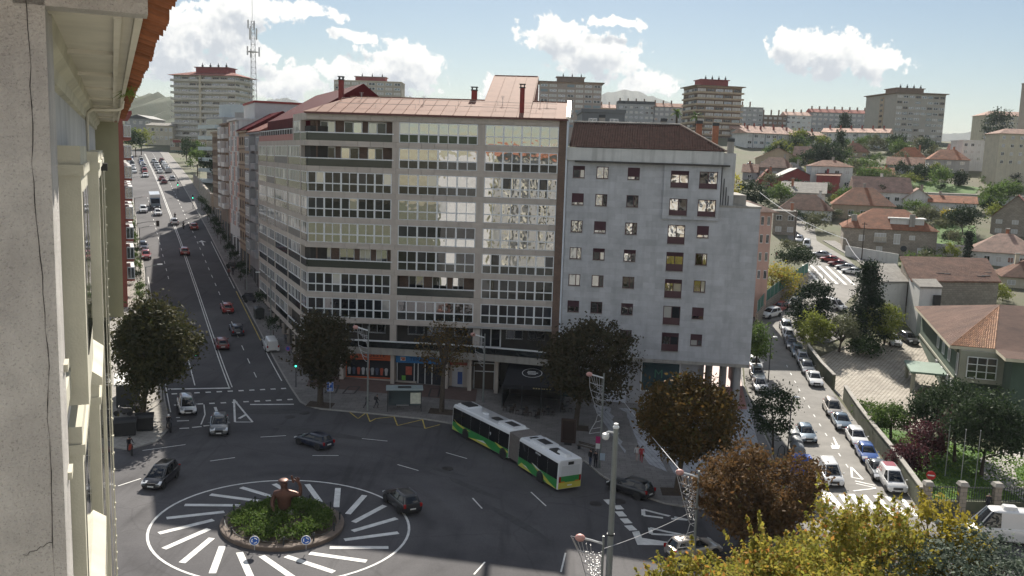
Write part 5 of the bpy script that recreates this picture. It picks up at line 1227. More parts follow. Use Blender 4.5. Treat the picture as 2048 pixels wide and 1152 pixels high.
# ---------------------------------------------------------------- buildings up the avenue
def avenue_row():
 rnd = random.Random(31)
 def row(label, s0, s1, top, wall, trim, style, l=22.6, seed=0):
  w = s1 - s0; p = av(s1, l)
  root = thing('apartment_building', label, 'building', (p[0], p[1], 0), AV_RZ - R(90))
  g0 = min(gh(*av(s0, l)), gh(*p))
  rr = random.Random(seed)
  MB().box(0, w, 0, 13, g0 - 2, top).build('wall', [wall], root)
  nf = int((top - g0 - 4.0) / 3.0)
  for i in range(nf):
   zc = top - 1.6 - 3.0 * i
   if style == 'bay':
    MB().box(w * 0.12, w * 0.46, -1.0, 0, zc - 1.3, zc + 1.2).build('bay', [trim], root)
    MB().box(w * 0.56, w * 0.9, -1.0, 0, zc - 1.3, zc - 0.35).build('balcony', [trim], root)
    for u in (0.2, 0.29, 0.38): put_win(root, 'front', w, 13, w * u, zc + 0.1, w * 0.075, 1.5, win_mesh('a', M_WHITE, rr.choice([G_FAR, G_FARD, M_BLIND]), 0)).location.y = -1.03
    for u in (0.64, 0.8): put_win(root, 'front', w, 13, w * u, zc + 0.1, w * 0.1, 2.0, win_mesh('b', M_WHITE, rr.choice([G_FAR, G_FARD]), 1))
   elif style == 'checker':
    n = 6
    for j in range(n):
     MB().box(w * j / n + 0.05, w * (j + 1) / n - 0.05, -0.12, 0, zc - 1.4, zc + 1.4).build('panel', [[trim, W_WHITE, W_GREY][(i + j) % 3]], root)
     if (i + j) % 2: put_win(root, 'front', w, 13, w * (j + .5) / n, zc + 0.2, w / n * 0.55, 1.4, win_mesh('a', M_WHITE, rr.choice([G_FAR, G_FARD]), 0)).location.y = -0.15
   else:
    n = max(3, int(w / 3.2))
    for j in range(n):
     put_win(root, 'front', w, 13, w * (j + .5) / n, zc, w / n * 0.6, 1.6, win_mesh('a' + trim.name, trim, rr.choice([G_FAR, G_FARD, M_BLIND]), 1))
    MB().box(0, w, -0.25, 0, zc - 1.55, zc - 1.3).build('string_course', [trim], root)
  for j in range(max(2, int(w / 4))):
   x = w * (j + .1) / max(2, int(w / 4))
   MB().box(x, x + 3.0, -0.06, 0, g0 + 0.5, g0 + 3.6).build('shop_front', [G_FARD], root)
  MB().box(-0.1, w + 0.1, -0.5, 13.2, top, top + 0.4).build('parapet', [wall], root)
  return root, w
 r, w = row('grey house with stacked bays next to the brown corner block', 154, 170, 33.0, W_GREY, W_GREY, 'bay', seed=1)
 roof_mb(w, 12, 33.4, 3.2, 0.6, 'gable').build('roof', [T_RED], r)
 r, w = row('beige narrow house with dark red mansard on the avenue', 170.3, 184, 33.5, W_TAN, W_BROWNB, 'plain', seed=2)
 roof_mb(w, 12, 33.9, 3.6, 0.6, 'gable').build('roof', [M_REDROOF], r)
 r, w = row('white and pink chequered apartment house on the avenue', 184.3, 200, 36.0, W_WHITE, W_PINK, 'checker', seed=3)
 MB().box(0, w, 3, 12, 36.4, 39.5).build('attic', [mat('pale_metal', (0.5, 0.49, 0.5), 0.6, 0.1, 0.8)], r)
 MB().box(-0.2, w + 0.2, 2.8, 12.2, 39.5, 39.9).build('attic_roof', [W_RED], r)
 row('brown apartment house with white framed bays on the avenue', 200.3, 216, 35.5, W_BROWNB, W_WHITE, 'bay', seed=4)
 row('plain brown apartment house at the end of the avenue row', 216.3, 236, 34.0, mat('warm_brown_render', (0.30, 0.23, 0.17), 0.9, 0.1, 0.5), W_BROWNB, 'plain', seed=5)
 p = av(300, 27)
 root = thing('apartment_building', 'white modern building with curved glass balconies beyond the avenue row', 'building', (p[0], p[1], 0), AV_RZ - R(75))
 MB().box(0, 14, 0, 24, 15, 40).build('wall', [W_GREY], root)
 for i in range(6):
  z = 20 + i * 3.3
  MB().prism([(-1.5, -2.2), (13, -2.2), (14.6, -1.2), (14.8, 1), (14.6, 6), (-1.5, 6)], z, z + 1.1).build('balcony', [mat('pale_blue_glass', (0.36, 0.43, 0.47), 0.25, 0.08, 0.8)], root)
  MB().box(0.2, 13.8, -0.1, 0, z + 1.2, z + 3.0).build('glazing', [G_FAR], root)
 MB().box(3, 13, 3, 18, 40, 44).build('attic', [mat('pale_blue_wall', (0.45, 0.5, 0.53), 0.6, 0.08, 0.8)], root)
 a, b = av(238, 22.5), av(292, 22.5)
 o = MB().obox(a, b, 0.6, (gh(*a) - 1, gh(*b) - 1), (gh(*a) + 4.5, gh(*b) + 3.2)).build('retaining_wall', [W_STONE]); tag(o, 'stone retaining wall beside the avenue beyond the row of houses', 'wall')
 p = av(150, 1.5)
 root = thing('apartment_building', 'red brick apartment house with white glazed bays behind the cream facade', 'building', (p[0], p[1], 0), AV_RZ)
 MB().box(-10, 0, 0, 40, 2, 35.0).build('wall', [mat('red_brick_face', (0.30, 0.085, 0.06), 0.85, 0.15, 1.0)], root)
 for i in range(8):
  z = 9.5 + 3.1 * i
  for j in range(4):
   y0 = 0.3 + j * 9.8
   MB().box(0, 1.1, y0, y0 + 6.5, z, z + 2.0).build('bay', [mat('red_brick_face', (0, 0, 0))], root)
   f = MB(); f.box(0.05, 1.12, y0 - .03, y0 + 6.53, z + 0.35, z + 2.2)
   fr = f.build('bay_frame', [M_WHITE], root)
   if j == 0:
    for q in range(2): MB().box(0.14 + q * 0.48, 0.54 + q * 0.48, y0 - 0.06, y0 - 0.03, z + 0.5, z + 2.05).build('pane', [G_FAR], fr)
   for q in range(5): MB().box(1.12, 1.15, y0 + 0.15 + q * 1.28, y0 + 1.25 + q * 1.28, z + 0.5, z + 2.05).build('pane', [G_FAR], fr)
 MB().box(-10.2, 1.3, -0.2, 40.2, 35.0, 35.5).build('parapet', [W_RED], root)
 A, B = (-158.01, 415.0, 34.23), (-135.2, 395.0, 34.09)
 r, w, zt = slab_block('shop_podium', 'low shop podium with red sign at the foot of the left tower', A, B, 26, W_TAN, 4.0, 2, 7, 0.8, 0.55, [(W_BROWNB, G_FARD, 1), (M_WHITE, G_FAR, 1)], None, 0, None, seed=23)
 MB().box(w * .1, w * .6, -0.3, -0.1, zt - 1.2, zt - .2).build('sign_board', [W_RED], r); MB().box(w * .15, w * .95, -2.2, -0.1, zt - 5.2, zt - 4.8).build('awning', [mat('green_awning', (0.04, 0.16, 0.13), .6, .1, 1)], r)
 A, B = (-201.9, 470.0, 44.99), (-189.03, 470.0, 44.89)
 slab_block('hall', 'dark grey hall with shallow gable closing the avenue', A, B, 20, W_GREY, 4, 2, 4, 0.5, 0.4, KW, None, 0, T_SLATE, 2, 0.5, seed=20, kind='gablef')
 A, B = (-183.04, 450.0, 40.79), (-169.95, 450.0, 41.7)
 slab_block('hall', 'long low cream hall beside the tower at the avenue end', A, B, 16, W_CREAM, 4, 2, 6, 0.6, 0.4, KW, None, 0, T_GREY, 1.5, 0.5, seed=21, kind='gable')
avenue_row()
# ---------------------------------------------------------------- unseen side of the square, mirrored in the windows
def behind():
 for (lab, x, y, w, h, m, sd) in (('beige apartment house on the sunny side of the square', -8, -6, 26, 33, W_BEIGE, 41), ('white apartment house on the sunny side of the square', 19, -3, 24, 31, W_WHITE, 42), ('tan apartment house on the sunny side of the square', 44, 2, 26, 27, W_TAN, 43)):
  rnd = random.Random(sd)
  root = thing('apartment_building', lab, 'building', (x + w, y - 0.4, 0), R(180))
  MB().box(0, w, 0, 12, -3, h).build('wall', [m], root)
  for i in range(int(h / 3) - 1):
   MB().box(0.5, w - 0.5, -0.8, 0, 4.2 + 3 * i, 5.0 + 3 * i).build('balcony', [W_WHITE], root)
   wins(root, 'front', w, 12, [w * (j + .5) / 7 for j in range(7)], [5.9 + 3 * i], 1.8, 1.7, KW, rnd)
  MB().box(-0.2, w + 0.2, -0.3, 12.2, h, h + 0.6).build('parapet', [m], root)
behind()
# ---------------------------------------------------------------- houses on the hillside
def house(label, box, depth, wall, roof, kind='hip', rz=None, nwin=3, floors=1, kinds=KW, seed=1, chim=True, name='house', ov=0.45, sidewin=True, drop=4, roofname='roof'):
 x, y, w, he, hr = box
 he = max(2.2, he); hr = max(0.6, hr)
 rnd = random.Random(seed)
 if rz is None: rz = rnd.uniform(-0.15, 0.15) - math.atan2(x, y) * 0.8
 root = thing(name, label, 'house' if name == 'house' else name.replace('_', ' '), (x, y, gh(x, y)), rz)
 sh = Matrix.Translation((-w / 2, 0, 0))
 def put(mb, n, m): return xf(mb, sh).build(n, [m], root)
 put(MB().box(0, w, 0, depth, -drop, he), 'wall', wall)
 if kind == 'gablef':
  g = MB(); g.add([(0, -0.01, he), (w, -0.01, he), (w / 2, -0.01, he + hr), (0, 0.2, he), (w, 0.2, he), (w / 2, 0.2, he + hr)], [(0, 1, 2), (5, 4, 3), (0, 2, 5, 3), (1, 4, 5, 2)]); put(g, 'gable', wall)
  b = MB(); p = 0.5; t = 0.14; k = hr / (w / 2)
  for sgn in (-1, 1):
   xa, xb = (w / 2, w / 2 + sgn * (w / 2 + p)); za, zb = he + hr + 0.06, he - p * k + 0.06
   b.add([(xa, -p, za), (xb, -p, zb), (xb, depth + p, zb), (xa, depth + p, za), (xa, -p, za + t), (xb, -p, zb + t), (xb, depth + p, zb + t), (xa, depth + p, za + t)], [(0, 1, 2, 3), (4, 7, 6, 5), (0, 4, 5, 1), (1, 5, 6, 2), (2, 6, 7, 3), (3, 7, 4, 0)])
  put(b, 'roof', roof)
 elif kind == 'flat':
  put(MB().box(-0.15, w + 0.15, -0.15, depth + 0.15, he, he + 0.3), 'roof', roof)
 else:
  put(roof_mb(w, depth, he + 0.02, hr, ov, kind), 'roof', roof)
 for f in range(floors):
  zc = he - (he / floors) * (f + 0.5) if floors > 1 else he * 0.5
  for j in range(nwin):
   fm, gm, ln = rnd.choice(kinds)
   o = put_win(root, 'front', w, depth, w * (j + 0.5) / nwin, zc, min(1.5, w / nwin * 0.5), min(1.3, he / floors * 0.45), win_mesh(fm.name + gm.name, fm, gm, ln)); o.location.x -= w / 2
  if sidewin:
   for sd_ in ('left', 'right'):
    fm, gm, ln = rnd.choice(kinds); o = put_win(root, sd_, w, depth, depth * 0.5, zc, 1.2, 1.1, win_mesh(fm.name + gm.name, fm, gm, ln)); o.location.x -= w / 2
 if chim:
  x0 = w * rnd.uniform(0.2, 0.8); y0 = depth * 0.55
  c = put(MB().box(x0, x0 + 0.7, y0, y0 + 0.7, he, he + hr + 1.0), 'chimney', rnd.choice([wall, M_CONC, M_TERRA]))
  put(MB().box(x0 - 0.1, x0 + 0.8, y0 - 0.1, y0 + 0.8, he + hr + 1.0, he + hr + 1.2), 'chimney_cap', M_CONC)
 return root
HOUSES = [
 ('beige gabled house high on the slope below the pink roofed white block', (103.08, 358.33, 16.89, 3.82, 4.07), 9, W_TAN, T_BROWN, 'gablef', 3, 1),
 ('stone house with low brown hipped roof in front of the beige gabled house', (94.2, 330.27, 13.34, 4.08, 3.75), 9, W_STONE, T_BROWN, 'hip', 3, 1),
 ('small house with dark slate roof above the red workshop', (102.49, 334.31, 8.25, 2.63, 3.04), 8, W_GREY, T_SLATE, 'hip', 2, 1),
 ('small brick red shed left of the red workshop', (86.49, 311.28, 6.11, 2.1, 3.77), 8, W_RED, T_RED, 'gablef', 1, 1),
 ('dark red workshop with dark gabled roof', (96.98, 313.31, 13.71, 2.99, 3.32), 14, W_RED, T_SLATE, 'gablef', 2, 1),
 ('brick red lean-to hall right of the red workshop', (103.99, 302.62, 7.13, 5.77, 1.15), 12, W_RED, T_BROWN, 'mono', 1, 1),
 ('white two storey house with long balcony right of the red workshop', (107.89, 310.29, 13.58, 7.83, 2.12), 10, W_WHITE, T_BROWN, 'hip', 4, 2),
 ('grey house with pale pink roof behind the white balcony house', (120.57, 371.97, 14.19, 3.34, 4.23), 9, W_GREY, T_PALE, 'gable', 3, 1),
 ('low house with pink roof just above the white balcony house', (122.18, 368.08, 9.91, 1.65, 2.79), 8, W_CREAM, T_PALE, 'gable', 2, 1),
 ('shed with rusty corrugated roof and white wall', (88.95, 280.1, 13.2, 3.46, 3.18), 11, W_WHITE, T_GREY, 'mono', 4, 1),
 ('white house with dark brown hipped roof beside the steep lane', (82.25, 255.31, 14.33, 2.58, 4.25), 10, W_WHITE, T_BROWN, 'hip', 4, 1),
 ('tan house with bright orange hipped roof in the middle of the slope', (99.04, 256.67, 16.42, 4.18, 4.86), 12, W_TAN, T_ORANGE, 'hip', 5, 1),
 ('long house with pale pink sheet roof and rooflights', (114.94, 282.95, 16.67, 3.97, 4.72), 11, W_WHITE, T_PALE, 'gable', 6, 1),
 ('white gabled garage below the lawn', (124.54, 279.62, 8.47, 2.67, 3.18), 12, W_WHITE, T_PALE, 'gablef', 1, 1),
 ('low white outbuilding with terracotta roof right of the white garage', (132.89, 274.61, 12.94, 2.77, 2.08), 8, W_WHITE, T_ORANGE, 'gable', 3, 1),
 ('very long white shed behind the garden', (147.27, 293.81, 32.15, 2.14, 0.67), 7, W_WHITE, M_CONC, 'flat', 9, 1),
 ('house with tan hipped roof below the beige tower', (167.17, 388.5, 12.21, 2.62, 4.12), 9, W_WHITE, T_ORANGE, 'hip', 3, 1),
 ('grey house with gable and white windows under the beige tower', (151.2, 354.3, 12.92, 3.38, 3.22), 9, W_GREY, T_BROWN, 'gable', 3, 1),
 ('grey and white house with orange hipped roof', (171.67, 361.25, 14.59, 5.27, 4.1), 10, W_GREY, T_ORANGE, 'hip', 3, 2),
 ('brown hipped roof house in front of the white block', (150.07, 403.49, 11.09, 2.26, 3.97), 9, W_TAN, T_BROWN, 'hip', 3, 1),
 ('cream house with brown hipped roof left of the cream block', (198.05, 400.29, 12.58, 3.37, 3.64), 9, W_CREAM, T_BROWN, 'hip', 3, 1),
 ('small tile roofed cottage below the cream block', (197.55, 379.17, 9.57, 1.49, 2.87), 7, W_CREAM, T_BROWN, 'hip', 2, 1),
 ('stone house with steep red roof at the right edge', (133.0, 239.66, 11.43, 4.84, 5.81), 11, W_STONE, T_RED, 'gablef', 3, 2),
 ('white conservatory house with pinkish beige roof near the right edge', (109.21, 199.43, 13.99, 3.02, 3.93), 12, W_WHITE, T_PALE, 'hip', 6, 1),
 ('low tiled house cut by the right edge', (102.53, 177.75, 8.98, 2.19, 3.23), 9, W_CREAM, T_BROWN, 'hip', 3, 1),
 ('stone cottage with dark roof behind the lane', (69.12, 230.41, 5.82, 5.82, 1.22), 9, W_STONE, T_GREY, 'flat', 2, 2),
 ('cream house under the right tower sliver', (188.88, 341.31, 12.83, 5.75, 3.36), 9, W_CREAM, T_PALE, 'gablef', 3, 1),
 ('tan tiled barn between the lawn and the white shed', (210.86, 421.59, 18.92, 2.13, 3.19), 9, W_TAN, T_RED, 'gable', 3, 1),
 ('white cottage with orange roof above the lawn', (134.06, 333.77, 9.55, 2.06, 2.78), 8, W_WHITE, T_ORANGE, 'gable', 2, 1),
 ('grey cottage left of the lane at mid slope', (83.92, 325.89, 4.94, 2.74, 2.96), 8, W_GREY, T_BROWN, 'gable', 1, 1),
]
for i, h in enumerate(HOUSES):
 house(h[0], h[1], h[2], h[3], h[4], h[5], None, h[6], h[7], seed=50 + i, name='workshop' if 'workshop' in h[0] and 'right of' not in h[0] and 'above' not in h[0] and 'left of' not in h[0] else 'house')
def villa():
 x, y, w, he, hr = (87.55, 209.7, 20.24, 5.77, 4.45)
 root = house('large stone villa with orange hipped roof, white dormer and balcony', (x, y, w, he, hr), 14, W_STONE, T_ORANGE, 'hip', -0.30, 0, 1, seed=3, chim=False)
 sh = Matrix.Translation((-w / 2, 0, 0))
 def put(mb, n, m): return xf(mb, sh).build(n, [m], root)
 put(MB().box(w * 0.5, w * 0.86, 1.5, 6, he + 0.1, he + 2.4), 'dormer', W_WHITE)
 put(MB().box(w * 0.48, w * 0.88, 1.2, 6.5, he + 2.4, he + 2.7), 'dormer_roof', W_WHITE)
 put(MB().box(w * 0.7, w * 0.76, 0.8, 1.4, he - 0.5, he + 3.6), 'chimney', M_CONC)
 put(MB().box(w * 0.08, w * 0.14, 2, 2.8, he - 0.5, he + 3.0), 'chimney', M_CONC)
 put(MB().box(w * 0.33, w * 0.47, -1.0, 0, he * 0.45, he * 0.5), 'balcony_floor', M_CONC)
 for k in range(9): put(MB().box(w * 0.33 + k * w * 0.0165, w * 0.33 + k * w * 0.0165 + 0.12, -1.0, -0.85, he * 0.5, he * 0.5 + 0.9), 'baluster', W_CREAM)
 put(MB().box(w * 0.33, w * 0.47, -1.05, -0.8, he * 0.5 + 0.9, he * 0.5 + 1.05), 'balcony_rail', W_CREAM)
 for (u, z, ww, hh) in ((0.37, 0.66, 1.3, 2.0), (0.43, 0.66, 1.3, 2.0), (0.4, 0.18, 1.3, 1.2), (0.86, 0.2, 2.2, 1.2), (0.58, 0.62, 1.4, 2.4), (0.2, 0.6, 1.2, 1.4), (0.74, 0.7, 1.2, 1.0)):
  put_win(root, 'front', w, 14, w * u, he * z, ww, hh, win_mesh('v', M_WHITE, M_BLIND if z > .6 else G_FAR, 1)).location.x -= w / 2
 put(MB().lathe([(0, 0), (0.7, 0), (0.7, 0.08), (0, 0.08)], 18, 0, (w * 0.66, -0.02, he * 0.25), 'y'), 'round_window', M_DKMETAL)
villa()
def sheds():
 def quadroof(name, label, P, zs, wall, roof, th=0.25, drop=9, cat='shed'):
  root = thing(name, label, cat, (P[0][0], P[0][1], 0), 0)
  Q = [(p[0] - P[0][0], p[1] - P[0][1]) for p in P]
  b = MB(); b.add([(q[0], q[1], z) for q, z in zip(Q, zs)] + [(q[0], q[1], z - th) for q, z in zip(Q, zs)], [(0, 1, 2, 3), (7, 6, 5, 4), (0, 4, 5, 1), (1, 5, 6, 2), (2, 6, 7, 3), (3, 7, 4, 0)])
  b.build('roof', [roof], root)
  c = (sum(q[0] for q in Q) / 4, sum(q[1] for q in Q) / 4)
  I = [(q[0] + (c[0] - q[0]) * 0.05, q[1] + (c[1] - q[1]) * 0.05) for q in Q]
  b = MB(); b.add([(q[0], q[1], z - th) for q, z in zip(I, zs)] + [(q[0], q[1], z - drop) for q, z in zip(I, [min(zs)] * 4)], [(0, 4, 5, 1), (1, 5, 6, 2), (2, 6, 7, 3), (3, 7, 4, 0)])
  b.build('wall', [wall], root); return root
 zb = 12.0
 A = (65.55, 146.84); B = (81.78, 149.53); C_ = (83.92, 158.97); D_ = (67.75, 157.37)
 r = quadroof('warehouse', 'old warehouse with large sagging brown tiled roof', [A, B, C_, D_], [12.5, 12.5, 15.5, 15.5], W_STONE, T_BROWN, cat='warehouse')
 for (u, v) in ((0.35, 0.3), (0.42, 0.28), (0.80, 0.2), (0.9, 0.35), (0.86, 0.22)):
  px = A[0] + (B[0] - A[0]) * u + (D_[0] - A[0]) * v - A[0]; py = A[1] + (B[1] - A[1]) * u + (D_[1] - A[1]) * v - A[1]
  MB().box(px - 0.7, px + 0.7, py - 0.35, py + 0.35, 12.45 + 3 * v, 12.58 + 3 * v).build('roof_hole', [M_BLACK], r)
 A = (61.15, 148.25); B = (66.34, 149.51); C_ = (70.06, 163.93); D_ = (63.01, 162.73)
 r = quadroof('shed', 'pale flat shed with stained white walls left of the tiled warehouse', [A, B, C_, D_], [12, 12, 13.5, 13.5], W_WHITE, T_GREY)
 A = (64.69, 141.69); B = (68.48, 142.0); C_ = (70.75, 150.18); D_ = (66.26, 149.7)
 r = quadroof('shed', 'small two window white shed in front of the tiled warehouse', [A, B, C_, D_], [12.2, 12.2, 12.9, 12.9], W_WHITE, T_GREY)
 for (u, z) in ((0.62, -2.2),):
  MB().box((B[0] - A[0]) * u, (B[0] - A[0]) * u + 1.1, -0.15, 0.2, 12.2 + z - 0.9, 12.2 + z + 0.9).build('window', [M_BLACK], r)
 A = (45.82, 187.97)
sheds()
def pink_block():
 A, B = (36.62, 150.0, 22.71), (42.84, 150.0, 22.91)
 r, w, zt = slab_block('apartment_building', 'pink house with terracotta roof seen behind the grey block', A, B, 12, W_PINK, 3.0, 4, 6, 0.45, 0.5, KW, 'right', 3, T_PALE, 1.6, 0.9, seed=61, kind='hip')
 A, B = (9.9, 140.0, 37.59), (16.4, 140.0, 37.65)
 slab_block('apartment_building', 'slate grey attic block rising behind the grey building', A, B, 12, mat('slate_panel', (0.13, 0.145, 0.155), 0.6, 0.12, 0.8), 3.0, 1, 2, 0.4, 0.4, KW, None, 0, None, seed=62)
pink_block()
def green_building():
 M_GREEN = mat('green_render', (0.075, 0.115, 0.085), 0.85, 0.15, 0.6, streak=0.2)
 M_GTRIM = mat('grey_green_trim', (0.30, 0.30, 0.24), 0.85, 0.12, 0.8)
 T_OLD = wave_mat('weathered_tiles', (0.27, 0.155, 0.115), 'X', 5.0, 0.9, 0.05, 0.35, rows=2.0, nscale=0.35, streak=0.2)
 P0 = (53.75, 108.19); P1 = (63.26, 139.59)
 ex = Vector((P1[0] - P0[0], P1[1] - P0[1]));
 L0 = 26.0
 root = thing('school_building', 'dark green two storey building with weathered brown tiled roof on the right', 'building', (P0[0], P0[1], 0), 0)
 a = ex.normalized(); b = Vector((a.y, -a.x))
 if b.x < 0: b = -b
 def pt(u, v): return (a.x * u + b.x * v, a.y * u + b.y * v)
 def poly(lst): return [pt(*q) for q in lst]
 g = gh(P0[0] + 5, P0[1] + 5)
 la = ex.length + 0.5
 body = [(1.0, 1.0), (la - 1, 1.0), (la - 1, 30), (1.0, 30)]
 MB().prism(poly(body)[::-1], g - 3, 8.9).build('wall', [M_GREEN], root)
 MB().prism(poly([(-4.5, 6.0), (1.1, 6.0), (1.1, 30), (-4.5, 30)])[::-1], g - 3, 8.9).build('wall', [M_GREEN], root)
 MB().prism(poly([(0, 0), (la, 0), (la, 31), (-5.5, 31), (-5.5, 5), (0, 5)])[::-1], 8.9, 9.25).build('eave', [mat('cream_eave', (0.60, 0.55, 0.42), 0.8, 0.15, 1)], root)
 ridge = 12.6
 def V(u, v, z): p = pt(u, v); return (p[0], p[1], z)
 m = MB(); zE = 9.27
 m.add([V(0, 0, zE), V(la, 0, zE), V(la, 31, zE), V(-5.5, 31, zE), V(la * 0.5, 8.5, ridge), V(la * 0.5, 31, ridge), V(0, 5, zE), V(-5.5, 5, zE)], [(0, 6, 4), (1, 0, 4), (2, 1, 4, 5), (6, 3, 5, 4), (6, 7, 3)])
 m.build('tiled_roof', [T_OLD], root)
 M_T2 = mat('ochre_tile', (0.40, 0.22, 0.13), 0.85, 0.35, 2, island=0.35)
 t = MB()
 A0, A1, top = Vector(V(0, 0, zE + .03)), Vector(V(0, 5, zE + .03)), Vector(V(la * 0.5, 8.5, ridge + .03))
 A1 = Vector(V(-5.5, 5.0, zE + .03)); B0 = Vector(V(0, 5, zE + .03))
 def tile_face(A, B, T_, nx, ny):
  for j in range(ny):
   s = j / ny; e = (j + 1.06) / ny
   l0, r0 = A.lerp(T_, s), B.lerp(T_, s); l1, r1 = A.lerp(T_, min(1, e)), B.lerp(T_, min(1, e))
   n = max(1, int(nx * (1 - s)))
   up = (B - A).cross(T_ - A).normalized()
   if up.z < 0: up = -up
   for i in range(n):
    c0 = l0.lerp(r0, (i + .1) / n); c1 = l0.lerp(r0, (i + .9) / n); d0 = l1.lerp(r1, (i + .1) / n); d1 = l1.lerp(r1, (i + .9) / n)
    mid0 = (c0 + c1) / 2 + up * 0.10; mid1 = (d0 + d1) / 2 + up * 0.07
    t.add([tuple(c0), tuple(mid0), tuple(c1), tuple(d0), tuple(mid1), tuple(d1)], [(0, 1, 4, 3), (1, 2, 5, 4), (0, 2, 1)])
 tile_face(Vector(V(0, 0, zE + .02)), Vector(V(0, 5.0, zE + .02)), Vector(V(la * 0.5, 8.5, ridge + .02)), 20, 26)
 t.build('roof_tiles', [M_T2], root)['kind'] = 'stuff'
 for (u, v) in ((la * 0.75, 9), (la * 0.72, 15), (la * 0.25, 17), (la * 0.3, 24)):
  z = ridge - abs(u - la * .5) / (la * .5) * (ridge - zE)
  p = pt(u, v); MB().box(p[0] - 0.9, p[0] + 0.9, p[1] - 0.25, p[1] + 0.25, z - 0.1, z + 0.14).build('rooflight', [M_WHITE], root)
 MB().prism(poly([(-0.6, 1.2), (1.2, 1.2), (1.2, 6.2), (-0.6, 6.2)])[::-1], 5.0, 8.88).build('bay', [M_GTRIM], root)
 def wall_win(p0, p1, out, z0, z1, nx, nz, name='window'):
  """window on the wall line p0-p1 (u,v), pushed out along out"""
  q0, q1 = Vector(pt(*p0)), Vector(pt(*p1)); o = Vector(pt(*out))
  d = (q1 - q0)
  f = MB(); f.obox(q0 + o * 0.05, q1 + o * 0.05, 0.1, z0, z1); w = f.build(name, [G_FARD], root)
  for i in range(nx + 1):
   c = q0 + d * (i / nx) + o * 0.11; MB().box(c.x - .05, c.x + .05, c.y - .05, c.y + .05, z0, z1).build('frame', [M_WHITE], w)
  for k in range(nz + 1):
   z = z0 + (z1 - z0) * k / nz; MB().obox(q0 + o * 0.11, q1 + o * 0.11, 0.09, z - .045, z + .045).build('frame', [M_WHITE], w)
 wall_win((-0.6, 2.0), (-0.6, 5.2), (-1, 0), 5.6, 8.2, 3, 3)
 for v in (1.2,):
  wall_win((0.2, v), (1.0, v), (0, -1), 5.6, 8.3, 1, 1)
 for u in (4.5, 9.0, 13.5):
  wall_win((u, 1.0), (u + 1.5, 1.0), (0, -1), 6.4, 7.9, 2, 1)
  wall_win((u, 1.0), (u + 1.2, 1.0), (0, -1), 3.4, 4.6, 2, 1)
 for v in (8.0, 11.2, 15.0, 19.0):
  wall_win((-4.5, v), (-4.5, v + 1.9), (-1, 0), 5.6, 7.6, 2, 1)
 for k, z in ((0, 5.0), (1, 8.55)):
  q = [pt(la - 1, 0.95), pt(1.0, 0.95)]; MB().obox(q[0], q[1], 0.2, z - 0.15, z + 0.15).build('string_course', [M_GTRIM], root)
 MB().prism(poly([(5.2, -3.4), (12.5, -3.4), (12.5, 1.0), (5.2, 1.0)])[::-1], 4.3, 4.55).build('canopy', [mat('green_canopy', (0.16, 0.24, 0.19), 0.6, 0.15, 0.8)], root)
 for (u, v) in ((5.6, -3.0), (12.0, -3.0)):
  p = pt(u, v); MB().box(p[0] - .2, p[0] + .2, p[1] - .2, p[1] + .2, g - 1, 4.3).build('canopy_post', [M_GTRIM], root)
 for k in range(7):
  MB().prism(poly([(3.0, -0.5 - 0.35 * (7 - k)), (6.2, -0.5 - 0.35 * (7 - k)), (6.2, 1), (3.0, 1)])[::-1], g - 0.5, g + 0.16 * k).build('step', [mat('red_step', (0.16, 0.085, 0.07), 0.8, 0.2, 1)], root)
 for k in range(3):
  p0, p1 = pt(1.3, 0.93), pt(2.9, 0.93); MB().obox(p0, p1, 0.12, 4.55 - 0.32 * k, 4.72 - 0.32 * k).build('name_plate', [M_WHITE], root)
green_building()
# ------------------------------------------------------------------ vegetation
LEAF = {
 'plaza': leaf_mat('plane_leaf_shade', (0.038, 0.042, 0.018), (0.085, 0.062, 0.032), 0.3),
 'rust': leaf_mat('rust_leaf', (0.10, 0.062, 0.027), (0.18, 0.098, 0.04), 0.35, (0.10, 0.09, 0.03)),
 'brown': leaf_mat('olive_brown_leaf', (0.075, 0.062, 0.02), (0.17, 0.095, 0.025), 0.35, (0.07, 0.08, 0.02)),
 'gold': leaf_mat('gold_green_leaf', (0.21, 0.235, 0.045), (0.37, 0.30, 0.055), 0.5, (0.42, 0.18, 0.05)),
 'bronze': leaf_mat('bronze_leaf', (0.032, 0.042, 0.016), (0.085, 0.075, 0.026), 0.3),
 'green': leaf_mat('mid_green_leaf', (0.06, 0.11, 0.028), (0.13, 0.19, 0.05), 0.4),
 'dark': leaf_mat('dark_green_leaf', (0.018, 0.035, 0.015), (0.04, 0.068, 0.026), 0.25),
 'conifer': leaf_mat('conifer_needles', (0.012, 0.026, 0.014), (0.028, 0.05, 0.024), 0.15),
 'pine': leaf_mat('pine_needles', (0.022, 0.040, 0.018), (0.055, 0.085, 0.035), 0.25),
 'lime': leaf_mat('lime_leaf', (0.13, 0.17, 0.03), (0.24, 0.26, 0.06), 0.4),
 'yellow': leaf_mat('yellow_leaf', (0.27, 0.24, 0.03), (0.40, 0.32, 0.05), 0.45),
 'purple': leaf_mat('purple_leaf', (0.055, 0.020, 0.028), (0.12, 0.045, 0.05), 0.3),
 'hedge': leaf_mat('hedge_leaf', (0.03, 0.055, 0.018), (0.06, 0.10, 0.03), 0.25),
 'olive': leaf_mat('olive_leaf', (0.10, 0.11, 0.06), (0.17, 0.18, 0.10), 0.3),
 'grey': leaf_mat('cedar_needles', (0.06, 0.085, 0.065), (0.11, 0.14, 0.10), 0.25),
}
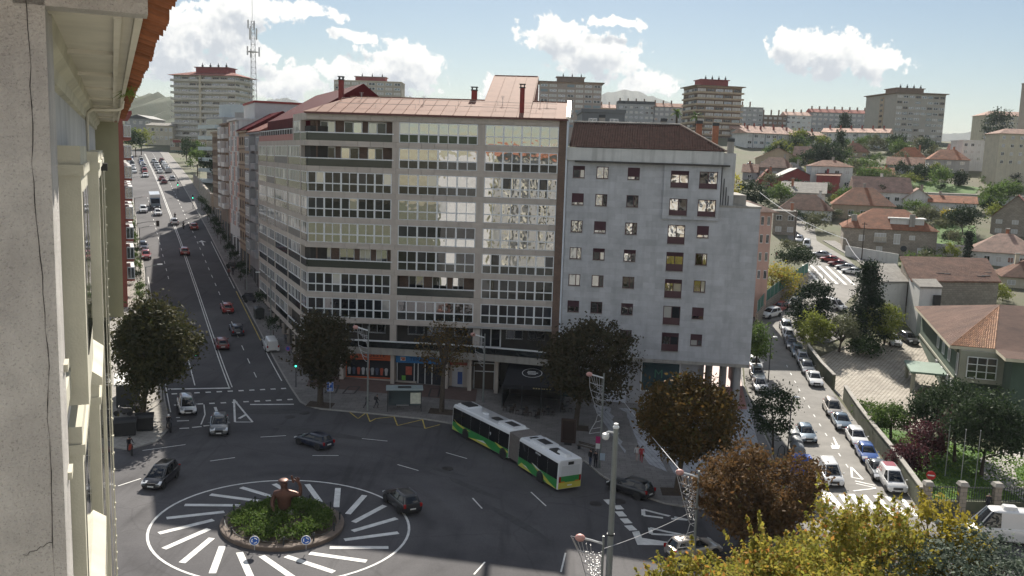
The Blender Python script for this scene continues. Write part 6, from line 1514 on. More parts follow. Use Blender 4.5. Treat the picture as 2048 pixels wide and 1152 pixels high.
def leaf_cloud(name, pts, size, m, rnd, nrm=None, flat=0.0):
 """one mesh of leaf-shaped faces at the given points"""
 pts = np.asarray(pts, float); n = len(pts)
 rs = np.random.RandomState(rnd)
 a = rs.normal(size=(n, 3)); a /= np.linalg.norm(a, axis=1)[:, None]
 b = rs.normal(size=(n, 3))
 if flat: a[:, 2] *= (1 - flat); b[:, 2] *= (1 - flat)
 a /= np.linalg.norm(a, axis=1)[:, None]
 b -= (a * b).sum(1)[:, None] * a; b /= np.linalg.norm(b, axis=1)[:, None]
 s = size * (0.45 + 1.2 * rs.uniform(size=n) ** 1.6)[:, None]
 v = np.empty((n, 4, 3)); v[:, 0] = pts - a * s * 0.5; v[:, 1] = pts + b * s * 0.3; v[:, 2] = pts + a * s * 0.5; v[:, 3] = pts - b * s * 0.3
 me = bpy.data.meshes.new(name); me.vertices.add(4 * n); me.loops.add(4 * n); me.polygons.add(n)
 me.vertices.foreach_set('co', v.reshape(-1)); me.loops.foreach_set('vertex_index', np.arange(4 * n, dtype=np.int32))
 me.polygons.foreach_set('loop_start', np.arange(0, 4 * n, 4, dtype=np.int32)); me.polygons.foreach_set('loop_total', np.full(n, 4, dtype=np.int32))
 me.materials.append(m); me.update(); me.validate()
 return me
def crown_points(seed, rx, ry, rz, nclump, per, cr, hollow=0.55, shape='round', squash=1.0, shoots=0):
 rs = np.random.RandomState(seed)
 out = []; cl = []; lob = rs.normal(size=(5, 3)) * 1.5; ph = rs.uniform(0, 6.28, 5)
 for i in range(nclump):
  while True:
   d = rs.normal(size=3); d /= np.linalg.norm(d)
   if shape == 'dome' and d[2] < -0.35: continue
   break
  r = hollow + (1 - hollow) * rs.uniform() ** 0.6
  if shape == 'cone':
   t = rs.uniform() ** 0.8; ang = rs.uniform(0, 2 * PI); rad = (1 - t) * (0.35 + 0.65 * rs.uniform() ** 0.5) + 0.03
   c = np.array([rad * math.cos(ang) * rx, rad * math.sin(ang) * ry, (2 * t - 1) * rz])
  else:
   c = d * r * np.array([rx, ry, rz]) * rs.uniform(0.84, 1.08) * (1 + 0.17 * np.tanh(np.sin(lob @ d * 1.6 + ph).sum()))
  cl.append(c)
  k = int(per * rs.uniform(0.6, 1.4)); q = rs.normal(size=(k, 3)) * cr * rs.uniform(0.7, 1.3); q[:, 2] *= 0.7 * squash
  out.append(c + q)
 for i in range(shoots):          # long leading twigs breaking the outline
  c = cl[rs.randint(len(cl))]; d = np.array([c[0] / rx, c[1] / ry, abs(c[2]) / rz + 0.7]); d /= np.linalg.norm(d); L_ = rs.uniform(0.8, 1.9)
  k = int(per * 0.55); t = rs.uniform(0, 1, (k, 1)); out.append(c + d * t * L_ + rs.normal(size=(k, 3)) * cr * 0.42 * (1.1 - t))
 return np.concatenate(out), cl
def trunk_mesh(seed, h, r, lean, cl, zc, nl=6, m=None):
 rnd = random.Random(seed); b = MB()
 top = (lean[0] * 0.7, lean[1] * 0.7, h)
 b.tube([(0, 0, -0.4), (0.02, 0, 0.15), (lean[0] * 0.2, lean[1] * 0.2, h * 0.4), (lean[0] * 0.45, lean[1] * 0.45, h * 0.75), top], [r * 1.5, r * 1.1, r * 0.9, r * 0.8, r * 0.65], 8)
 for i in range(nl):
  c = cl[rnd.randrange(len(cl))]
  e = Vector((c[0] + lean[0], c[1] + lean[1], c[2] + zc)); s = Vector(top) * rnd.uniform(0.72, 1.0)
  mid = s.lerp(e, 0.5) + Vector((rnd.uniform(-.3, .3), rnd.uniform(-.3, .3), rnd.uniform(0, .5)))
  b.tube([s, mid, e], [r * 0.45, r * 0.28, r * 0.1], 6)
 return b
def tree(name, label, base, zc, rx, rz, kind, seed=1, off=(0, 0), nclump=70, per=70, cr=0.55, leaf=0.32, shape='round', hollow=0.55, tr=0.22, limbs=7, group=None, ry=None, cat='tree', flat=0.0, trunk=True, squash=1.0, rz0=0, shoots=0):
 """zc: crown centre height above the ground; off: crown centre offset from the trunk"""
 ry = ry or rx
 P, cl = crown_points(seed, rx, ry, rz, nclump, per, cr, hollow, shape, squash, shoots)
 root = thing(name, label, cat, (base[0], base[1], gh(*base) + 0.02), rz0, group)
 if trunk:
  trunk_mesh(seed, max(0.5, zc - rz * 0.55), tr, off, cl, zc, limbs).build('trunk', [M_BARK], root, smooth=50)
 me = leaf_cloud('crown', P + np.array([off[0], off[1], zc]), leaf, LEAF[kind], seed + 7, flat=flat)
 link('crown', me, root)
 return root
def P(T): return dict(base=T[:2], off=(T[2], 0), zc=T[3], rx=T[4], rz=T[5])
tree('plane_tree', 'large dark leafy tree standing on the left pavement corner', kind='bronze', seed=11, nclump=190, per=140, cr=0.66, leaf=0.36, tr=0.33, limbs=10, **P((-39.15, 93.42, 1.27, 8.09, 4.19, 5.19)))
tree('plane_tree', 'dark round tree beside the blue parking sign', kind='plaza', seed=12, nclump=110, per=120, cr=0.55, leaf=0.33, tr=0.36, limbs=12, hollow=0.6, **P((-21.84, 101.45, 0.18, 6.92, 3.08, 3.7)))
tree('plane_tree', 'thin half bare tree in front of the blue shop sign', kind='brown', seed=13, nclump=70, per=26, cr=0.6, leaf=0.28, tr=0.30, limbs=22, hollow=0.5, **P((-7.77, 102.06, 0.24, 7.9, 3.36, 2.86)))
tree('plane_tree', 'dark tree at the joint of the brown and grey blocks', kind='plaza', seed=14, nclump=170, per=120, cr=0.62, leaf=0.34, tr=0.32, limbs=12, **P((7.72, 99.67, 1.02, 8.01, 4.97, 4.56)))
tree('plane_tree', 'round brown-green tree in front of the grey block', kind='brown', seed=15, nclump=180, per=125, cr=0.58, leaf=0.32, tr=0.30, limbs=10, **P((16.08, 81.1, 0.76, 7.35, 4.24, 3.33)))
tree('plane_tree', 'rust coloured autumn tree behind the lattice light mast', kind='rust', seed=16, nclump=210, per=120, cr=0.5, leaf=0.27, shoots=60, tr=0.28, limbs=10, **P((18.38, 67.02, 1.0, 5.26, 4.8, 3.44)))
tree('street_tree', 'small green double crowned tree beside the recycling bins', kind='dark', seed=17, nclump=60, per=70, cr=0.45, leaf=0.26, tr=0.12, limbs=6, **P((27.99, 91.57, -0.23, 4.65, 2.35, 2.63)))
tree('street_tree', 'green tree half hidden behind the grey block corner', kind='green', seed=18, nclump=50, per=60, cr=0.5, leaf=0.3, tr=0.15, limbs=5, **P((33.95, 121.18, -0.17, 4.27, 1.64, 2.51)))
for i, (lab, top, rx, rz_, kd, nc) in enumerate([
 ('tallest golden green tree top in the bottom right foreground', (16.41, 43.0, 13.43), 2.2, 4.2, 'gold', 110),
 ('golden green crown spreading left of the tallest golden crown', (13.49, 42.0, 12.5), 2.4, 3.6, 'gold', 105),
 ('low golden crown at the bottom beside the silver estate car', (8.87, 41.0, 10.8), 3.0, 2.2, 'gold', 100),
 ('golden green crown right of the tallest golden crown', (19.28, 44.0, 12.91), 2.1, 3.6, 'gold', 95),
 ('broad golden crown along the bottom edge', (14.05, 38.0, 13.29), 4.0, 3.0, 'gold', 150),
 ('yellow leaved tree beside the parked white camper van', (23.89, 46.0, 12.21), 2.3, 3.2, 'yellow', 95)]):
 x, y, zt = top
 tree('maple_tree', lab, (x, y), zt - rz_ - gh(x, y), rx, rz_, kd, 30 + i, nclump=nc, per=90, cr=0.36, leaf=0.21, tr=0.2, limbs=10, hollow=0.4, shoots=70)
x, y, zt = (23.43, 42.0, 12.27)
tree('cedar_tree', 'grey green conifer boughs in the bottom right corner', (x, y), zt - 2.6 - gh(x, y), 3.8, 2.6, 'grey', 35, nclump=130, per=120, cr=0.5, leaf=0.20, tr=0.2, limbs=8, flat=0.5, squash=0.35)
for i, (nm, lab, T_, kd, sh, kw) in enumerate([
 ('conifer', 'broad dark conifer behind the yellow-green shrubs', (54.62, 135.65, -0.48, 6.16, 3.96, 6.31), 'conifer', 'cone', dict(nclump=170, per=70, cr=0.6, leaf=0.34)),
 ('conifer', 'dark conifer beside the lane above the parked cars', (47.75, 139.63, -0.23, 4.53, 3.02, 4.68), 'conifer', 'round', dict(nclump=120, per=70, cr=0.6, leaf=0.34)),
 ('shrub', 'olive green rounded bush at the head of the courtyard', (44.74, 130.2, -0.05, 2.99, 2.39, 2.99), 'lime', 'dome', dict(nclump=80, per=60, cr=0.5, leaf=0.28, trunk=False)),
 ('shrub', 'bushy bare stemmed olive shrub in the courtyard', (48.99, 131.59, 0.3, 3.08, 2.26, 2.37), 'olive', 'dome', dict(nclump=70, per=50, cr=0.5, leaf=0.26, limbs=14)),
 ('cypress', 'small pointed cypress in the courtyard', (53.74, 135.56, -0.23, 2.64, 1.07, 2.63), 'green', 'cone', dict(nclump=60, per=60, cr=0.3, leaf=0.22)),
 ('garden_tree', 'yellow-green round tree beside the parked courtyard cars', (57.42, 135.95, -0.28, 3.89, 2.82, 2.79), 'lime', 'round', dict(nclump=90, per=70, cr=0.5, leaf=0.28)),
 ('hedge_bush', 'dark hedge clump below the cypress', (52.12, 130.02, 0.29, 1.36, 2.09, 1.35), 'hedge', 'dome', dict(nclump=50, per=60, cr=0.5, leaf=0.28, trunk=False)),
 ('pine_tree', 'large round dark pine left of the flagpoles', (46.31, 92.54, -0.28, 4.14, 3.56, 3.04), 'pine', 'dome', dict(nclump=140, per=90, cr=0.55, leaf=0.26)),
 ('pine_tree', 'large round dark pine right of the flagpoles', (46.34, 84.59, 0.19, 4.4, 3.41, 3.52), 'pine', 'dome', dict(nclump=170, per=95, cr=0.6, leaf=0.26)),
 ('plum_tree', 'purple leaved tree in front of the pines', (42.13, 87.38, 0.2, 3.05, 1.74, 1.73), 'purple', 'round', dict(nclump=70, per=55, cr=0.45, leaf=0.24)),
 ('plum_tree', 'low purple shrub above the white delivery van', (39.47, 84.51, -0.34, 1.62, 1.45, 1.48), 'purple', 'round', dict(nclump=60, per=55, cr=0.4, leaf=0.24)),
 ('plum_tree', 'purple crown between the two dark pines', (45.58, 88.47, -0.3, 3.83, 1.51, 1.46), 'purple', 'round', dict(nclump=50, per=50, cr=0.4, leaf=0.24)),
 ('garden_tree', 'small green tree on the lawn by the street wall', (42.14, 95.84, -0.17, 2.43, 2.19, 1.52), 'green', 'round', dict(nclump=60, per=60, cr=0.45, leaf=0.26)),
 ('shrub', 'bright green bush along the street wall', (42.53, 103.43, 0.04, 0.85, 1.24, 0.97), 'green', 'dome', dict(nclump=30, per=50, cr=0.4, leaf=0.24, trunk=False)),
 ('shrub', 'yellow climbing bush behind the green building', (81.32, 166.37, 1.34, 1.45, 4.55, 2.35), 'yellow', 'dome', dict(nclump=70, per=60, cr=0.5, leaf=0.28, trunk=False)),
 ('shrub', 'yellow-green bush behind the green building roof ridge', (90.31, 167.52, -0.15, 1.42, 3.27, 1.89), 'lime', 'dome', dict(nclump=60, per=60, cr=0.5, leaf=0.28, trunk=False)),
 ('garden_tree', 'yellowing creeper tree above the green fence by the lane', (47.92, 162.11, 0.22, 3.31, 3.71, 3.11), 'gold', 'round', dict(nclump=80, per=60, cr=0.6, leaf=0.32)),
 ('hedge', 'tall clipped dark hedge above the lane', (59.71, 188.64, 0.12, 2.54, 3.68, 2.53), 'dark', 'dome', dict(nclump=70, per=60, cr=0.6, leaf=0.34, trunk=False)),
 ('garden_tree', 'silvery bush on top of the clipped hedge', (63.77, 204.79, -0.24, 1.6, 2.5, 1.83), 'olive', 'dome', dict(nclump=35, per=50, cr=0.5, leaf=0.3, trunk=False)),
 ('garden_tree', 'dark green tree left of the corrugated shed', (72.04, 273.86, -0.41, 3.75, 3.93, 3.75), 'dark', 'round', dict(nclump=70, per=45, cr=0.9, leaf=0.55)),
 ('garden_tree', 'tree hanging over the lane left of the brown hipped house', (81.78, 278.84, -0.2, 2.75, 3.84, 2.75), 'green', 'dome', dict(nclump=60, per=45, cr=0.9, leaf=0.5)),
 ('garden_tree', 'big dark tree in front of the long white block', (125.34, 365.99, -0.65, 5.45, 7.21, 4.46), 'dark', 'round', dict(nclump=90, per=45, cr=1.2, leaf=0.8)),
 ('garden_tree', 'round dark tree at the crest behind the cream block', (266.45, 509.16, -0.25, 10.13, 6.93, 9.27), 'dark', 'round', dict(nclump=90, per=45, cr=1.3, leaf=0.9)),
 ('conifer', 'narrow conifer in front of the white block', (135.97, 382.83, -0.34, 6.63, 2.09, 6.0), 'dark', 'cone', dict(nclump=60, per=40, cr=0.9, leaf=0.7)),
 ('conifer', 'flat topped cedar before the long red roofed flats', (184.21, 513.09, -1.19, 7.43, 5.59, 4.96), 'dark', 'cone', dict(nclump=60, per=40, cr=1.3, leaf=0.9)),
 ('conifer', 'pair-like dark cypress beside the pale pink roof', (115.39, 284.72, -0.19, 2.96, 1.64, 2.97), 'dark', 'cone', dict(nclump=50, per=40, cr=0.5, leaf=0.45)),
 ('garden_tree', 'dark round tree on the lawn edge', (150.48, 337.09, -0.29, 3.12, 2.95, 3.12), 'dark', 'round', dict(nclump=60, per=40, cr=0.9, leaf=0.6)),
 ('garden_tree', 'tall clipped bush among the gardens', (160.58, 327.83, -0.28, 2.68, 2.16, 2.68), 'dark', 'round', dict(nclump=45, per=40, cr=0.8, leaf=0.55)),
 ('garden_tree', 'broad leafy tree above the white garage', (133.78, 348.09, -1.41, 2.99, 4.97, 3.03), 'green', 'dome', dict(nclump=70, per=40, cr=1.0, leaf=0.6)),
 ('garden_tree', 'bushy tree right of the white garage lawn', (126.41, 321.15, -0.03, 3.25, 5.02, 3.23), 'green', 'dome', dict(nclump=70, per=40, cr=1.0, leaf=0.6)),
 ('garden_tree', 'yellow tree beside the orange roofed house', (123.05, 256.26, 0.02, 1.84, 2.62, 1.84), 'yellow', 'round', dict(nclump=45, per=45, cr=0.6, leaf=0.4)),
 ('garden_tree', 'dark spreading tree on the lawn of the stone villa', (119.6, 240.17, -0.53, 3.91, 4.25, 3.12), 'dark', 'dome', dict(nclump=80, per=50, cr=0.8, leaf=0.45)),
 ('garden_tree', 'olive coloured tree between the villa and the orange roof', (116.15, 255.11, 0.35, 2.2, 3.66, 2.18), 'olive', 'dome', dict(nclump=60, per=45, cr=0.7, leaf=0.45)),
 ('garden_tree', 'dark tree behind the low white outbuilding', (158.2, 292.2, -0.02, 3.93, 4.42, 3.44), 'green', 'dome', dict(nclump=60, per=45, cr=0.9, leaf=0.55)),
 ('cypress', 'slim dark cypress left of the white conservatory house', (102.11, 200.97, -0.38, 3.69, 0.78, 3.69), 'conifer', 'cone', dict(nclump=60, per=45, cr=0.35, leaf=0.35)),
 ('palm_like_tree', 'round feathery tree left of the white house by the tower foot', (122.93, 294.85, -0.2, 2.1, 2.44, 2.1), 'green', 'dome', dict(nclump=35, per=40, cr=0.7, leaf=0.45)),
]):
 base, off = T_[:2], (T_[2], 0)
 kw = dict(kw); tree(nm, lab, base, max(T_[3], T_[5] * 0.8), T_[4], T_[5], kd, 60 + i, off=off, shape=sh, **dict(dict(tr=0.18, limbs=6), **kw))
def palm(label, base, h, seed):
 root = thing('palm_tree', label, 'palm', (base[0], base[1], base[2] - h), 0)
 MB().tube([(0, 0, -4), (0.1, 0, h * 0.5), (0, 0, h)], [0.35, 0.28, 0.25], 8).build('trunk', [M_BARK], root)
 b = MB(); rnd = random.Random(seed)
 for i in range(34):
  a = rnd.uniform(0, 2 * PI); up = rnd.uniform(-0.3, 1.1); L_ = rnd.uniform(1.6, 2.4)
  d = Vector((math.cos(a) * math.cos(up), math.sin(a) * math.cos(up), math.sin(up))); pts = [Vector((0, 0, h)) + d * (L_ * t) - Vector((0, 0, 0.9 * t * t)) for t in (0, .33, .66, 1)]
  side = d.cross(Vector((0, 0, 1))).normalized()
  for p, q, w0, w1 in zip(pts, pts[1:], (0.06, 0.28, 0.2), (0.28, 0.2, 0.02)):
   b.quad(p - side * w0, p + side * w0, q + side * w1, q - side * w1)
 b.build('crown', [LEAF['green']], root)
palm('left palm peeping over the dark tiled roof', (36.5, 210.0, 41.85), 12, 1)
palm('right palm peeping over the dark tiled roof', (39.05, 200.0, 40.78), 12, 2)
tree('garden_tree', 'yellowing tree behind the grey block chimneys', (42.08, 190.0), 16.5, 4.5, 4.0, 'gold', 91, nclump=60, per=50, cr=0.8, leaf=0.5)
ORD = 'first second third fourth fifth sixth seventh eighth ninth tenth eleventh twelfth thirteenth fourteenth fifteenth sixteenth seventeenth eighteenth nineteenth twentieth'.split()
def scatter():
 protos = {}
 for kd in ('green', 'dark', 'lime', 'olive'):
  for v in range(2):
   Pp, cl = crown_points(200 + v, 1.0, 1.0, 0.85, 26, 34, 0.22, 0.5, 'dome')
   protos[kd, v] = leaf_cloud('foliage', Pp + np.array([0, 0, 0.75]), 0.17, LEAF[kd], 5 + v)
 rnd = random.Random(77)
 blocked = [(o.location.x, o.location.y, 6.0) for o in bpy.data.objects if o.parent is None and o.name.split('.')[0] in ('house', 'workshop', 'warehouse', 'shed')]
 HL = [(o.location.x, o.location.y, o['label']) for o in bpy.data.objects if o.parent is None and o.name.split('.')[0] in ('house', 'workshop', 'warehouse', 'shed')]
 n = 0; tries = 0
 while n < 175 and tries < 6000:
  tries += 1
  y = rnd.uniform(165, 440); x = rnd.uniform(0.27, 0.66) * y
  if y < 235 and x < 82: continue
  if any((x - bx) ** 2 + (y + 0 - by) ** 2 < r * r for bx, by, r in blocked): continue
  if any(abs(x - bx) < 9 and 0 < y - by < 13 for bx, by, r in blocked): continue
  s = rnd.uniform(1.2, 3.0) * (1 + (y - 165) / 400)
  kd = rnd.choice(['green', 'dark', 'dark', 'green', 'lime', 'olive'])
  o = link('garden_shrub', protos[kd, rnd.randrange(2)], None, (x, y, gh(x, y) - 0.2), rnd.uniform(0, 6.28), (s, s, s * rnd.uniform(0.8, 1.3)))
  hb = min(HL, key=lambda q: (q[0] - x) ** 2 + (q[1] - y) ** 2); dx, dy = x - hb[0], y - hb[1]
  rel = ('right of' if dx > 0 else 'left of') if abs(dx) > abs(dy) else ('behind' if dy > 0 else 'in front of')
  w_ = hb[2].split(); cut = next((i for i, q in enumerate(w_) if i > 2 and q in ('in', 'behind', 'below', 'above', 'beside', 'right', 'left', 'and', 'near', 'at', 'under', 'between', 'high', 'just')), 7)
  tag(o, {'green': 'mid green', 'dark': 'dark green', 'lime': 'yellowish', 'olive': 'grey green'}[kd] + (' large' if s > 3 else ' small' if s < 1.9 else '') + ' shrub ' + rel + ' the ' + ' '.join(w_[:min(cut, 8)]), 'shrub', kd + ' garden shrubs on the hillside'); n += 1
 for k in range(16):
  s = 128 + k * 7.5 + rnd.uniform(-1, 1); p = av(s, 20.2)
  if k in (1, 3): continue
  r = thing('clipped_tree', ORD[k] + ' small clipped tree from the square on the right avenue pavement', 'tree', (p[0], p[1], gh(*p) + 0.15), 0, 'clipped trees on the right pavement')
  MB().tube([(0, 0, 0), (0, 0, 1.8)], 0.06, 6).build('trunk', [M_BARK], r)
  o = link('crown', protos['dark', k % 2], r, (0, 0, 1.5), k, (1.05, 1.05, 1.35))
 for k in range(20):
  s = 118 + k * 7.0 + rnd.uniform(-1, 1); p = av(s, 3.2)
  r = thing('clipped_tree', ORD[k] + ' small clipped tree from the square on the sunny left pavement', 'tree', (p[0], p[1], gh(*p) + 0.15), 0, 'clipped trees on the left pavement')
  MB().tube([(0, 0, 0), (0, 0, 1.8)], 0.06, 6).build('trunk', [M_BARK], r)
  o = link('crown', protos['green' if k % 3 else 'dark', k % 2], r, (0, 0, 1.4), k, (0.95, 0.95, 1.3))
 for k in range(9):
  p = av(248 + k * 17 + rnd.uniform(-4, 4), 26 + rnd.uniform(-1.5, 5)); r = thing('street_tree', ORD[k] + ' leafy tree beside the upper avenue beyond the row of houses', 'tree', (p[0], p[1], gh(*p)), 0, 'trees beside the upper avenue')
  MB().tube([(0, 0, 0), (0, 0, 4)], 0.2, 6).build('trunk', [M_BARK], r); link('crown', protos[('dark', 'green', 'dark')[k % 3], k % 2], r, (0, 0, 2.0), k, (3.2, 3.2, 4.2))
 for k in range(11):
  p = av(405 + rnd.uniform(-6, 22), -14 + k * 2.5)
  r = thing('street_tree', ORD[k] + ' tree from the left in the row closing the avenue', 'tree', (p[0], p[1], gh(*p)), 0, 'trees at the far end of the avenue')
  MB().tube([(0, 0, 0), (0, 0, 4)], 0.2, 6).build('trunk', [M_BARK], r)
  link('crown', protos[rnd.choice(['green', 'lime', 'dark']), k % 2], r, (0, 0, 2.5), k, (4.5, 4.5, 5.0))
scatter()
sheet('courtyard', [(42.6, 117.5), (44.5, 128), (52, 136), (66, 140), (60, 118), (53.8, 110), (47, 98), (41.2, 102)], 0.03, M_COBBLE, 'structure', step=3.0)
sheet('lawn', [(37.0, 77), (38.8, 87), (41.0, 101), (46.8, 97.6), (52, 92), (62, 84), (62, 77)], 0.02, M_GRASS, 'structure', step=3.0)
sheet('garden_path', [(47, 78), (46, 84), (49, 90), (55, 95), (57, 92), (51, 87), (49.5, 84), (51, 78)], 0.045, M_PARCH, 'structure', step=2.5)
sheet('garden_lawn', [(118.19, 254.0), (129.22, 252.94), (115.51, 223.86), (105.3, 224.71)], 0.1, M_GRASS, 'structure', step=4.0)
sheet('garden_lawn', [(133.07, 326.81), (152.11, 337.42), (166.2, 324.6), (157.57, 310.65), (131.47, 309.74)], 0.1, M_GRASS, 'structure', step=5.0)
sheet('garden_lawn', [(68.18, 160.42), (72.76, 158.92), (69.88, 152.67), (66.55, 154.19)], 0.1, M_GRASS, 'structure', step=4.0)
def blades():
 rs = np.random.RandomState(4); pts = []
 while len(pts) < 9000:
  x, y = rs.uniform(37.5, 60), rs.uniform(77.5, 99)
  if x > 38 + (y - 77) * 0.18 + 0.3 and y < 100 - (x - 41) * 0.75: pts.append((x, y, gh(x, y) + 0.08))
 me = leaf_cloud('lawn_grass', pts, 0.22, leaf_mat('grass_blade', (0.10, 0.19, 0.03), (0.18, 0.28, 0.05), 0.4), 3)
 tag(link('lawn_grass', me), 'sunlit lawn grass beside the street wall', 'grass', kind='stuff')
blades()
# ------------------------------------------------------------------ vehicles
M_CHROME = mat('chrome', (0.6, 0.6, 0.62), 0.2, 0, metal=1.0)
M_RIM = mat('alloy_rim', (0.35, 0.35, 0.37), 0.35, 0.1, 3, metal=0.8)
M_HEAD = mat('headlamp', (0.75, 0.77, 0.8), 0.12, 0, spec=0.8)
M_TAIL = mat('tail_lamp', (0.35, 0.015, 0.015), 0.2, 0)
M_PLATE = mat('number_plate', (0.75, 0.75, 0.72), 0.4, 0)
CARM = {}
def rrect(x0, x1, w, z, r=0.25, n=3):
 """rounded rectangle ring at height z"""
 pts = []
 for cx_, cy_, a0 in ((x1 - r, w - r, 0), (x0 + r, w - r, 90), (x0 + r, -w + r, 180), (x1 - r, -w + r, 270)):
  for k in range(n + 1):
   a = R(a0 + 90 * k / n); pts.append((cx_ + r * math.cos(a), cy_ + r * math.sin(a), z))
 return pts
STY = {
 'hatch': dict(L=2.05, W=0.88, st=[(-2.05, .60, .86), (-1.98, .90, .95), (-1.7, .98, 1), (-1.0, .96, 1), (0.2, .93, 1), (0.85, .93, .99), (1.3, .86, .98), (1.75, .77, .95), (1.98, .66, .88), (2.05, .50, .80)], belt=.90, gb=(-1.93, 1.05), rf=(-1.55, 0.15), rz=1.48, rh=.10),
 'sedan': dict(L=2.25, W=0.90, st=[(-2.25, .62, .86), (-2.18, .92, .94), (-1.6, .97, 1), (-0.9, .96, 1), (0.2, .93, 1), (0.9, .92, .99), (1.4, .86, .98), (1.95, .77, .95), (2.18, .66, .88), (2.25, .50, .80)], belt=.90, gb=(-1.85, 1.05), rf=(-1.0, 0.2), rz=1.45, rh=.10),
 'estate': dict(L=2.25, W=0.90, st=[(-2.25, .60, .88), (-2.2, .95, .96), (-1.7, 1.0, 1), (-0.9, .97, 1), (0.2, .94, 1), (0.9, .94, .99), (1.4, .88, .98), (1.95, .78, .95), (2.18, .66, .88), (2.25, .50, .80)], belt=.91, gb=(-2.15, 1.1), rf=(-1.85, 0.2), rz=1.52, rh=.10),
 'suv': dict(L=2.2, W=0.93, st=[(-2.2, .66, .88), (-2.12, 1.02, .96), (-1.7, 1.08, 1), (-0.9, 1.06, 1), (0.2, 1.03, 1), (0.85, 1.03, .99), (1.35, .98, .98), (1.9, .90, .96), (2.12, .76, .9), (2.2, .55, .84)], belt=1.0, gb=(-2.05, 1.1), rf=(-1.72, 0.2), rz=1.64, rh=.11),
 'mpv': dict(L=2.15, W=0.91, st=[(-2.15, .62, .88), (-2.1, 1.0, .96), (-1.7, 1.04, 1), (-0.9, 1.0, 1), (0.2, .97, 1), (1.0, .97, .99), (1.45, .90, .98), (1.85, .80, .95), (2.08, .68, .88), (2.15, .50, .82)], belt=.95, gb=(-2.06, 1.45), rf=(-1.75, 0.35), rz=1.66, rh=.11),
 'van': dict(L=2.2, W=0.92, st=[(-2.2, .50, .98), (-2.18, 1.1, 1), (-1.7, 1.12, 1), (-0.9, 1.12, 1), (0.3, 1.1, 1), (1.1, 1.08, .99), (1.5, 1.0, .97), (1.95, .90, .95), (2.15, .74, .9), (2.2, .52, .86)], belt=1.05, gb=(-2.16, 1.45), rf=(-2.12, 0.55), rz=1.84, rh=.10),
 'bigvan': dict(L=3.0, W=1.02, st=[(-3.0, .50, .98), (-2.98, 1.3, 1), (-2, 1.32, 1), (-0.9, 1.32, 1), (1.0, 1.3, 1), (1.95, 1.25, .99), (2.3, 1.12, .97), (2.75, .98, .95), (2.95, .8, .9), (3.0, .52, .86)], belt=1.22, gb=(-2.96, 2.3), rf=(-2.9, 1.35), rz=2.55, rh=.12),
}
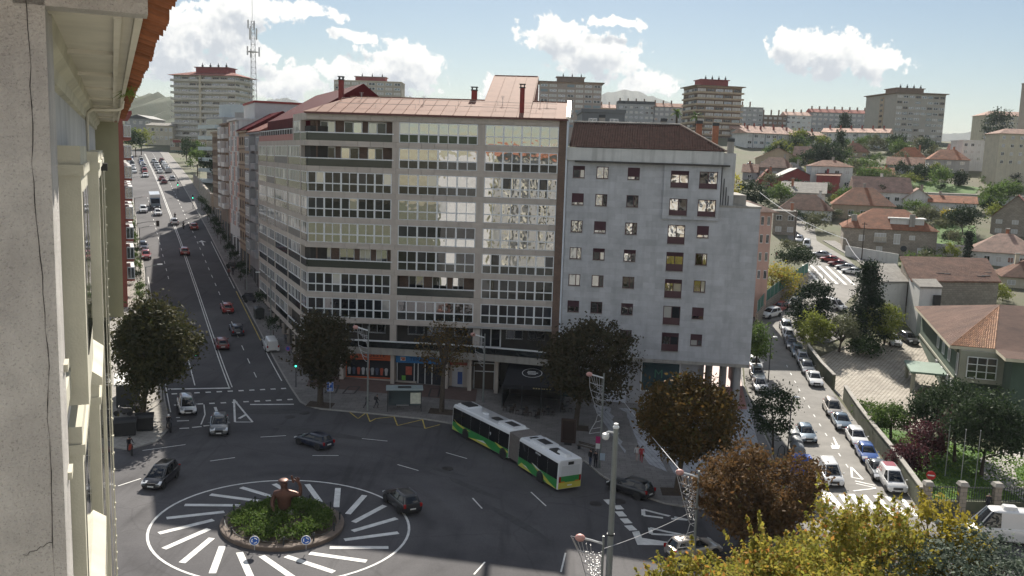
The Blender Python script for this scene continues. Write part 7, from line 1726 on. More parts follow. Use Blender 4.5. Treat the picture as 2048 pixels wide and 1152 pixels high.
def car_meshes(sty):
 if sty in CARM: return CARM[sty]
 s = STY[sty]; W_ = s['W']; out = {}
 b = MB(); rings = []
 for (x, zt, f) in s['st']:
  w = W_ * f; zb = 0.24 if abs(x) < s['L'] * 0.85 else 0.32; m = (zb + zt) / 2
  rings.append([(x, w * a, z) for a, z in ((0.86, zb), (0.97, zb + 0.10), (1.0, m), (0.985, zt - 0.12), (0.93, zt - 0.03), (0.7, zt), (-0.7, zt), (-0.93, zt - 0.03), (-0.985, zt - 0.12), (-1.0, m), (-0.97, zb + 0.10), (-0.86, zb))])
 b.loft(rings); out['body'] = b.mesh('body', [M_WHITE], 35)
 g0, g1 = s['gb']; r0, r1 = s['rf']; bz, rz = s['belt'], s['rz']; zt = rz - s['rh']
 lerp = lambda t: (g0 + (r0 - g0) * t, g1 + (r1 - g1) * t, W_ * (0.90 - 0.2 * t))
 def ring(z, grow=0.0):
  t = (z - bz) / (zt - bz); a = lerp(max(0, min(1, t)) ** 0.9); return rrect(a[0] - grow, a[1] + grow, a[2] + grow, z, 0.26)
 b = MB(); b.loft([ring(bz - 0.08), ring(bz + 0.12), ring((bz + zt) / 2), ring(zt)]); out['glass'] = b.mesh('glasshouse', [G_CAR], 40)
 b = MB(); a = lerp(1.0)
 b.loft([rrect(a[0] - 0.02, a[1] + 0.02, a[2] + 0.012, zt - 0.02, .28), rrect(a[0] + 0.03, a[1] - 0.06, a[2] - 0.03, zt + 0.05, .28), rrect(a[0] + 0.2, a[1] - 0.3, a[2] - 0.16, rz, .3)]); out['roof'] = b.mesh('roof_panel', [M_WHITE], 40)
 b = MB(); n = 4
 R0, R1 = ring(bz - 0.02, 0.012), ring(zt, 0.012)
 for idx in (1, 6, 9, 14):
  b.tube([R0[idx], R1[idx]], 0.05 if sty not in ('van', 'bigvan') else 0.06, 4)
 for t in ((0.42,) if sty not in ('van', 'bigvan') else ()):
  for sg in (1, -1):
   xa = g0 + (g1 - g0) * t; xb = r0 + (r1 - r0) * t; b.tube([(xa, sg * W_ * 0.905, bz), (xb, sg * W_ * 0.715, zt)], 0.035, 4)
 if sty in ('van', 'bigvan'):          # closed cargo sides and rear doors
  e0, e1 = ring(bz - 0.05, 0.015), ring(zt, 0.015)
  xs = g1 - (1.25 if sty == 'van' else 1.6)
  for sg in (1, -1):
   ya, yb = sg * (W_ * 0.90 + 0.015), sg * (W_ * 0.70 + 0.015)
   b.add([(g0 + .2, ya, bz - .05), (xs, ya, bz - .05), (xs, yb, zt), (r0 + .2, yb, zt), (g0 + .2, ya * .95, bz - .05), (xs, ya * .95, bz - .05), (xs, yb * .95, zt), (r0 + .2, yb * .95, zt)], [(0, 1, 2, 3), (7, 6, 5, 4), (1, 5, 6, 2), (0, 3, 7, 4)])
  w = W_ * 0.8
  b.add([(g0 - .02, -w, bz - .05), (g0 - .02, w, bz - .05), (r0 - .02, w * .82, zt), (r0 - .02, -w * .82, zt), (g0 + .1, -w, bz - .05), (g0 + .1, w, bz - .05), (r0 + .1, w * .82, zt), (r0 + .1, -w * .82, zt)], [(1, 0, 3, 2), (4, 5, 6, 7), (0, 4, 7, 3), (1, 2, 6, 5)])
 out['pillar'] = b.mesh('pillars', [M_WHITE])
 r = 0.32 if sty not in ('suv', 'bigvan') else 0.36
 b = MB(); b.lathe([(r * .62, 0.0), (r * .96, 0.0), (r, 0.05), (r, 0.17), (r * .95, 0.22), (r * .62, 0.22)], 18, 0, axis='y')
 out['tyre'] = b.mesh('tyre', [M_RUBBER], 40)
 b = MB(); b.lathe([(0.05, 0.215), (r * .64, 0.205), (r * .64, 0.02), (0.05, 0.02)], 18, 0, axis='y')
 for k in range(5):
  a = 2 * PI * k / 5; b.box(-0.0, 0.001, 0, 0.001, 0, 0.001)
 out['rim'] = b.mesh('rim', [M_RIM], 40)
 b = MB(); b.lathe([(r * 1.16, 0), (r * 1.16, 0.03), (0.01, 0.03), (0.01, 0)], 18, 0, axis='y'); out['arch'] = b.mesh('wheel_arch', [M_BLACK])
 out['r'] = r
 fx = s['L']; hz = s['st'][-2][1]
 b = MB(); b.loft([[(fx - .34, .26 * t, hz + .0 + z) for t, z in ((-1, -.02), (1, .05), (1, .16), (-1, .1))], [(fx - .05, .24 * t, hz - .1 + z) for t, z in ((-1, -.06), (1, -.02), (1, .12), (-1, .06))]]); out['head'] = b.mesh('headlight', [M_HEAD], 30)
 tz = s['st'][1][1]
 b = MB(); b.box(-.02, .16, -.1, .1, -.14, .14); out['tail'] = b.mesh('tail_light', [M_TAIL])
 b = MB(); b.box(-.015, .015, -.26, .26, -.055, .055); out['plate'] = b.mesh('number_plate', [M_PLATE])
 b = MB(); b.loft([[(.02, y, z) for y, z in ((-.09, -.05), (.09, -.05), (.09, .07), (-.09, .07))], [(.12, y, z) for y, z in ((-.06, -.03), (.06, -.03), (.06, .04), (-.06, .04))]]); out['mirror'] = b.mesh('mirror', [M_WHITE])
 b = MB(); b.box(-.02, .02, -.42, .42, -.13, .13); out['grille'] = b.mesh('grille', [M_BLACK])
 b = MB(); b.box(-.015, .015, -.5, .5, -.06, .06); out['bump'] = b.mesh('bumper_strip', [M_BLACK])
 CARM[sty] = out
 return out
def ground_rot(x, y, h):
 """orientation of something standing on the slope, +x forward at heading h"""
 e = 0.8; n = Vector((-(gh(x + e, y) - gh(x - e, y)) / (2 * e), -(gh(x, y + e) - gh(x, y - e)) / (2 * e), 1)).normalized()
 f = Vector((math.cos(h), math.sin(h), 0)); f = (f - n * f.dot(n)).normalized(); l = n.cross(f)
 return Matrix((f, l, n)).transposed().to_euler()
def painted(name, me, parent, loc, p, rz=0, scale=None):
 o = link(name, me, parent, loc, rz, scale); o.material_slots[0].link = 'OBJECT'; o.material_slots[0].material = p; return o
NCAR = [0]
def car(label, pos, h, p, sty='hatch', group=None, simple=False, cat='car', name='car', rails=False, sc=1.0, road=0.036):
 m = car_meshes(sty); s = STY[sty]; x, y = pos
 root = thing(name, label, cat, (x, y, gh(x, y) + road), 0, group); root.rotation_euler = ground_rot(x, y, h); root.scale = (sc,) * 3
 painted('body', m['body'], root, (0, 0, 0), p)
 link('glasshouse', m['glass'], root); painted('roof_panel', m['roof'], root, (0, 0, 0), p); painted('pillars', m['pillar'], root, (0, 0, 0), p)
 ax = s['L'] * 0.63; r = m['r']
 for sx_ in (1, -1):
  for sy in (1, -1):
   wy = s['W'] * 1.005
   w = link('wheel', m['tyre'], root, (sx_ * ax + 0.02, sy * (wy - 0.2), r), 0 if sy < 0 else PI)
   if not simple:
    link('rim', m['rim'], w); link('wheel_arch', m['arch'], root, (sx_ * ax + 0.02, sy * (wy - 0.015), r + 0.02), 0 if sy < 0 else PI)
 if simple: return root
 L_ = s['L']; tz = s['st'][1][1]
 for sy in (1, -1):
  link('headlight', m['head'], root, (0, sy * s['W'] * 0.66, 0.0), 0, (1, -sy, 1) if False else None)
  link('tail_light', m['tail'], root, (-L_ + 0.0, sy * s['W'] * 0.80, tz - 0.12 if sty not in ('van', 'bigvan') else 1.0), 0)
  painted('mirror', m['mirror'], root, (s['gb'][1] - 0.42, sy * (s['W'] + 0.07), s['belt'] + 0.06), p)
 link('number_plate', m['plate'], root, (L_ + 0.005, 0, 0.42)); link('number_plate', m['plate'], root, (-L_ - 0.015, 0, 0.62 if sty not in ('van',) else 0.7))
 link('grille', m['grille'], root, (L_ - 0.02, 0, 0.58)); link('bumper_strip', m['bump'], root, (L_ - 0.0, 0, 0.34)); link('bumper_strip', m['bump'], root, (-L_ + 0.0, 0, 0.40))
 if rails:
  for sy in (1, -1):
   MB().tube([(s['rf'][0] + .1, sy * .58, s['rz'] - 0.04), (s['rf'][0] + .2, sy * .58, s['rz'] + .03), (s['rf'][1] - .3, sy * .58, s['rz'] + .03), (s['rf'][1] - .1, sy * .58, s['rz'] - 0.05)], 0.02, 5).build('roof_rail', [M_CHROME], root)
 return root
PB = paint('black', (0.012, 0.012, 0.015)); PN = paint('navy', (0.012, 0.018, 0.04)); PW = paint('white', (0.72, 0.72, 0.72)); PS = paint('silver', (0.42, 0.43, 0.45), 0.6)
PR = paint('red', (0.32, 0.025, 0.02)); PM = paint('maroon', (0.16, 0.02, 0.025)); PG = paint('grey', (0.11, 0.12, 0.13), 0.4); PBL = paint('blue', (0.03, 0.09, 0.32)); PT = paint('steel_blue', (0.13, 0.18, 0.23), 0.4); PC = paint('champagne', (0.45, 0.41, 0.37), 0.4)
def hd(a, b): return math.atan2(b[1] - a[1], b[0] - a[0])
UP = math.atan2(AU[1], AU[0]); DOWN = UP + PI
car('silver people carrier waiting behind the left crossing lines', (-35.45, 96.23), DOWN + 0.02, PS, 'mpv')
car('black hatchback with pale bonnet reflection entering the roundabout', (-29.91, 90.23), DOWN - 0.12, PG, 'suv')
car('dark hatchback turning away left of the bus, tail towards the camera', (-19.47, 87.63), R(148), PN, 'hatch')
car('black people carrier at the left side of the roundabout', (-29.99, 75.03), R(268), PB, 'mpv')
car('black estate with roof rails circling right of the island', (-8.83, 73.46), R(122), PB, 'suv', rails=True)
car('black car parked at the kerb below the bus', (11.61, 80.41), R(140), PB, 'suv')
car('silver estate half hidden by the lattice mast at the bottom', (15.0, 67.58), R(22), PC, 'suv', rails=True)
car('maroon hatchback driving up the avenue beside the double line', (-40.06, 122.41), UP, PM, 'hatch')
car('dark hatchback driving up the avenue in the middle lane', (-40.05, 129.18), UP, PN, 'hatch')
car('red hatchback ahead of the dark one on the avenue', (-44.88, 140.03), UP, PR, 'hatch')
car('red hatchback further up the avenue next to the double line', (-65.09, 177.24), UP, PR, 'hatch')
car('white delivery van parked at the right kerb of the avenue', (-33.43, 123.06), UP, PW, 'van', cat='van', name='delivery_van')
car('dark red car parked on the sunny left side of the avenue', (-70.45, 171.64), DOWN, PR, 'hatch')
car('dark blue car parked behind the dark red one on the left', (-74.25, 179.78), DOWN, PN, 'hatch')
car('white car driving up the avenue near the double line in shade', (-78.73, 208.42), UP, PW, 'hatch')
car('red car at the right kerb beyond the second crossing', (-72.29, 203.0), UP, PR, 'hatch')
car('white car coming down the avenue in front of the lorry', (-87.0, 219.76), DOWN, PW, 'hatch')
car('black car between the white car and the lorry', (-91.1, 229.25), DOWN, PB, 'hatch')
car('white car coming down in the left lane beside the lorry', (-92.02, 223.39), DOWN, PW, 'suv')
car('white car alone in the sun beyond the lorry', (-119.58, 292.57), DOWN, PW, 'sedan')
car('white van at the left kerb far up the avenue', (-132.55, 314.26), DOWN, PW, 'van')
def far_traffic():
 rnd = random.Random(12); cols = [PW, PS, PR, PB, PG, PW, PBL]
 for i in range(26):
  s = 330 + (i // 4) * 9.0 + rnd.uniform(-2, 2); l = (6.3, 9.9, 14.4, 17.2)[i % 4] + rnd.uniform(-.2, .2)
  x, y = av(s, l)
  p = rnd.choice(cols); st = rnd.choice(['hatch', 'sedan', 'suv', 'van'])
  car('distant %s %s, %s in the %s lane at the avenue top' % (p.name[6:], {'hatch': 'hatchback', 'suv': 'off-roader'}.get(st, st), ORD[i // 4], ('left kerb', 'left inner', 'right inner', 'right kerb')[i % 4]), (x, y), UP if l > 12 else DOWN, p, st, 'cars queuing at the top of the avenue', simple=True)
 for (lab, s, l, p) in (('red car driving up past the junction at the top of the avenue', 306, 13.9, PR), ('dark red car following at the top of the avenue', 297, 14.2, PM), ('silver car in the right lane at the top of the avenue', 305, 17.0, PS)):
  car(lab, av(s, l), UP, p, 'hatch', simple=True)
 x, y = (-91.64, 229.97); root = thing('lorry', 'white box lorry coming down the avenue', 'lorry', (x, y, gh(x, y) + .04)); root.rotation_euler = ground_rot(x, y, DOWN)
 MB().box(-5.5, 0.6, -1.2, 1.2, 0.9, 3.5).build('cargo_box', [paint('white', (0, 0, 0))], root)
 MB().loft([[(0.8, y_, z) for y_, z in ((-1.15, .5), (1.15, .5), (1.15, 2.7), (-1.15, 2.7))], [(2.2, y_, z) for y_, z in ((-1.12, .5), (1.12, .5), (1.1, 1.5), (-1.1, 1.5))]]).build('cab', [paint('steel_blue', (0, 0, 0))], root)
 MB().add([(2.23, -1.0, 1.5), (2.23, 1.0, 1.5), (1.3, 1.0, 2.5), (1.3, -1.0, 2.5)], [(0, 1, 2, 3)]).build('windscreen', [G_CAR], root)
 m = car_meshes('bigvan')
 for xx in (1.5, -3.8):
  for sy in (1, -1): link('wheel', m['tyre'], root, (xx, sy * 1.0, 0.42), 0 if sy < 0 else PI, 1.3)
far_traffic()
SD = [(34.9, 78.5), (35.9, 85), (37.0, 92), (38.2, 99), (39.4, 106), (40.1, 112), (40.7, 118), (41.3, 124), (42.2, 130), (43.6, 136)]
sdh = lambda p: math.atan2(-1, -0.16)
for lab, g_, p, st in [
 ('dark grey saloon parked behind the white delivery van by the street wall', (35.98, 83.71), PG, 'sedan'),
 ('blue hatchback parked by the street wall', (36.76, 88.72), PBL, 'hatch'),
 ('white estate with dark windscreen parked above the blue hatchback', (37.72, 94.02), PW, 'estate'),
 ('grey saloon parked fifth along the street wall', (38.12, 99.85), PT, 'sedan'),
 ('cream hatchback parked at the gap in the wall', (38.84, 104.93), PC, 'mpv'),
 ('white saloon parked beside the courtyard gate', (40.6, 117.06), PW, 'sedan'),
 ('dark saloon parked above the white saloon', (41.22, 122.21), PG, 'sedan'),
 ('white hatchback in the upper row of parked cars', (41.82, 126.22), PS, 'hatch'),
 ('grey hatchback in the upper row of parked cars', (42.08, 129.45), PT, 'hatch'),
 ('black hatchback in the upper row of parked cars', (42.35, 133.34), PB, 'hatch'),
 ('white small car in the upper row of parked cars', (43.19, 137.52), PW, 'hatch'),
 ('silver car heading the upper row of parked cars', (44.09, 141.97), PS, 'suv')]:
 car(lab, g_, math.atan2(-1, -0.17), p, st, road=0.045)
car('steel grey hatchback driving down the side street', (32.73, 95.45), math.atan2(-1, -0.14), PT, 'hatch', road=0.045)
car('white panel van driving down to the zebra crossing', (31.0, 82.64), math.atan2(-1, -0.16), PW, 'van', cat='van', name='delivery_van', road=0.045)
v = car('white van with red roof markings parked at the zebra crossing', (35.97, 80.62), math.atan2(-1, -0.15), PW, 'van', cat='van', name='delivery_van', road=0.045)
MB().box(-1.9, -0.6, -0.5, 0.5, 1.835, 1.852).build('roof_marking', [paint('red', (0, 0, 0))], v)
lettering('ICG', 0.55, PR, v, (-1.0, -0.84, 1.45), (R(76), 0, 0))
for lab, g_, p, st, a in [
 ('white car parked tightly left beside the grey block, lowest', (32.71, 114.35), PW, 'hatch', -98), ('silver car parked left beside the grey block, middle', (33.54, 119.07), PS, 'hatch', -98), ('white car parked left beside the grey block, upper', (34.36, 123.33), PW, 'hatch', -98),
 ('white car with black roof parked at the lane bend', (43.77, 150.2), PW, 'suv', -140), ('red car parked at the lane bend', (46.65, 154.71), PR, 'hatch', -130), ('white car at the end of the row in the lane bend', (50.12, 158.17), PW, 'hatch', -120),
 ('white van standing in the lane behind the conifers', (56.91, 156.97), PW, 'van', -60),
 ('silver saloon parked along the steep upper lane', (69.86, 203.53), PS, 'sedan', 145), ('red saloon parked along the steep upper lane', (70.11, 198.2), PR, 'sedan', 145), ('second red car parked along the steep upper lane', (70.41, 193.65), PM, 'sedan', 145), ('grey saloon parked along the steep upper lane', (70.84, 190.27), PS, 'sedan', 145), ('white saloon lowest in the steep upper lane', (70.74, 186.47), PW, 'sedan', 145),
 ('white van at the top of the lane', (70.21, 215.21), PW, 'van', -110), ('pale car behind the white van at the top of the lane', (70.52, 222.15), PS, 'hatch', -110),
 ('white car parked in the courtyard under the yellow tree', (59.0, 136.64), PW, 'hatch', -95), ('dark car parked in the courtyard by the green building', (61.97, 137.99), PB, 'hatch', -85),
 ('white car on the terrace far up the slope', (93.66, 361.69), PW, 'hatch', 0), ('silver car parked below the long white shed', (131.47, 271.25), PS, 'sedan', 0)]:
 car(lab, g_, R(a), p, st, simple=(g_[1] > 170), road=0.045)
c = car('white camper van with roof unit cut by the right edge', (40.29, 68.98), R(170), PW, 'bigvan', cat='van', name='camper_van', sc=1.05)
MB().loft([rrect(-0.6, 0.5, 0.4, 2.56, .1), rrect(-0.5, 0.4, 0.32, 2.8, .1)]).build('roof_unit', [PW], c)
def bus():
 M_BG = paint('bus_green', (0.03, 0.26, 0.06)); M_BY = paint('bus_yellow', (0.60, 0.56, 0.09)); M_BWH = paint('bus_white', (0.74, 0.76, 0.78)); M_LIME = paint('bus_lime', (0.42, 0.55, 0.09))
 G_BUS = glass('bus_glass', (0.006, 0.007, 0.009), 1.45, 0.0, 0.03)
 J = Vector((0.9, 86.6)) ;
 fdir = Vector((-0.59, 0.807)).normalized(); rdir = Vector((-0.515, 0.857)).normalized()
 wF = Vector((-4.47, 93.4)); wM = Vector((-0.35, 87.76)); wR = Vector((3.24, 81.77))
 W_ = 1.33; H_ = 3.12
 root = thing('articulated_bus', 'white and green articulated bus standing at the kerb of the square', 'bus', (wM.x, wM.y, gh(wM.x, wM.y) + 0.04))
 z0 = root.location.z
 def sect(dirv, anchor):      # local frame: +x forward, left wheel contact of the anchor axle at (0, W_)
  right = Vector((dirv.y, -dirv.x)); o = anchor + right * (W_ - 0.05)
  slope_f = (gh(o.x + dirv.x * 3, o.y + dirv.y * 3) - gh(o.x - dirv.x * 3, o.y - dirv.y * 3)) / 6
  slope_l = (gh(o.x - right.x, o.y - right.y) - gh(o.x + right.x, o.y + right.y)) / 2
  f = Vector((dirv.x, dirv.y, slope_f)).normalized(); l = Vector((-right.x, -right.y, slope_l)); l = (l - f * l.dot(f)).normalized(); n = f.cross(l)
  M4 = Matrix((f, l, n)).transposed().to_4x4(); M4.translation = Vector((o.x - wM.x, o.y - wM.y, gh(o.x, o.y) + 0.04 - z0)); return M4
 MF, MR = sect(fdir, wM), sect(rdir, wR)
 def put(mb, M4, name, ms, par=root, smooth=None): return xf(mb, M4).build(name, ms, par, smooth=smooth)
 def hull(x0, x1, M4, nm, front=False, rear=False):
  def ring(x, k=1.0, zt=H_):
   w = W_ * k; return [(x, y, z) for y, z in ((w, .32), (w, zt - .32), (w - .06, zt - .12), (w - .22, zt), (-w + .22, zt), (-w + .06, zt - .12), (-w, zt - .32), (-w, .32))]
  rings = [ring(x0, 0.96 if rear else 1, H_ - (.08 if rear else 0)), ring(x0 + .12), ring(x1 - .12), ring(x1, 0.96 if front else 1, H_ - (.08 if front else 0))]
  put(MB().loft(rings), M4, nm, [M_BWH], smooth=35)
  for sg in (1, -1):
   y = sg * (W_ + 0.006)
   a, b_ = x0 + (.14 if rear else .02), x1 - (.14 if front else .02)
   q = lambda xa, xb, za, zb, e=0.0: [(xa, y + sg * e, za), (xb, y + sg * e, za), (xb, y + sg * e, zb), (xa, y + sg * e, zb), (xa, y - sg * .02, za), (xb, y - sg * .02, za), (xb, y - sg * .02, zb), (xa, y - sg * .02, zb)]
   F = [(0, 1, 2, 3), (7, 6, 5, 4), (0, 4, 5, 1), (1, 5, 6, 2), (2, 6, 7, 3), (3, 7, 4, 0)]
   put(MB().add(q(a, b_, .33, 1.22), F), M4, 'side_panel', [M_BG])
   n = max(2, int((b_ - a) / 1.5)); w = (b_ - a) / n
   for i in range(n): put(MB().add(q(a + i * w + .012, a + (i + 1) * w - .012, 1.225, 2.78, .004), F), M4, 'window_pane', [G_BUS])
  return a, b_
 def swoosh(M4, pts, m, e=0.012):
  for sg in (1, -1):
   y = sg * (W_ + e); n = len(pts)
   vs = [(x, y, z) for x, z in pts] + [(x, y - sg * .02, z) for x, z in pts]
   put(MB().add(vs, [tuple(range(n)), tuple(range(2 * n - 1, n - 1, -1))] + [(i, (i + 1) % n, n + (i + 1) % n, n + i) for i in range(n)]), M4, 'livery_band', [m])
 xa, xb = -0.85, 9.75
 hull(xa, xb, MF, 'front_body', front=True)
 swoosh(MF, [(6.0, 1.02), (8.8, 1.30), (9.55, 1.55), (8.6, 1.10), (7.6, .95)], M_BY); swoosh(MF, [(9.6, .34), (8.2, .34), (9.5, .75), (9.62, .72)], M_LIME, .013)
 swoosh(MF, [(6.4, .33), (2.2, .33), (3.6, .78), (4.6, .62)], M_BY); swoosh(MF, [(3.0, .62), (3.6, .80), (5.0, .52)], M_BWH, .015)
 swoosh(MF, [(-.82, 1.0), (-.6, 1.03), (.9, 1.25), (1.6, 1.30), (.8, .98), (-.82, .82)], M_BY)
 put(MB().box(xb - .12, xb + .03, -W_ * .92, W_ * .92, 1.25, 2.95), MF, 'windscreen', [G_BUS])
 put(MB().box(xb - .1, xb + .035, -W_ * .9, W_ * .9, .35, 1.2), MF, 'front_panel', [M_BG])
 xr0, xr1 = -2.95, 4.05
 hull(xr0, xr1, MR, 'rear_body', rear=True)
 swoosh(MR, [(4.0, .33), (1.5, .33), (2.6, .70), (3.4, .80)], M_BY); swoosh(MR, [(2.0, .5), (2.6, .72), (3.2, .70)], M_BWH, .015)
 swoosh(MR, [(-2.8, .34), (-1.6, .60), (-.2, 1.05), (.9, 1.32), (1.6, 1.36), (.9, 1.08), (-1.2, .33)], M_BY); swoosh(MR, [(-.6, 1.0), (.9, 1.34), (1.6, 1.40), (.8, 1.16)], M_BWH, .015)
 xe = xr0 - .012
 put(MB().box(xe - .02, xe + .1, -1.2, 1.2, .95, 1.52), MR, 'rear_panel', [M_BG]); put(MB().box(xe - .03, xe + .12, -1.24, 1.24, .36, .94), MR, 'rear_bumper', [M_BY])
 put(MB().box(xe - .015, xe + .06, -1.0, 1.0, 1.56, 2.5), MR, 'engine_cover', [paint('bus_pale', (0.62, 0.64, 0.66))])
 put(MB().box(xe - .03, xe + .04, -.3, .3, 2.58, 2.86), MR, 'destination_display', [M_BLACK])
 for sg in (1, -1):
  put(MB().box(xe - .035, xe + .1, sg * 1.12 - .1, sg * 1.12 + .1, .98, 1.5), MR, 'tail_light', [M_TAIL]); put(MB().box(xe - .036, xe + .05, sg * .8 - .22, sg * .8 + .22, .93, 1.03), MR, 'indicator', [mat('amber_lamp', (0.6, 0.25, 0.02), 0.3, 0)])
 put(MB().box(xe - .04, xe + .05, -.26, .26, .58, .70), MR, 'number_plate', [M_PLATE])
 lettering('9', .5, M_BWH, root, MF @ Vector((2.4, W_ + .03, 1.9)), (MF.to_3x3() @ Matrix.Rotation(R(180), 3, 'Z') @ Matrix.Rotation(R(90), 3, 'X')).to_euler(), 'route_number')
 lettering('vitrasa', .34, M_BWH, root, MR @ Vector((0.6, W_ + .03, 2.62)), (MR.to_3x3() @ Matrix.Rotation(R(180), 3, 'Z') @ Matrix.Rotation(R(90), 3, 'X')).to_euler(), 'operator_lettering')
 a = [MF @ Vector(p) for p in ((xa, W_ * .97, .45), (xa, W_ * .97, H_ - .06), (xa, -W_ * .97, H_ - .06), (xa, -W_ * .97, .45))]
 b = [MR @ Vector(p) for p in ((xr1, W_ * .97, .45), (xr1, W_ * .97, H_ - .06), (xr1, -W_ * .97, H_ - .06), (xr1, -W_ * .97, .45))]
 rings = []; N = 18; ca = sum(a, Vector()) / 4; cb = sum(b, Vector()) / 4
 for i in range(N + 1):
  t = i / N; c = ca.lerp(cb, t); k = 1.0 if i % 2 == 0 else 0.955
  rings.append([tuple(c + (p.lerp(q, t) - c) * k) for p, q in zip(a, b)])
 MB().loft(rings).build('bellows', [mat('bellows_grey', (0.16, 0.145, 0.135), 0.85, 0.2, 3)], root)
 def pod(M4, x0, x1, w, h, m=M_BWH, nm='roof_unit'):
  o = put(MB().loft([rrect(x0, x1, w, H_ - .02, .15), rrect(x0 + .08, x1 - .08, w - .08, H_ + h, .15)]), M4, nm, [m], smooth=35); return o
 pod(MF, -0.7, 1.9, .95, .22); put(MB().box(-.3, 1.3, -.45, .45, H_ + .2, H_ + .24), MF, 'roof_grille', [M_BLACK])
 pod(MF, 2.6, 3.8, .5, .06, M_BLACK, 'roof_hatch'); pod(MF, 5.0, 5.8, .3, .08); pod(MF, 7.6, 9.4, .7, .2, M_BLACK, 'roof_hatch'); pod(MF, 7.4, 9.5, 1.0, .12)
 pod(MR, 3.1, 3.8, .5, .05, M_BLACK, 'roof_hatch'); pod(MR, .3, 2.9, .95, .22); put(MB().box(.8, 2.4, -.45, .45, H_ + .2, H_ + .24), MR, 'roof_grille', [M_BLACK])
 pod(MR, -1.6, .2, .55, .07, M_BLACK, 'roof_hatch'); pod(MR, -2.6, -.9, .35, .26)
 m = car_meshes('bigvan')
 for M4, xs in ((MF, (0, 6.98)), (MR, (0,))):
  for x in xs:
   for sg in (1, -1):
    o = link('wheel', m['tyre'], root, M4 @ Vector((x, sg * (W_ - .22), .46)), (M4.to_3x3() @ Matrix.Rotation(0 if sg < 0 else PI, 3, 'Z')).to_euler(), 1.3)
    link('rim', m['rim'], o)
    put(MB().lathe([(.62, 0), (.62, .02), (.02, .02), (.02, 0)], 20, 0, (x, 0, .5), 'y'), M4 @ Matrix.Translation((0, sg * (W_ + .02), 0)) @ Matrix.Rotation(0, 4, 'Z'), 'wheel_arch', [M_BLACK])
bus()
def moto(label, pos, h, col, rider=None, group=None):
 x, y = pos; root = thing('motorcycle', label, 'motorcycle', (x, y, gh(x, y) + .16 if False else gh(x, y) + .04), 0, group); root.rotation_euler = ground_rot(x, y, h)
 for xx in (.68, -.62):
  b = MB(); b.lathe([(.2, -.05), (.30, -.06), (.31, 0), (.30, .06), (.2, .05)], 14, 0, (xx, 0, .31), 'y'); b.build('wheel', [M_RUBBER], root)
 b = MB(); b.loft([[(xx, w * s_, z) for s_, z in ((-1, z0), (1, z0), (.7, z1), (-.7, z1))] for xx, w, z0, z1 in ((.55, .08, .55, .95), (.2, .16, .4, 1.0), (-.2, .17, .35, .82), (-.75, .14, .55, .85), (-.9, .06, .7, .8))]); b.build('body', [paint('moto_' + label.split()[0], col)], root)
 MB().tube([(.45, -.36, 1.05), (.5, 0, 1.0), (.45, .36, 1.05)], .025, 5).tube([(.68, 0, .31), (.48, 0, 1.0)], .04, 5).build('fork', [M_DKMETAL], root)
 MB().box(-.75, .05, -.15, .15, .82, .9).build('seat', [M_BLACK], root)
 return root
# ------------------------------------------------------------------ people
def skin_mesh(verts, edges, radii, root, sub=1, name='figure'):
 me = bpy.data.meshes.new(name); me.from_pydata(verts, edges, [])
 ob = bpy.data.objects.new(name, me); COL.objects.link(ob)
 md = ob.modifiers.new('skin', 'SKIN'); md.use_smooth_shade = True
 sv = me.skin_vertices[0].data
 for i, r in enumerate(radii):
  sv[i].radius = r if isinstance(r, tuple) else (r, r); sv[i].use_root = (i == root)
 if sub:
  s = ob.modifiers.new('sub', 'SUBSURF'); s.levels = sub; s.render_levels = sub
 dg = bpy.context.evaluated_depsgraph_get(); dg.update()
 out = bpy.data.meshes.new_from_object(ob.evaluated_get(dg))
 bpy.data.objects.remove(ob); bpy.data.meshes.remove(me)
 return out
def body_mesh(pose):
 """+x forward, 1.72 m; pose = dict of leg and arm swings"""
 V = []; E = []; Rr = []
 def v(x, y, z, r): V.append((x, y, z)); Rr.append(r); return len(V) - 1
 def c(a, b): E.append((a, b))
 seat = pose.get('seat', 0)
 pz = 0.95 if not seat else 0.95
 ln = pose.get('lean', 0.0)
 pel = v(0, 0, pz, (.15, .12)); sp = v(ln * .3, 0, pz + .22, (.135, .105)); ch = v(ln * .8, 0, pz + .42, (.165, .12)); nk = v(ln, 0, pz + .55, .058); h0 = v(ln + .02, 0, pz + .64, (.078, .088)); h1 = v(ln + .02, 0, pz + .75, (.072, .082))
 for a, b in ((pel, sp), (sp, ch), (ch, nk), (nk, h0), (h0, h1)): c(a, b)
 for sg, k in ((1, 'l'), (-1, 'r')):
  sh = v(ln * .8, sg * .19, pz + .46, .062); c(ch, sh)
  e_, w_ = pose.get('arm_' + k, ((0.02, .05, -.28), (.06, .0, -.26)))
  el = v(V[sh][0] + e_[0], V[sh][1] + sg * e_[1], V[sh][2] + e_[2], .048); wr = v(V[el][0] + w_[0], V[el][1] + sg * w_[1], V[el][2] + w_[2], .034); hn = v(V[wr][0] + w_[0] * .32, V[wr][1], V[wr][2] + w_[2] * .32, (.028, .04))
  c(sh, el); c(el, wr); c(wr, hn)
  t_, s_ = pose.get('leg_' + k, ((0, -.44), (0, -.42)))
  hp = v(0, sg * .09, pz - .06, .10); kn = v(t_[0], sg * (.095 if not seat else .22), pz - .06 + t_[1], .066); an = v(V[kn][0] + s_[0], V[kn][1], V[kn][2] + s_[1], .046); to = v(V[an][0] + .15, V[an][1], max(.03, V[an][2] - .04), .036)
  c(pel, hp); c(hp, kn); c(kn, an); c(an, to)
 me = skin_mesh(V, E, Rr, 0, 1, 'person')
 z0 = min(p.co.z for p in me.vertices)
 for p in me.vertices: p.co.z -= z0 if not seat else 0
 return me
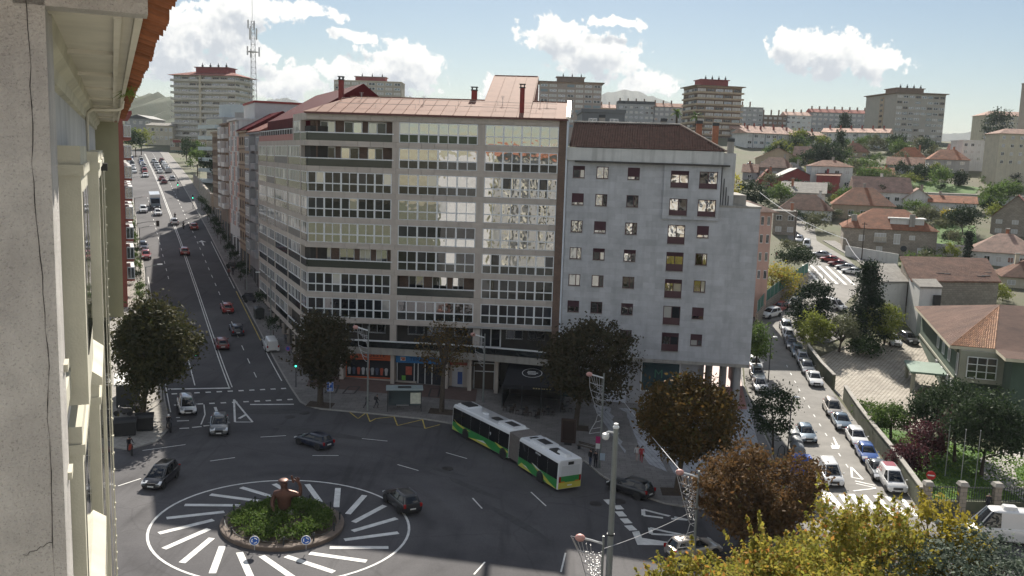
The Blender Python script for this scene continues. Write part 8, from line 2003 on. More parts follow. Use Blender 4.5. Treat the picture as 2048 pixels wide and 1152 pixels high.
POSES = {
 'walk': dict(leg_l=((.22, -.40), (-.10, -.41)), leg_r=((-.14, -.42), (-.24, -.36)), arm_l=((-.12, .06, -.25), (.02, 0, -.25)), arm_r=((.10, .06, -.25), (.14, 0, -.2)), lean=.06),
 'stand': dict(),
 'phone': dict(arm_r=((.05, .03, -.27), (.2, -.1, .1)), leg_l=((.04, -.44), (-.02, -.42))),
 'ride': dict(seat=1, lean=.16, leg_l=((.38, -.12), (-.12, -.40)), leg_r=((.38, -.12), (-.12, -.40)), arm_l=((.18, .06, -.2), (.24, 0, -.04)), arm_r=((.18, .06, -.2), (.24, 0, -.04))),
}
BODY = {}
SKIN = mat('skin', (0.42, 0.26, 0.19), 0.6, 0.1, 8)
def person(label, pos, h, pose, top, legs, hair=(0.03, 0.022, 0.018), shoe=(0.03, 0.03, 0.03), group=None, z=None, helmet=None, k=1.0, bag=None):
 if pose not in BODY: BODY[pose] = body_mesh(POSES[pose])
 me = BODY[pose].copy(); me.materials.clear()
 cols = [mat('cloth_' + '_'.join('%02d' % int(c * 99) for c in q), q, 0.9, 0.15, 8) for q in (top, legs, shoe)] + [SKIN, mat('hair_' + '_'.join('%02d' % int(c * 99) for c in hair), hair, 0.8, 0.1, 10)]
 for m in cols: me.materials.append(m)
 zt = max(p.co.z for p in me.vertices)
 dz = zt - 1.72
 for f in me.polygons:
  c = f.center; zz = c.z - dz
  if zz > 1.60 or (zz > 1.53 and c.x < POSES[pose].get('lean', 0) - 0.0): i = 4
  elif zz > 1.46: i = 3
  elif abs(c.y) > .235 and zz < .86 and zz > .6 and pose != 'ride': i = 3
  elif zz > .90: i = 0
  elif zz > .10 or pose == 'ride': i = 1
  else: i = 2
  f.material_index = i
  f.use_smooth = True
 x, y = pos
 root = tag(link('person', me, None, (x, y, (gh(x, y) + .17) if z is None else z), h, k), label, 'person', group)
 if helmet: MB().ball((POSES[pose].get('lean', 0) + .03, 0, zt - .07), .14, .13, .14, 10, 7).build('helmet', [mat('helmet_%d' % int(helmet[0] * 99), helmet, 0.25, 0)], root, smooth=60)
 if bag: MB().loft([[(-.12, y_, z_ ) for y_, z_ in ((-.14, 1.0), (.14, 1.0), (.13, 1.4), (-.13, 1.4))], [(-.28, y_, z_) for y_, z_ in ((-.12, 1.02), (.12, 1.02), (.10, 1.36), (-.10, 1.36))]]).build('backpack', [mat('bag_dark', bag, 0.8, 0.1, 5)], root)
 return root
DK = (0.02, 0.02, 0.026); JEAN = (0.05, 0.075, 0.14); GR = (0.16, 0.16, 0.17)
person('person in grey top and blue jeans with dark backpack near the corner tree', (-24.49, 109.09), R(100), 'walk', (0.34, 0.33, 0.32), JEAN, bag=DK)
person('person in dark clothes walking left past the lamp mast', (-16.43, 101.38), R(15), 'walk', DK, DK)
person('person in black jacket with white bag walking behind the first one', (-15.31, 101.65), R(15), 'walk', DK, (0.03, 0.03, 0.04), bag=(0.6, 0.6, 0.6))
person('person in dark jacket and tan trousers standing at the bus shelter', (-12.87, 102.6), R(-80), 'stand', DK, (0.25, 0.19, 0.13))
person('person in black standing further inside the bus shelter', (-12.53, 103.65), R(-100), 'phone', DK, DK)
person('person in white top and pale trousers crossing the paved corner', (13.45, 89.63), R(70), 'walk', (0.65, 0.65, 0.66), (0.45, 0.36, 0.34))
person('person in red clothes beside the one in white', (13.88, 89.41), R(80), 'walk', (0.45, 0.04, 0.05), (0.36, 0.04, 0.05))
person('person in dark coat waiting at the bus stop pole, left', (8.43, 87.2), R(-140), 'stand', DK, JEAN)
person('person in black waiting at the bus stop pole, right', (8.89, 86.7), R(-120), 'stand', DK, DK)
person('person in dark jacket on the pavement by the iron fence', (41.79, 74.68), R(-90), 'stand', DK, DK, hair=(0.35, 0.33, 0.3))
person('person walking up the right avenue pavement near the bins', (-31.83, 125.31), R(110), 'walk', (0.10, 0.10, 0.12), DK)
person('person in pale jacket on the right avenue pavement', (-32.7, 130.5), R(110), 'stand', (0.38, 0.34, 0.30), JEAN)
person('person in dark clothes at the shop doors on the avenue', (-36.56, 138.16), R(-60), 'walk', DK, JEAN)
person('person walking far up the right avenue pavement', (-50.91, 162.51), R(110), 'walk', DK, DK)
person('second person walking far up the right avenue pavement', (-51.11, 160.85), R(110), 'walk', (0.15, 0.05, 0.05), DK)
person('person on the sunny left avenue pavement', (-91.35, 214.43), R(-70), 'walk', DK, DK)
person('person in dark clothes by the traffic light on the left pavement', (-42.16, 104.99), R(-60), 'stand', DK, DK)
person('person standing on the steps by the pink house', (58.24, 198.48), R(-90), 'stand', (0.2, 0.07, 0.05), DK)
for lab, rlab, g_, h, col, hel in [
 ('black scooter entering the square at the left kerb', 'rider with white helmet on the black scooter at the left kerb', (-34.66, 89.1), DOWN + .15, (0.015, 0.015, 0.018), (0.7, 0.7, 0.7)),
 ('red motorcycle in the tree shadow at the left edge', 'rider in black on the red motorcycle in the tree shadow', (-35.49, 81.63), DOWN + .2, (0.40, 0.05, 0.02), (0.03, 0.03, 0.03)),
 ('black motorcycle going up the avenue beside the red car', 'rider on the black motorcycle going up the avenue', (-74.52, 202.6), UP, (0.02, 0.02, 0.02), (0.03, 0.03, 0.03)),
 ('grey motorcycle going up the avenue ahead of the white car', 'rider on the grey motorcycle ahead of the white car', (-80.56, 213.66), UP, (0.08, 0.08, 0.09), (0.04, 0.04, 0.05)),
 ('blue motorcycle coming down the sunny avenue lanes', 'rider on the blue motorcycle in the sunny lanes', (-125.82, 304.63), DOWN, (0.03, 0.05, 0.15), (0.04, 0.04, 0.05))]:
 m = moto(lab, g_, h, col)
 p = person(rlab, (g_[0] - .25 * math.cos(h), g_[1] - .25 * math.sin(h)), h, 'ride', DK, DK, helmet=hel, z=gh(*g_) + .04 - .02)
for k, (lab, q) in enumerate([('first parked motorcycle behind the black bins', (-40.77, 92.45)), ('second parked motorcycle behind the black bins', (-40.41, 93.48)), ('third parked motorcycle beside the tree trunk', (-40.11, 94.31))]):
 o = moto(lab, q, R(200 + 12 * k), (0.05, 0.05, 0.06)); o.location.z += .12
for k in range(5):
 p = av(150 + k * 1.4 + (20 if k > 2 else 0), 19.9); o = moto(ORD[k] + ' dark motorcycle parked along the right avenue pavement', p, R(200), (0.03, 0.03, 0.035), group='motorcycles parked on the avenue pavement'); o.location.z += .12
# ------------------------------------------------------------------ roundabout island with statue
def island():
 z = gh(*RC)
 root = thing('roundabout_island', 'round planted island with stone kerb in the middle of the roundabout', 'roundabout', (RC[0], RC[1], z), 0)
 root.rotation_euler = (0, R(2.29), 0)
 MB().lathe([(4.72, -.1), (4.78, .34), (4.68, .40), (4.2, .40), (4.15, .2)], 64).build('kerb_ring', [mat('island_kerb', (0.17, 0.13, 0.105), 0.8, 0.25, 2)], root, smooth=40)
 MB().lathe([(4.2, .36), (3.8, .40), (2.5, .8), (1.0, 1.05), (0.02, 1.1)], 40).build('soil_mound', [M_SOIL], root, smooth=50)
 rs = np.random.RandomState(3); pts = []
 cl = []
 for i in range(330):
  a = rs.uniform(0, 2 * PI); r = 3.85 * math.sqrt(rs.uniform()); cl.append((r * math.cos(a), r * math.sin(a), .40 + .72 * (1 - (r / 4.2) ** 2) + rs.uniform(.05, .34)))
 for c in cl: pts.append(np.array(c) + rs.normal(size=(60, 3)) * np.array([.2, .2, .14]))
 o = link('shrub_planting', leaf_cloud('shrub_planting', np.concatenate(pts), .17, leaf_mat('island_leaf', (0.05, 0.10, 0.02), (0.14, 0.20, 0.045), .4), 9), root); o['kind'] = 'stuff'
 for k in range(12):
  a = R(15 + 30 * k); x, y = 4.42 * math.cos(a), 4.42 * math.sin(a)
  b = MB(); b.lathe([(.07, .3), (.06, .85), (.10, .9), (.09, 1.0), (.02, 1.06)], 10, 0, (x, y, 0)); b.build('bollard', [M_DKMETAL], root)
 for k in range(12):
  a0, a1 = R(15 + 30 * k), R(45 + 30 * k); p = [(4.42 * math.cos(a0 + (a1 - a0) * t), 4.42 * math.sin(a0 + (a1 - a0) * t), .9 - .28 * math.sin(PI * t)) for t in [i / 6 for i in range(7)]]
  MB().tube(p, .022, 5).build('chain', [M_DKMETAL], root)
island()
def statue():
 V = []; E = []; Rr = []
 def v(x, y, z, r, p=None):
  V.append((x, y, z)); Rr.append(r if isinstance(r, tuple) else (r, r))
  if p is not None: E.append((p, len(V) - 1))
  return len(V) - 1
 a = v(0, 0, 0, (.44, .30)); b = v(0, 0, .42, (.42, .29), a); c = v(0, 0, .85, (.50, .33), b); c2 = v(0, 0, 1.18, (.46, .27), c); n = v(.02, -.02, 1.40, (.14, .15), c2); h = v(-.03, .02, 1.66, (.25, .29), n); h2 = v(-.05, .04, 1.92, (.23, .27), h)
 for sg in (-1, 1):
  s = v(sg * .52, 0, 1.14, .2, c2)
  if sg < 0: e = v(-.72, -.05, .62, .15, s); w = v(-.62, -.28, .2, .11, e); f = v(-.5, -.42, .08, .09, w)
  else:
   e = v(.98, -.05, 1.06, .15, s); w = v(.96, .02, 1.60, .105, e); f = v(.88, .02, 1.80, .10, w)
   for dx, dz in ((-.30, .22), (-.22, .34), (-.10, .38), (.0, .34)):
    g = v(.88 + dx * .6, .02, 1.80 + dz * .55, .045, f); v(.88 + dx * 1.15, .02, 1.80 + dz, .035, g)
 me = skin_mesh(V, E, Rr, 0, 2, 'figure')
 m = mat('corten_bronze', (0.12, 0.052, 0.037), 0.45, 0.45, 2.2, metal=0.55, col2=(0.08, 0.04, 0.03)); me.materials.clear(); me.materials.append(m)
 for f in me.polygons: f.use_smooth = True
 z = gh(*RC) + 1.05
 root = thing('statue', 'rust coloured statue of a man with raised arm on the roundabout island', 'statue', (RC[0] + .1, RC[1] + .1, z), R(4))
 o = link('figure', me, root, (0, 0, .14), 0, 1.3)
 MB().ball((-.08, .08, 2.66), .42, .50, .12, 14, 6).build('cap', [m], root, smooth=60)
 MB().box(-.65, .7, -.45, .45, -.3, .2).build('plinth', [M_CONC], root)
 MB().loft([[(.62, -.08, 2.55), (.8, -.08, 2.5), (.8, .12, 2.5), (.62, .12, 2.55)], [(.5, -.06, 3.05), (.62, -.06, 3.1), (.62, .1, 3.1), (.5, .1, 3.05)]]).build('held_object', [m], root)
statue()
M_BLUES = mat('sign_blue', (0.015, 0.10, 0.42), 0.35, 0); M_SIGNW = mat('sign_white', (0.75, 0.76, 0.76), 0.4, 0); M_REDS = mat('traffic_red', (0.50, 0.02, 0.02), 0.4, 0)
def round_sign(label, p, zc, face):
 x, y = p; root = thing('road_sign', label, 'sign', (x, y, gh(x, y)), face)
 MB().tube([(0, .03, .3), (0, .03, zc)], .03, 6).build('post', [M_STEEL], root)
 MB().lathe([(.02, 0), (.36, 0), (.36, .03), (.02, .03)], 24, 0, (0, .02, zc), 'y').build('rim', [M_SIGNW], root)
 d = MB().lathe([(.01, 0), (.315, 0), (.315, .006), (.01, .006)], 24, 0, (0, -.012, zc), 'y').build('disc', [M_BLUES], root)
 for k in range(3):      # three arrows chasing round
  b = MB(); P_ = []
  for i in range(6):
   a = R(120 * k + 12 * i + 15); P_.append((math.cos(a), math.sin(a)))
  for (c0, s0), (c1, s1) in zip(P_, P_[1:]): b.quad((.15 * c0, -.02, zc + .15 * s0), (.15 * c1, -.02, zc + .15 * s1), (.22 * c1, -.02, zc + .22 * s1), (.22 * c0, -.02, zc + .22 * s0))
  c1, s1 = P_[-1]; a = R(120 * k + 100); b.add([(.12 * c1, -.02, zc + .12 * s1), (.26 * c1, -.02, zc + .26 * s1), (.19 * math.cos(a), -.02, zc + .19 * math.sin(a))], [(0, 1, 2)])
  b.build('arrow', [M_SIGNW], d)
round_sign('left blue roundabout arrow sign at the front of the island', (-18.28, 62.63), 1.05, R(12))
round_sign('right blue roundabout arrow sign at the front of the island', (-14.65, 63.32), 1.05, R(8))
# ------------------------------------------------------------------ masts and lights
def lattice_tower():
 x, y, z = (-75.78, 262.0, 40.93)
 root = thing('telecom_mast', 'tall lattice telecom mast with antennas rising behind the avenue roofs', 'mast', (x, y, z), 0)
 Hh = 25.5; n = 16
 leg = lambda k, t: (math.cos(2.1 * k + .3) * (1.15 - .55 * t), math.sin(2.1 * k + .3) * (1.15 - .55 * t), Hh * t)
 for k in range(3): MB().tube([leg(k, 0), leg(k, 1)], .09, 5).build('leg', [M_STEEL], root)
 for i in range(n):
  b = MB()
  for k in range(3):
   b.tube([leg(k, i / n), leg((k + 1) % 3, (i + 1) / n)], .045, 4); b.tube([leg(k, (i + 1) / n), leg((k + 1) % 3, (i + 1) / n)], .04, 4)
  b.build('bracing', [M_STEEL], root)
 for (a, z0, h) in ((0, 15.8, 2.6), (2.1, 15.6, 2.4), (4.2, 16, 2.4), (.4, 20.5, 3.2), (2.5, 20.5, 3.2), (4.6, 20.8, 3.2), (1.4, 23.2, 2.6), (3.6, 23.4, 2.4)):
  r = 1.9 if z0 < 18 else 1.15
  MB().box(r * math.cos(a) - .2, r * math.cos(a) + .2, r * math.sin(a) - .12, r * math.sin(a) + .12, z0, z0 + h).tube([(0, 0, z0 + h / 2), (r * math.cos(a), r * math.sin(a), z0 + h / 2)], .05, 4).build('antenna_panel', [M_WHITE], root)
 MB().lathe([(.1, 16.9), (1.7, 17), (1.7, 17.1), (.1, 17.15)], 12).build('platform', [M_STEEL], root)
 MB().tube([(0, 0, Hh), (0, 0, Hh + 8)], .06, 5).build('lightning_rod', [M_STEEL], root)
 MB().box(-4, 14, -4, 6, -8, -.1).build('roof_base', [W_GREY], root)
lattice_tower()
M_POLE = mat('grey_pole', (0.26, 0.28, 0.27), 0.5, 0.12, 2, metal=0.3)
def high_mast():
 x, y = (7.04, 56.58); g = gh(x, y)
 root = thing('camera_mast', 'tall grey pole with white camera head in the foreground', 'pole', (x, y, g), 0)
 h = 13.0 - g
 MB().tube([(0, 0, 0), (0, 0, h)], [.24, .17], 14).build('pole', [M_POLE], root, smooth=50)
 MB().lathe([(.2, h - .02), (.22, h + .08), (.12, h + .2), (.16, h + .3), (.05, h + .34)], 12).build('cap', [M_WHITE], root)
 MB().tube([(-.15, -.05, h - .3), (-.5, -.1, h - .22), (-.62, -.1, h - .3)], .06, 8).build('bracket', [M_WHITE], root)
 MB().lathe([(.05, .12), (.22, .05), (.25, -.12), (.2, -.3), (.08, -.36)], 12, 0, (-.66, -.1, h - .42)).build('dome_camera', [M_WHITE], root, smooth=50)
 MB().lathe([(.255, h * .45), (.262, h * .45 + .1)], 14).build('joint_ring', [M_DKMETAL], root)
high_mast()
M_BULB = mat('bulb_wire', (0.55, 0.55, 0.56), 0.4, 0.1, 4, metal=0.5); M_BALL = mat('pink_bauble', (0.62, 0.33, 0.29), 0.5, 0.15, 4)
def light_mast(label, p, h, side, sc=1.0, rz=0.0, full=True):
 """street light pole dressed with a wire garland for Christmas"""
 x, y = p; root = thing('garland_mast', label, 'street light', (x, y, gh(x, y) + .03), rz)
 MB().tube([(0, 0, 0), (0, 0, h * .55), (0, 0, h + .4)], [.13, .10, .07], 10).build('pole', [M_POLE], root, smooth=50)
 s = side; wt = 1.75 * sc
 MB().tube([(0, 0, h - .1), (s * .7, 0, h + .1), (s * 1.35, 0, h + .25)], .07, 8).build('arm', [M_WHITE], root)
 MB().ball((s * 1.45, 0, h + .25), .32, .26, .24, 12, 8).build('bauble', [M_BALL], root, smooth=60)
 edge = [(wt, h + .35), (1.35, h - 1.0), (1.05, h - 2.0), (.72, h - 3.0), (.5, h - 3.7)] if full else [(wt, h + .35), (1.1, h - 1.8), (.5, h - 3.4)]
 MB().tube([(s * a, 0, z) for a, z in edge], .035, 6).build('garland_edge', [M_BULB], root)
 for k in range(7):
  t = k / 6; i = min(len(edge) - 2, int(t * (len(edge) - 1))); u = t * (len(edge) - 1) - i
  ex = edge[i][0] + (edge[i + 1][0] - edge[i][0]) * u; ez = edge[i][1] + (edge[i + 1][1] - edge[i][1]) * u
  MB().tube([(s * ex, 0, ez), (s * ex * .5, 0, ez - .25), (0, 0, ez - .35)], .03, 5).build('garland_strand', [M_BULB], root)
 for k in range(5):
  a = wt - .12 - .28 * k; MB().tube([(s * a, 0, h + .2 - .1 * k), (s * (a * .75), .05, h - .7 - .25 * k), (s * .08, 0, h - .9 - .35 * k)], .022, 5).build('garland_strand', [M_BULB], root)
 if full:
  low = [(.45, h - 3.9), (.6, h - 4.6), (1.0, h - 5.3), (1.2, h - 5.8)]
  MB().tube([(s * a, 0, z) for a, z in low], .03, 6).build('garland_edge', [M_BULB], root)
  for (a, z) in low: MB().tube([(s * a, 0, z), (0, 0, z + .2)], .025, 5).build('garland_strand', [M_BULB], root)
  b = MB(); rnd = random.Random(3)
  for i in range(160):
   t = rnd.random(); a = rnd.random() * (1.25 - .8 * t); b.ball((s * a, rnd.uniform(-.05, .05), h - .6 - 3.0 * t), .028, .028, .028, 5, 3)
  b.build('bulbs', [M_BULB], root)['kind'] = 'stuff'
 return root
light_mast('wire garland mast in front of the rust coloured tree', (14.65, 65.8), 7.2, -1)
light_mast('wire garland mast cut by the bottom edge left of the tall pole', (6.15, 52.91), 7.0, -1, 1.15)
light_mast('garland mast beside the information panel at the grey block', (9.35, 86.8), 9.4, -1, .8)
light_mast('garland mast at the cafe terrace', (-3.09, 107.0), 8.2, -1, .7, full=False)
light_mast('garland mast left of the bus shelter', (-16.16, 100.49), 9.6, -1, .7, full=False)
for k, s in enumerate((132, 158, 186, 216, 248)):
 p = av(s, 20.4); root = thing('street_light', ORD[k] + ' slim street light from the square, right avenue pavement', 'street light', (p[0], p[1], gh(*p) + .15), AV_RZ, 'street lights on the right avenue pavement')
 MB().tube([(0, 0, 0), (0, 0, 9)], [.09, .06], 8).build('pole', [M_POLE], root); MB().tube([(0, 0, 8.9), (-1.6, 0, 9.3)], .045, 6).build('arm', [M_POLE], root); MB().box(-2.1, -1.5, -.12, .12, 9.22, 9.36).build('lamp_head', [M_WHITE], root)
for k, s in enumerate((140, 170, 205, 240)):
 p = av(s, 3.9); root = thing('street_light', ORD[k] + ' slim street light from the square, left avenue pavement', 'street light', (p[0], p[1], gh(*p) + .15), AV_RZ, 'street lights on the left avenue pavement')
 MB().tube([(0, 0, 0), (0, 0, 8.6)], [.09, .06], 8).build('pole', [M_POLE], root); MB().tube([(0, 0, 8.5), (1.8, 0, 8.9)], .045, 6).build('arm', [M_POLE], root); MB().box(1.6, 2.3, -.12, .12, 8.82, 8.96).build('lamp_head', [M_WHITE], root)
for lab, p, h in (('street light beside the recycling containers', (28.68, 88.75), 6.6), ('street light by the lane bend', (34.28, 116.3), 6.2), ('street light beside the red workshop lane', (78.65, 212.96), 8.0)):
 root = thing('street_light', lab, 'street light', (p[0], p[1], gh(*p) + .1)); MB().tube([(0, 0, 0), (0, 0, h)], [.08, .05], 8).build('pole', [M_DKMETAL], root); MB().tube([(0, 0, h - .05), (.35, 0, h + .05)], .04, 6).build('arm', [M_DKMETAL], root); MB().ball((.5, 0, h + .05), .32, .2, .1, 10, 5).build('lamp_head', [M_WHITE], root)
def cable(label, a, b, sag=.4, r=.022, m=None):
 A, B = Vector(a), Vector(b); o = MB().tube([A.lerp(B, t) - Vector((0, 0, sag * 4 * t * (1 - t))) for t in [i / 14 for i in range(15)]], r, 5).build('cable', [m or M_BULB]); tag(o, label, 'cable')
p1, p2, p3 = (14.65, 65.8), (6.15, 52.91), (9.35, 86.8)
cable('white cable from the grey block down to the garland mast', (13.1, 106.0, 2.52), (p1[0] - 1.4, p1[1], gh(*p1) + 7.6), .1, .03, M_WHITE)
cable('cable between the two foreground garland masts', (p1[0], p1[1], gh(*p1) + 4.6), (p2[0], p2[1], gh(*p2) + 6.6), .2)
cable('cable sagging over the lane from the dark gabled house', (67.58, 250.0, 23.29), (70.18, 190.0, 15.73), 1.2, .06, M_WHITE)
cable('overhead cable beside the stone villa', (70.18, 190.0, 15.73), (58.04, 150.0, 15.29), .4, .05)
def wood_pole(label, p, h):
 root = thing('utility_pole', label, 'pole', (p[0], p[1], gh(*p))); MB().tube([(0, 0, 0), (0, 0, h)], [.13, .09], 7).build('pole', [M_BARK], root); MB().box(-.6, .6, -.05, .05, h - .5, h - .35).build('cross_arm', [M_BARK], root)
wood_pole('wooden utility pole by the stone villa', (78.34, 201.58), 8.5); wood_pole('wooden utility pole beside the lane', (68.62, 219.93), 8.0)
M_GO = mat('green_signal', (0.05, 0.5, 0.3), 0.3, 0, emit=(0.05, 1.0, 0.55, 3.5))
def traffic_light(label, p, h=2.4, face=0.0, arm=0.0, lit=True, off=.16):
 x, y = p; root = thing('traffic_light', label, 'traffic light', (x, y, gh(x, y) + off), face)
 MB().tube([(0, 0, 0), (0, 0, h + (.9 if not arm else .2))], .06, 8).build('pole', [M_DKMETAL], root)
 cx_ = 0
 if arm: MB().tube([(0, 0, h), (arm * .5, 0, h + .35), (arm, 0, h + .4)], .05, 6).build('arm', [M_DKMETAL], root); cx_ = arm
 zb = h - .05 if not arm else h - .45
 b = MB().box(cx_ - .16, cx_ + .16, -.34, -.1, zb, zb + .95).build('signal_head', [M_BLACK], root)
 if arm: MB().box(cx_ - .3, cx_ + .3, -.1, -.08, zb - .12, zb + 1.07).build('backboard', [mat('backboard', (0.03, 0.03, 0.03), .6, 0)], root); MB().box(cx_ - .27, cx_ + .27, -.103, -.1, zb + 1.0, zb + 1.04).build('board_edge', [M_SIGNW], root)
 for k in range(3): MB().lathe([(.01, 0), (.1, 0), (.1, .03), (.01, .03)], 14, 0, (cx_, -.345, zb + .18 + .3 * k), 'y').build('lens', [M_GO if (k == 0 and lit) else mat('dark_lens', (0.03, 0.02, 0.02), .3, 0)], b)
traffic_light('traffic light with green signal beside the clipped tree at the avenue corner', (-26.09, 107.46), 2.6, R(10))
traffic_light('overhanging traffic light with backboard reaching over the left lanes', (-39.75, 99.45), 5.6, R(0), 4.4, True)
traffic_light('dark traffic light post on the left corner of the crossing', (-38.92, 98.47), 2.3, R(190), 0, False)
traffic_light('traffic light with green signal at the second crossing of the avenue', (-81.63, 228.76), 2.8, R(20))
traffic_light('traffic light with green signal further up the avenue', (-93.81, 251.37), 2.8, R(20))
traffic_light('overhanging traffic light in the sunny upper avenue', av(192, 4.0), 5.4, AV_RZ, 3.8, False)
def parking_sign():
 x, y = (-20.36, 99.88); root = thing('parking_sign', 'blue parking sign with white P on a post', 'sign', (x, y, gh(x, y) + .16), R(5))
 MB().tube([(0, .04, 0), (0, .04, 3.2)], .035, 6).build('post', [M_STEEL], root)
 b = MB().box(-.38, .38, -.01, .02, 2.15, 3.25).build('board', [M_BLUES], root)
 f = MB(); f.box(-.37, .37, -.013, -.009, 3.2, 3.235); f.box(-.37, .37, -.013, -.009, 2.165, 2.2); f.box(-.37, -.335, -.013, -.009, 2.2, 3.2); f.box(.335, .37, -.013, -.009, 2.2, 3.2); f.build('border', [M_SIGNW], b)
 lettering('P', .62, M_SIGNW, b, (0, -.02, 2.9), (R(90), 0, 0))
 for k, w in enumerate((.4, .5, .3)): MB().box(-w / 2, w / 2, -.014, -.01, 2.5 - k * .11, 2.55 - k * .11).build('text_line', [M_SIGNW], b)
parking_sign()
def no_entry():
 x, y = (38.05, 77.61); root = thing('road_sign', 'round red no entry sign above the iron fence', 'sign', (x, y, gh(x, y)), R(-20))
 MB().tube([(0, .04, 0), (0, .04, 2.4)], .035, 6).build('post', [M_STEEL], root)
 d = MB().lathe([(.01, 0), (.4, 0), (.4, .02), (.01, .02)], 24, 0, (0, .02, 2.3), 'y').build('disc', [M_REDS], root); MB().box(-.28, .28, -.012, -.001, 2.24, 2.36).build('bar', [M_SIGNW], d)
no_entry()
def stop_sign_far():
 x, y = (-29.14, 115.7); root = thing('road_sign', 'round violet-red no parking sign beside the clipped tree', 'sign', (x, y, gh(x, y) + .15), R(5))
 MB().tube([(0, .04, 0), (0, .04, 2.5)], .03, 6).build('post', [M_STEEL], root); d = MB().lathe([(.01, 0), (.3, 0), (.3, .02), (.01, .02)], 20, 0, (0, .02, 2.4), 'y').build('rim', [mat('sign_violet', (0.30, 0.05, 0.30), .4, 0)], root); MB().lathe([(.01, 0), (.2, 0), (.2, .006), (.01, .006)], 20, 0, (0, -.003, 2.4), 'y').build('disc', [M_BLUES], d)
stop_sign_far()
def bus_stop_signs():
 x, y = (9.35, 86.8); x -= .3; y -= .35
 root = thing('bus_stop_sign', 'magenta and white bus stop sign on the garland mast', 'sign', (x, y, gh(x, y) + .16), R(-12))
 MB().box(-.25, .2, -.03, .03, 2.6, 3.3).build('magenta_panel', [mat('magenta', (0.40, 0.02, 0.14), .4, 0)], root); MB().box(-.22, .2, -.03, .03, 2.05, 2.56).build('white_panel', [M_SIGNW], root); MB().box(.25, .75, -.04, .04, .9, 1.6).build('timetable_box', [mat('pale_blue_box', (0.45, 0.55, 0.66), .4, 0)], root); MB().tube([(0, .1, 0), (0, .1, 3.3)], .04, 6).build('post', [M_DKMETAL], root)
bus_stop_signs()
def totem():
 x, y = (6.56, 93.32); root = thing('information_panel', 'brown metal information panel at the foot of the dark tree', 'panel', (x, y, gh(x, y) + .16), R(-12))
 MB().box(-.8, .8, -.15, .15, .3, 2.9).build('cabinet', [mat('dark_brown_metal', (0.05, 0.028, 0.022), .5, .15, 2)], root); MB().box(-.62, .62, -.17, -.151, .6, 2.7).build('glass', [glass('panel_glass', (.05, .035, .03), 1.5, 0)], root); MB().box(-.4, .4, -.1, .1, 0, .3).build('foot', [M_DKMETAL], root)
 x, y = (8.37, 91.72); root = thing('bench', 'dark slatted bench beside the information panel', 'bench', (x, y, gh(x, y) + .16), R(-38))
 for k in range(4): MB().box(-1.1, 1.1, -.2 + .1 * k, -.13 + .1 * k, .42, .46).build('seat_slat', [M_BARK], root)
 for sx_ in (-.9, .9): MB().box(sx_ - .05, sx_ + .05, -.2, .22, 0, .42).build('leg', [M_DKMETAL], root)
 for k in range(2): MB().box(-1.1, 1.1, .22, .26, .55 + .15 * k, .65 + .15 * k).build('back_slat', [M_BARK], root)
totem()
def shelter():
 a, b = (-13.88, 100.64), (-10.07, 101.15)
 rz = math.atan2(b[1] - a[1], b[0] - a[0]); w = math.hypot(b[0] - a[0], b[1] - a[1])
 root = thing('bus_shelter', 'glass bus shelter with pale roof on the square pavement', 'bus shelter', (a[0], a[1], gh(*a) + .16), rz)
 MB().loft([[(-.2, -.2, 2.55), (w + .2, -.2, 2.55), (w + .2, -.2, 2.68), (-.2, -.2, 2.68)], [(-.2, 1.7, 2.55), (w + .2, 1.7, 2.55), (w + .2, 1.7, 2.72), (-.2, 1.7, 2.72)]]).build('roof', [mat('shelter_roof', (0.35, 0.42, 0.43), .35, .1, 1)], root)
 for x in (0, w):
  for y in (0, 1.5): MB().box(x - .05, x + .05, y - .05, y + .05, 0, 2.55).build('post', [M_DKMETAL], root)
 G_CLR = glass('shelter_glass', (.10, .13, .14), 1.5, 0, .05)
 MB().box(.08, w - .08, 1.49, 1.51, .3, 2.4).build('glass_back', [G_CLR], root); MB().box(-.01, .01, .1, 1.4, .3, 2.4).build('glass_side', [G_CLR], root)
 MB().box(w - 1.25, w - .05, .1, .22, .9, 2.2).build('poster_panel', [mat('pale_poster', (0.62, 0.63, 0.52), .5, .2, 3)], root)
 MB().box(1.0, w - 1.4, 1.0, 1.35, .42, .5).build('bench', [M_STEEL], root)
 MB().box(w * .3, w * .7, .3, 1.0, 2.73, 2.77).build('roof_mark', [M_DKMETAL], root)
shelter()
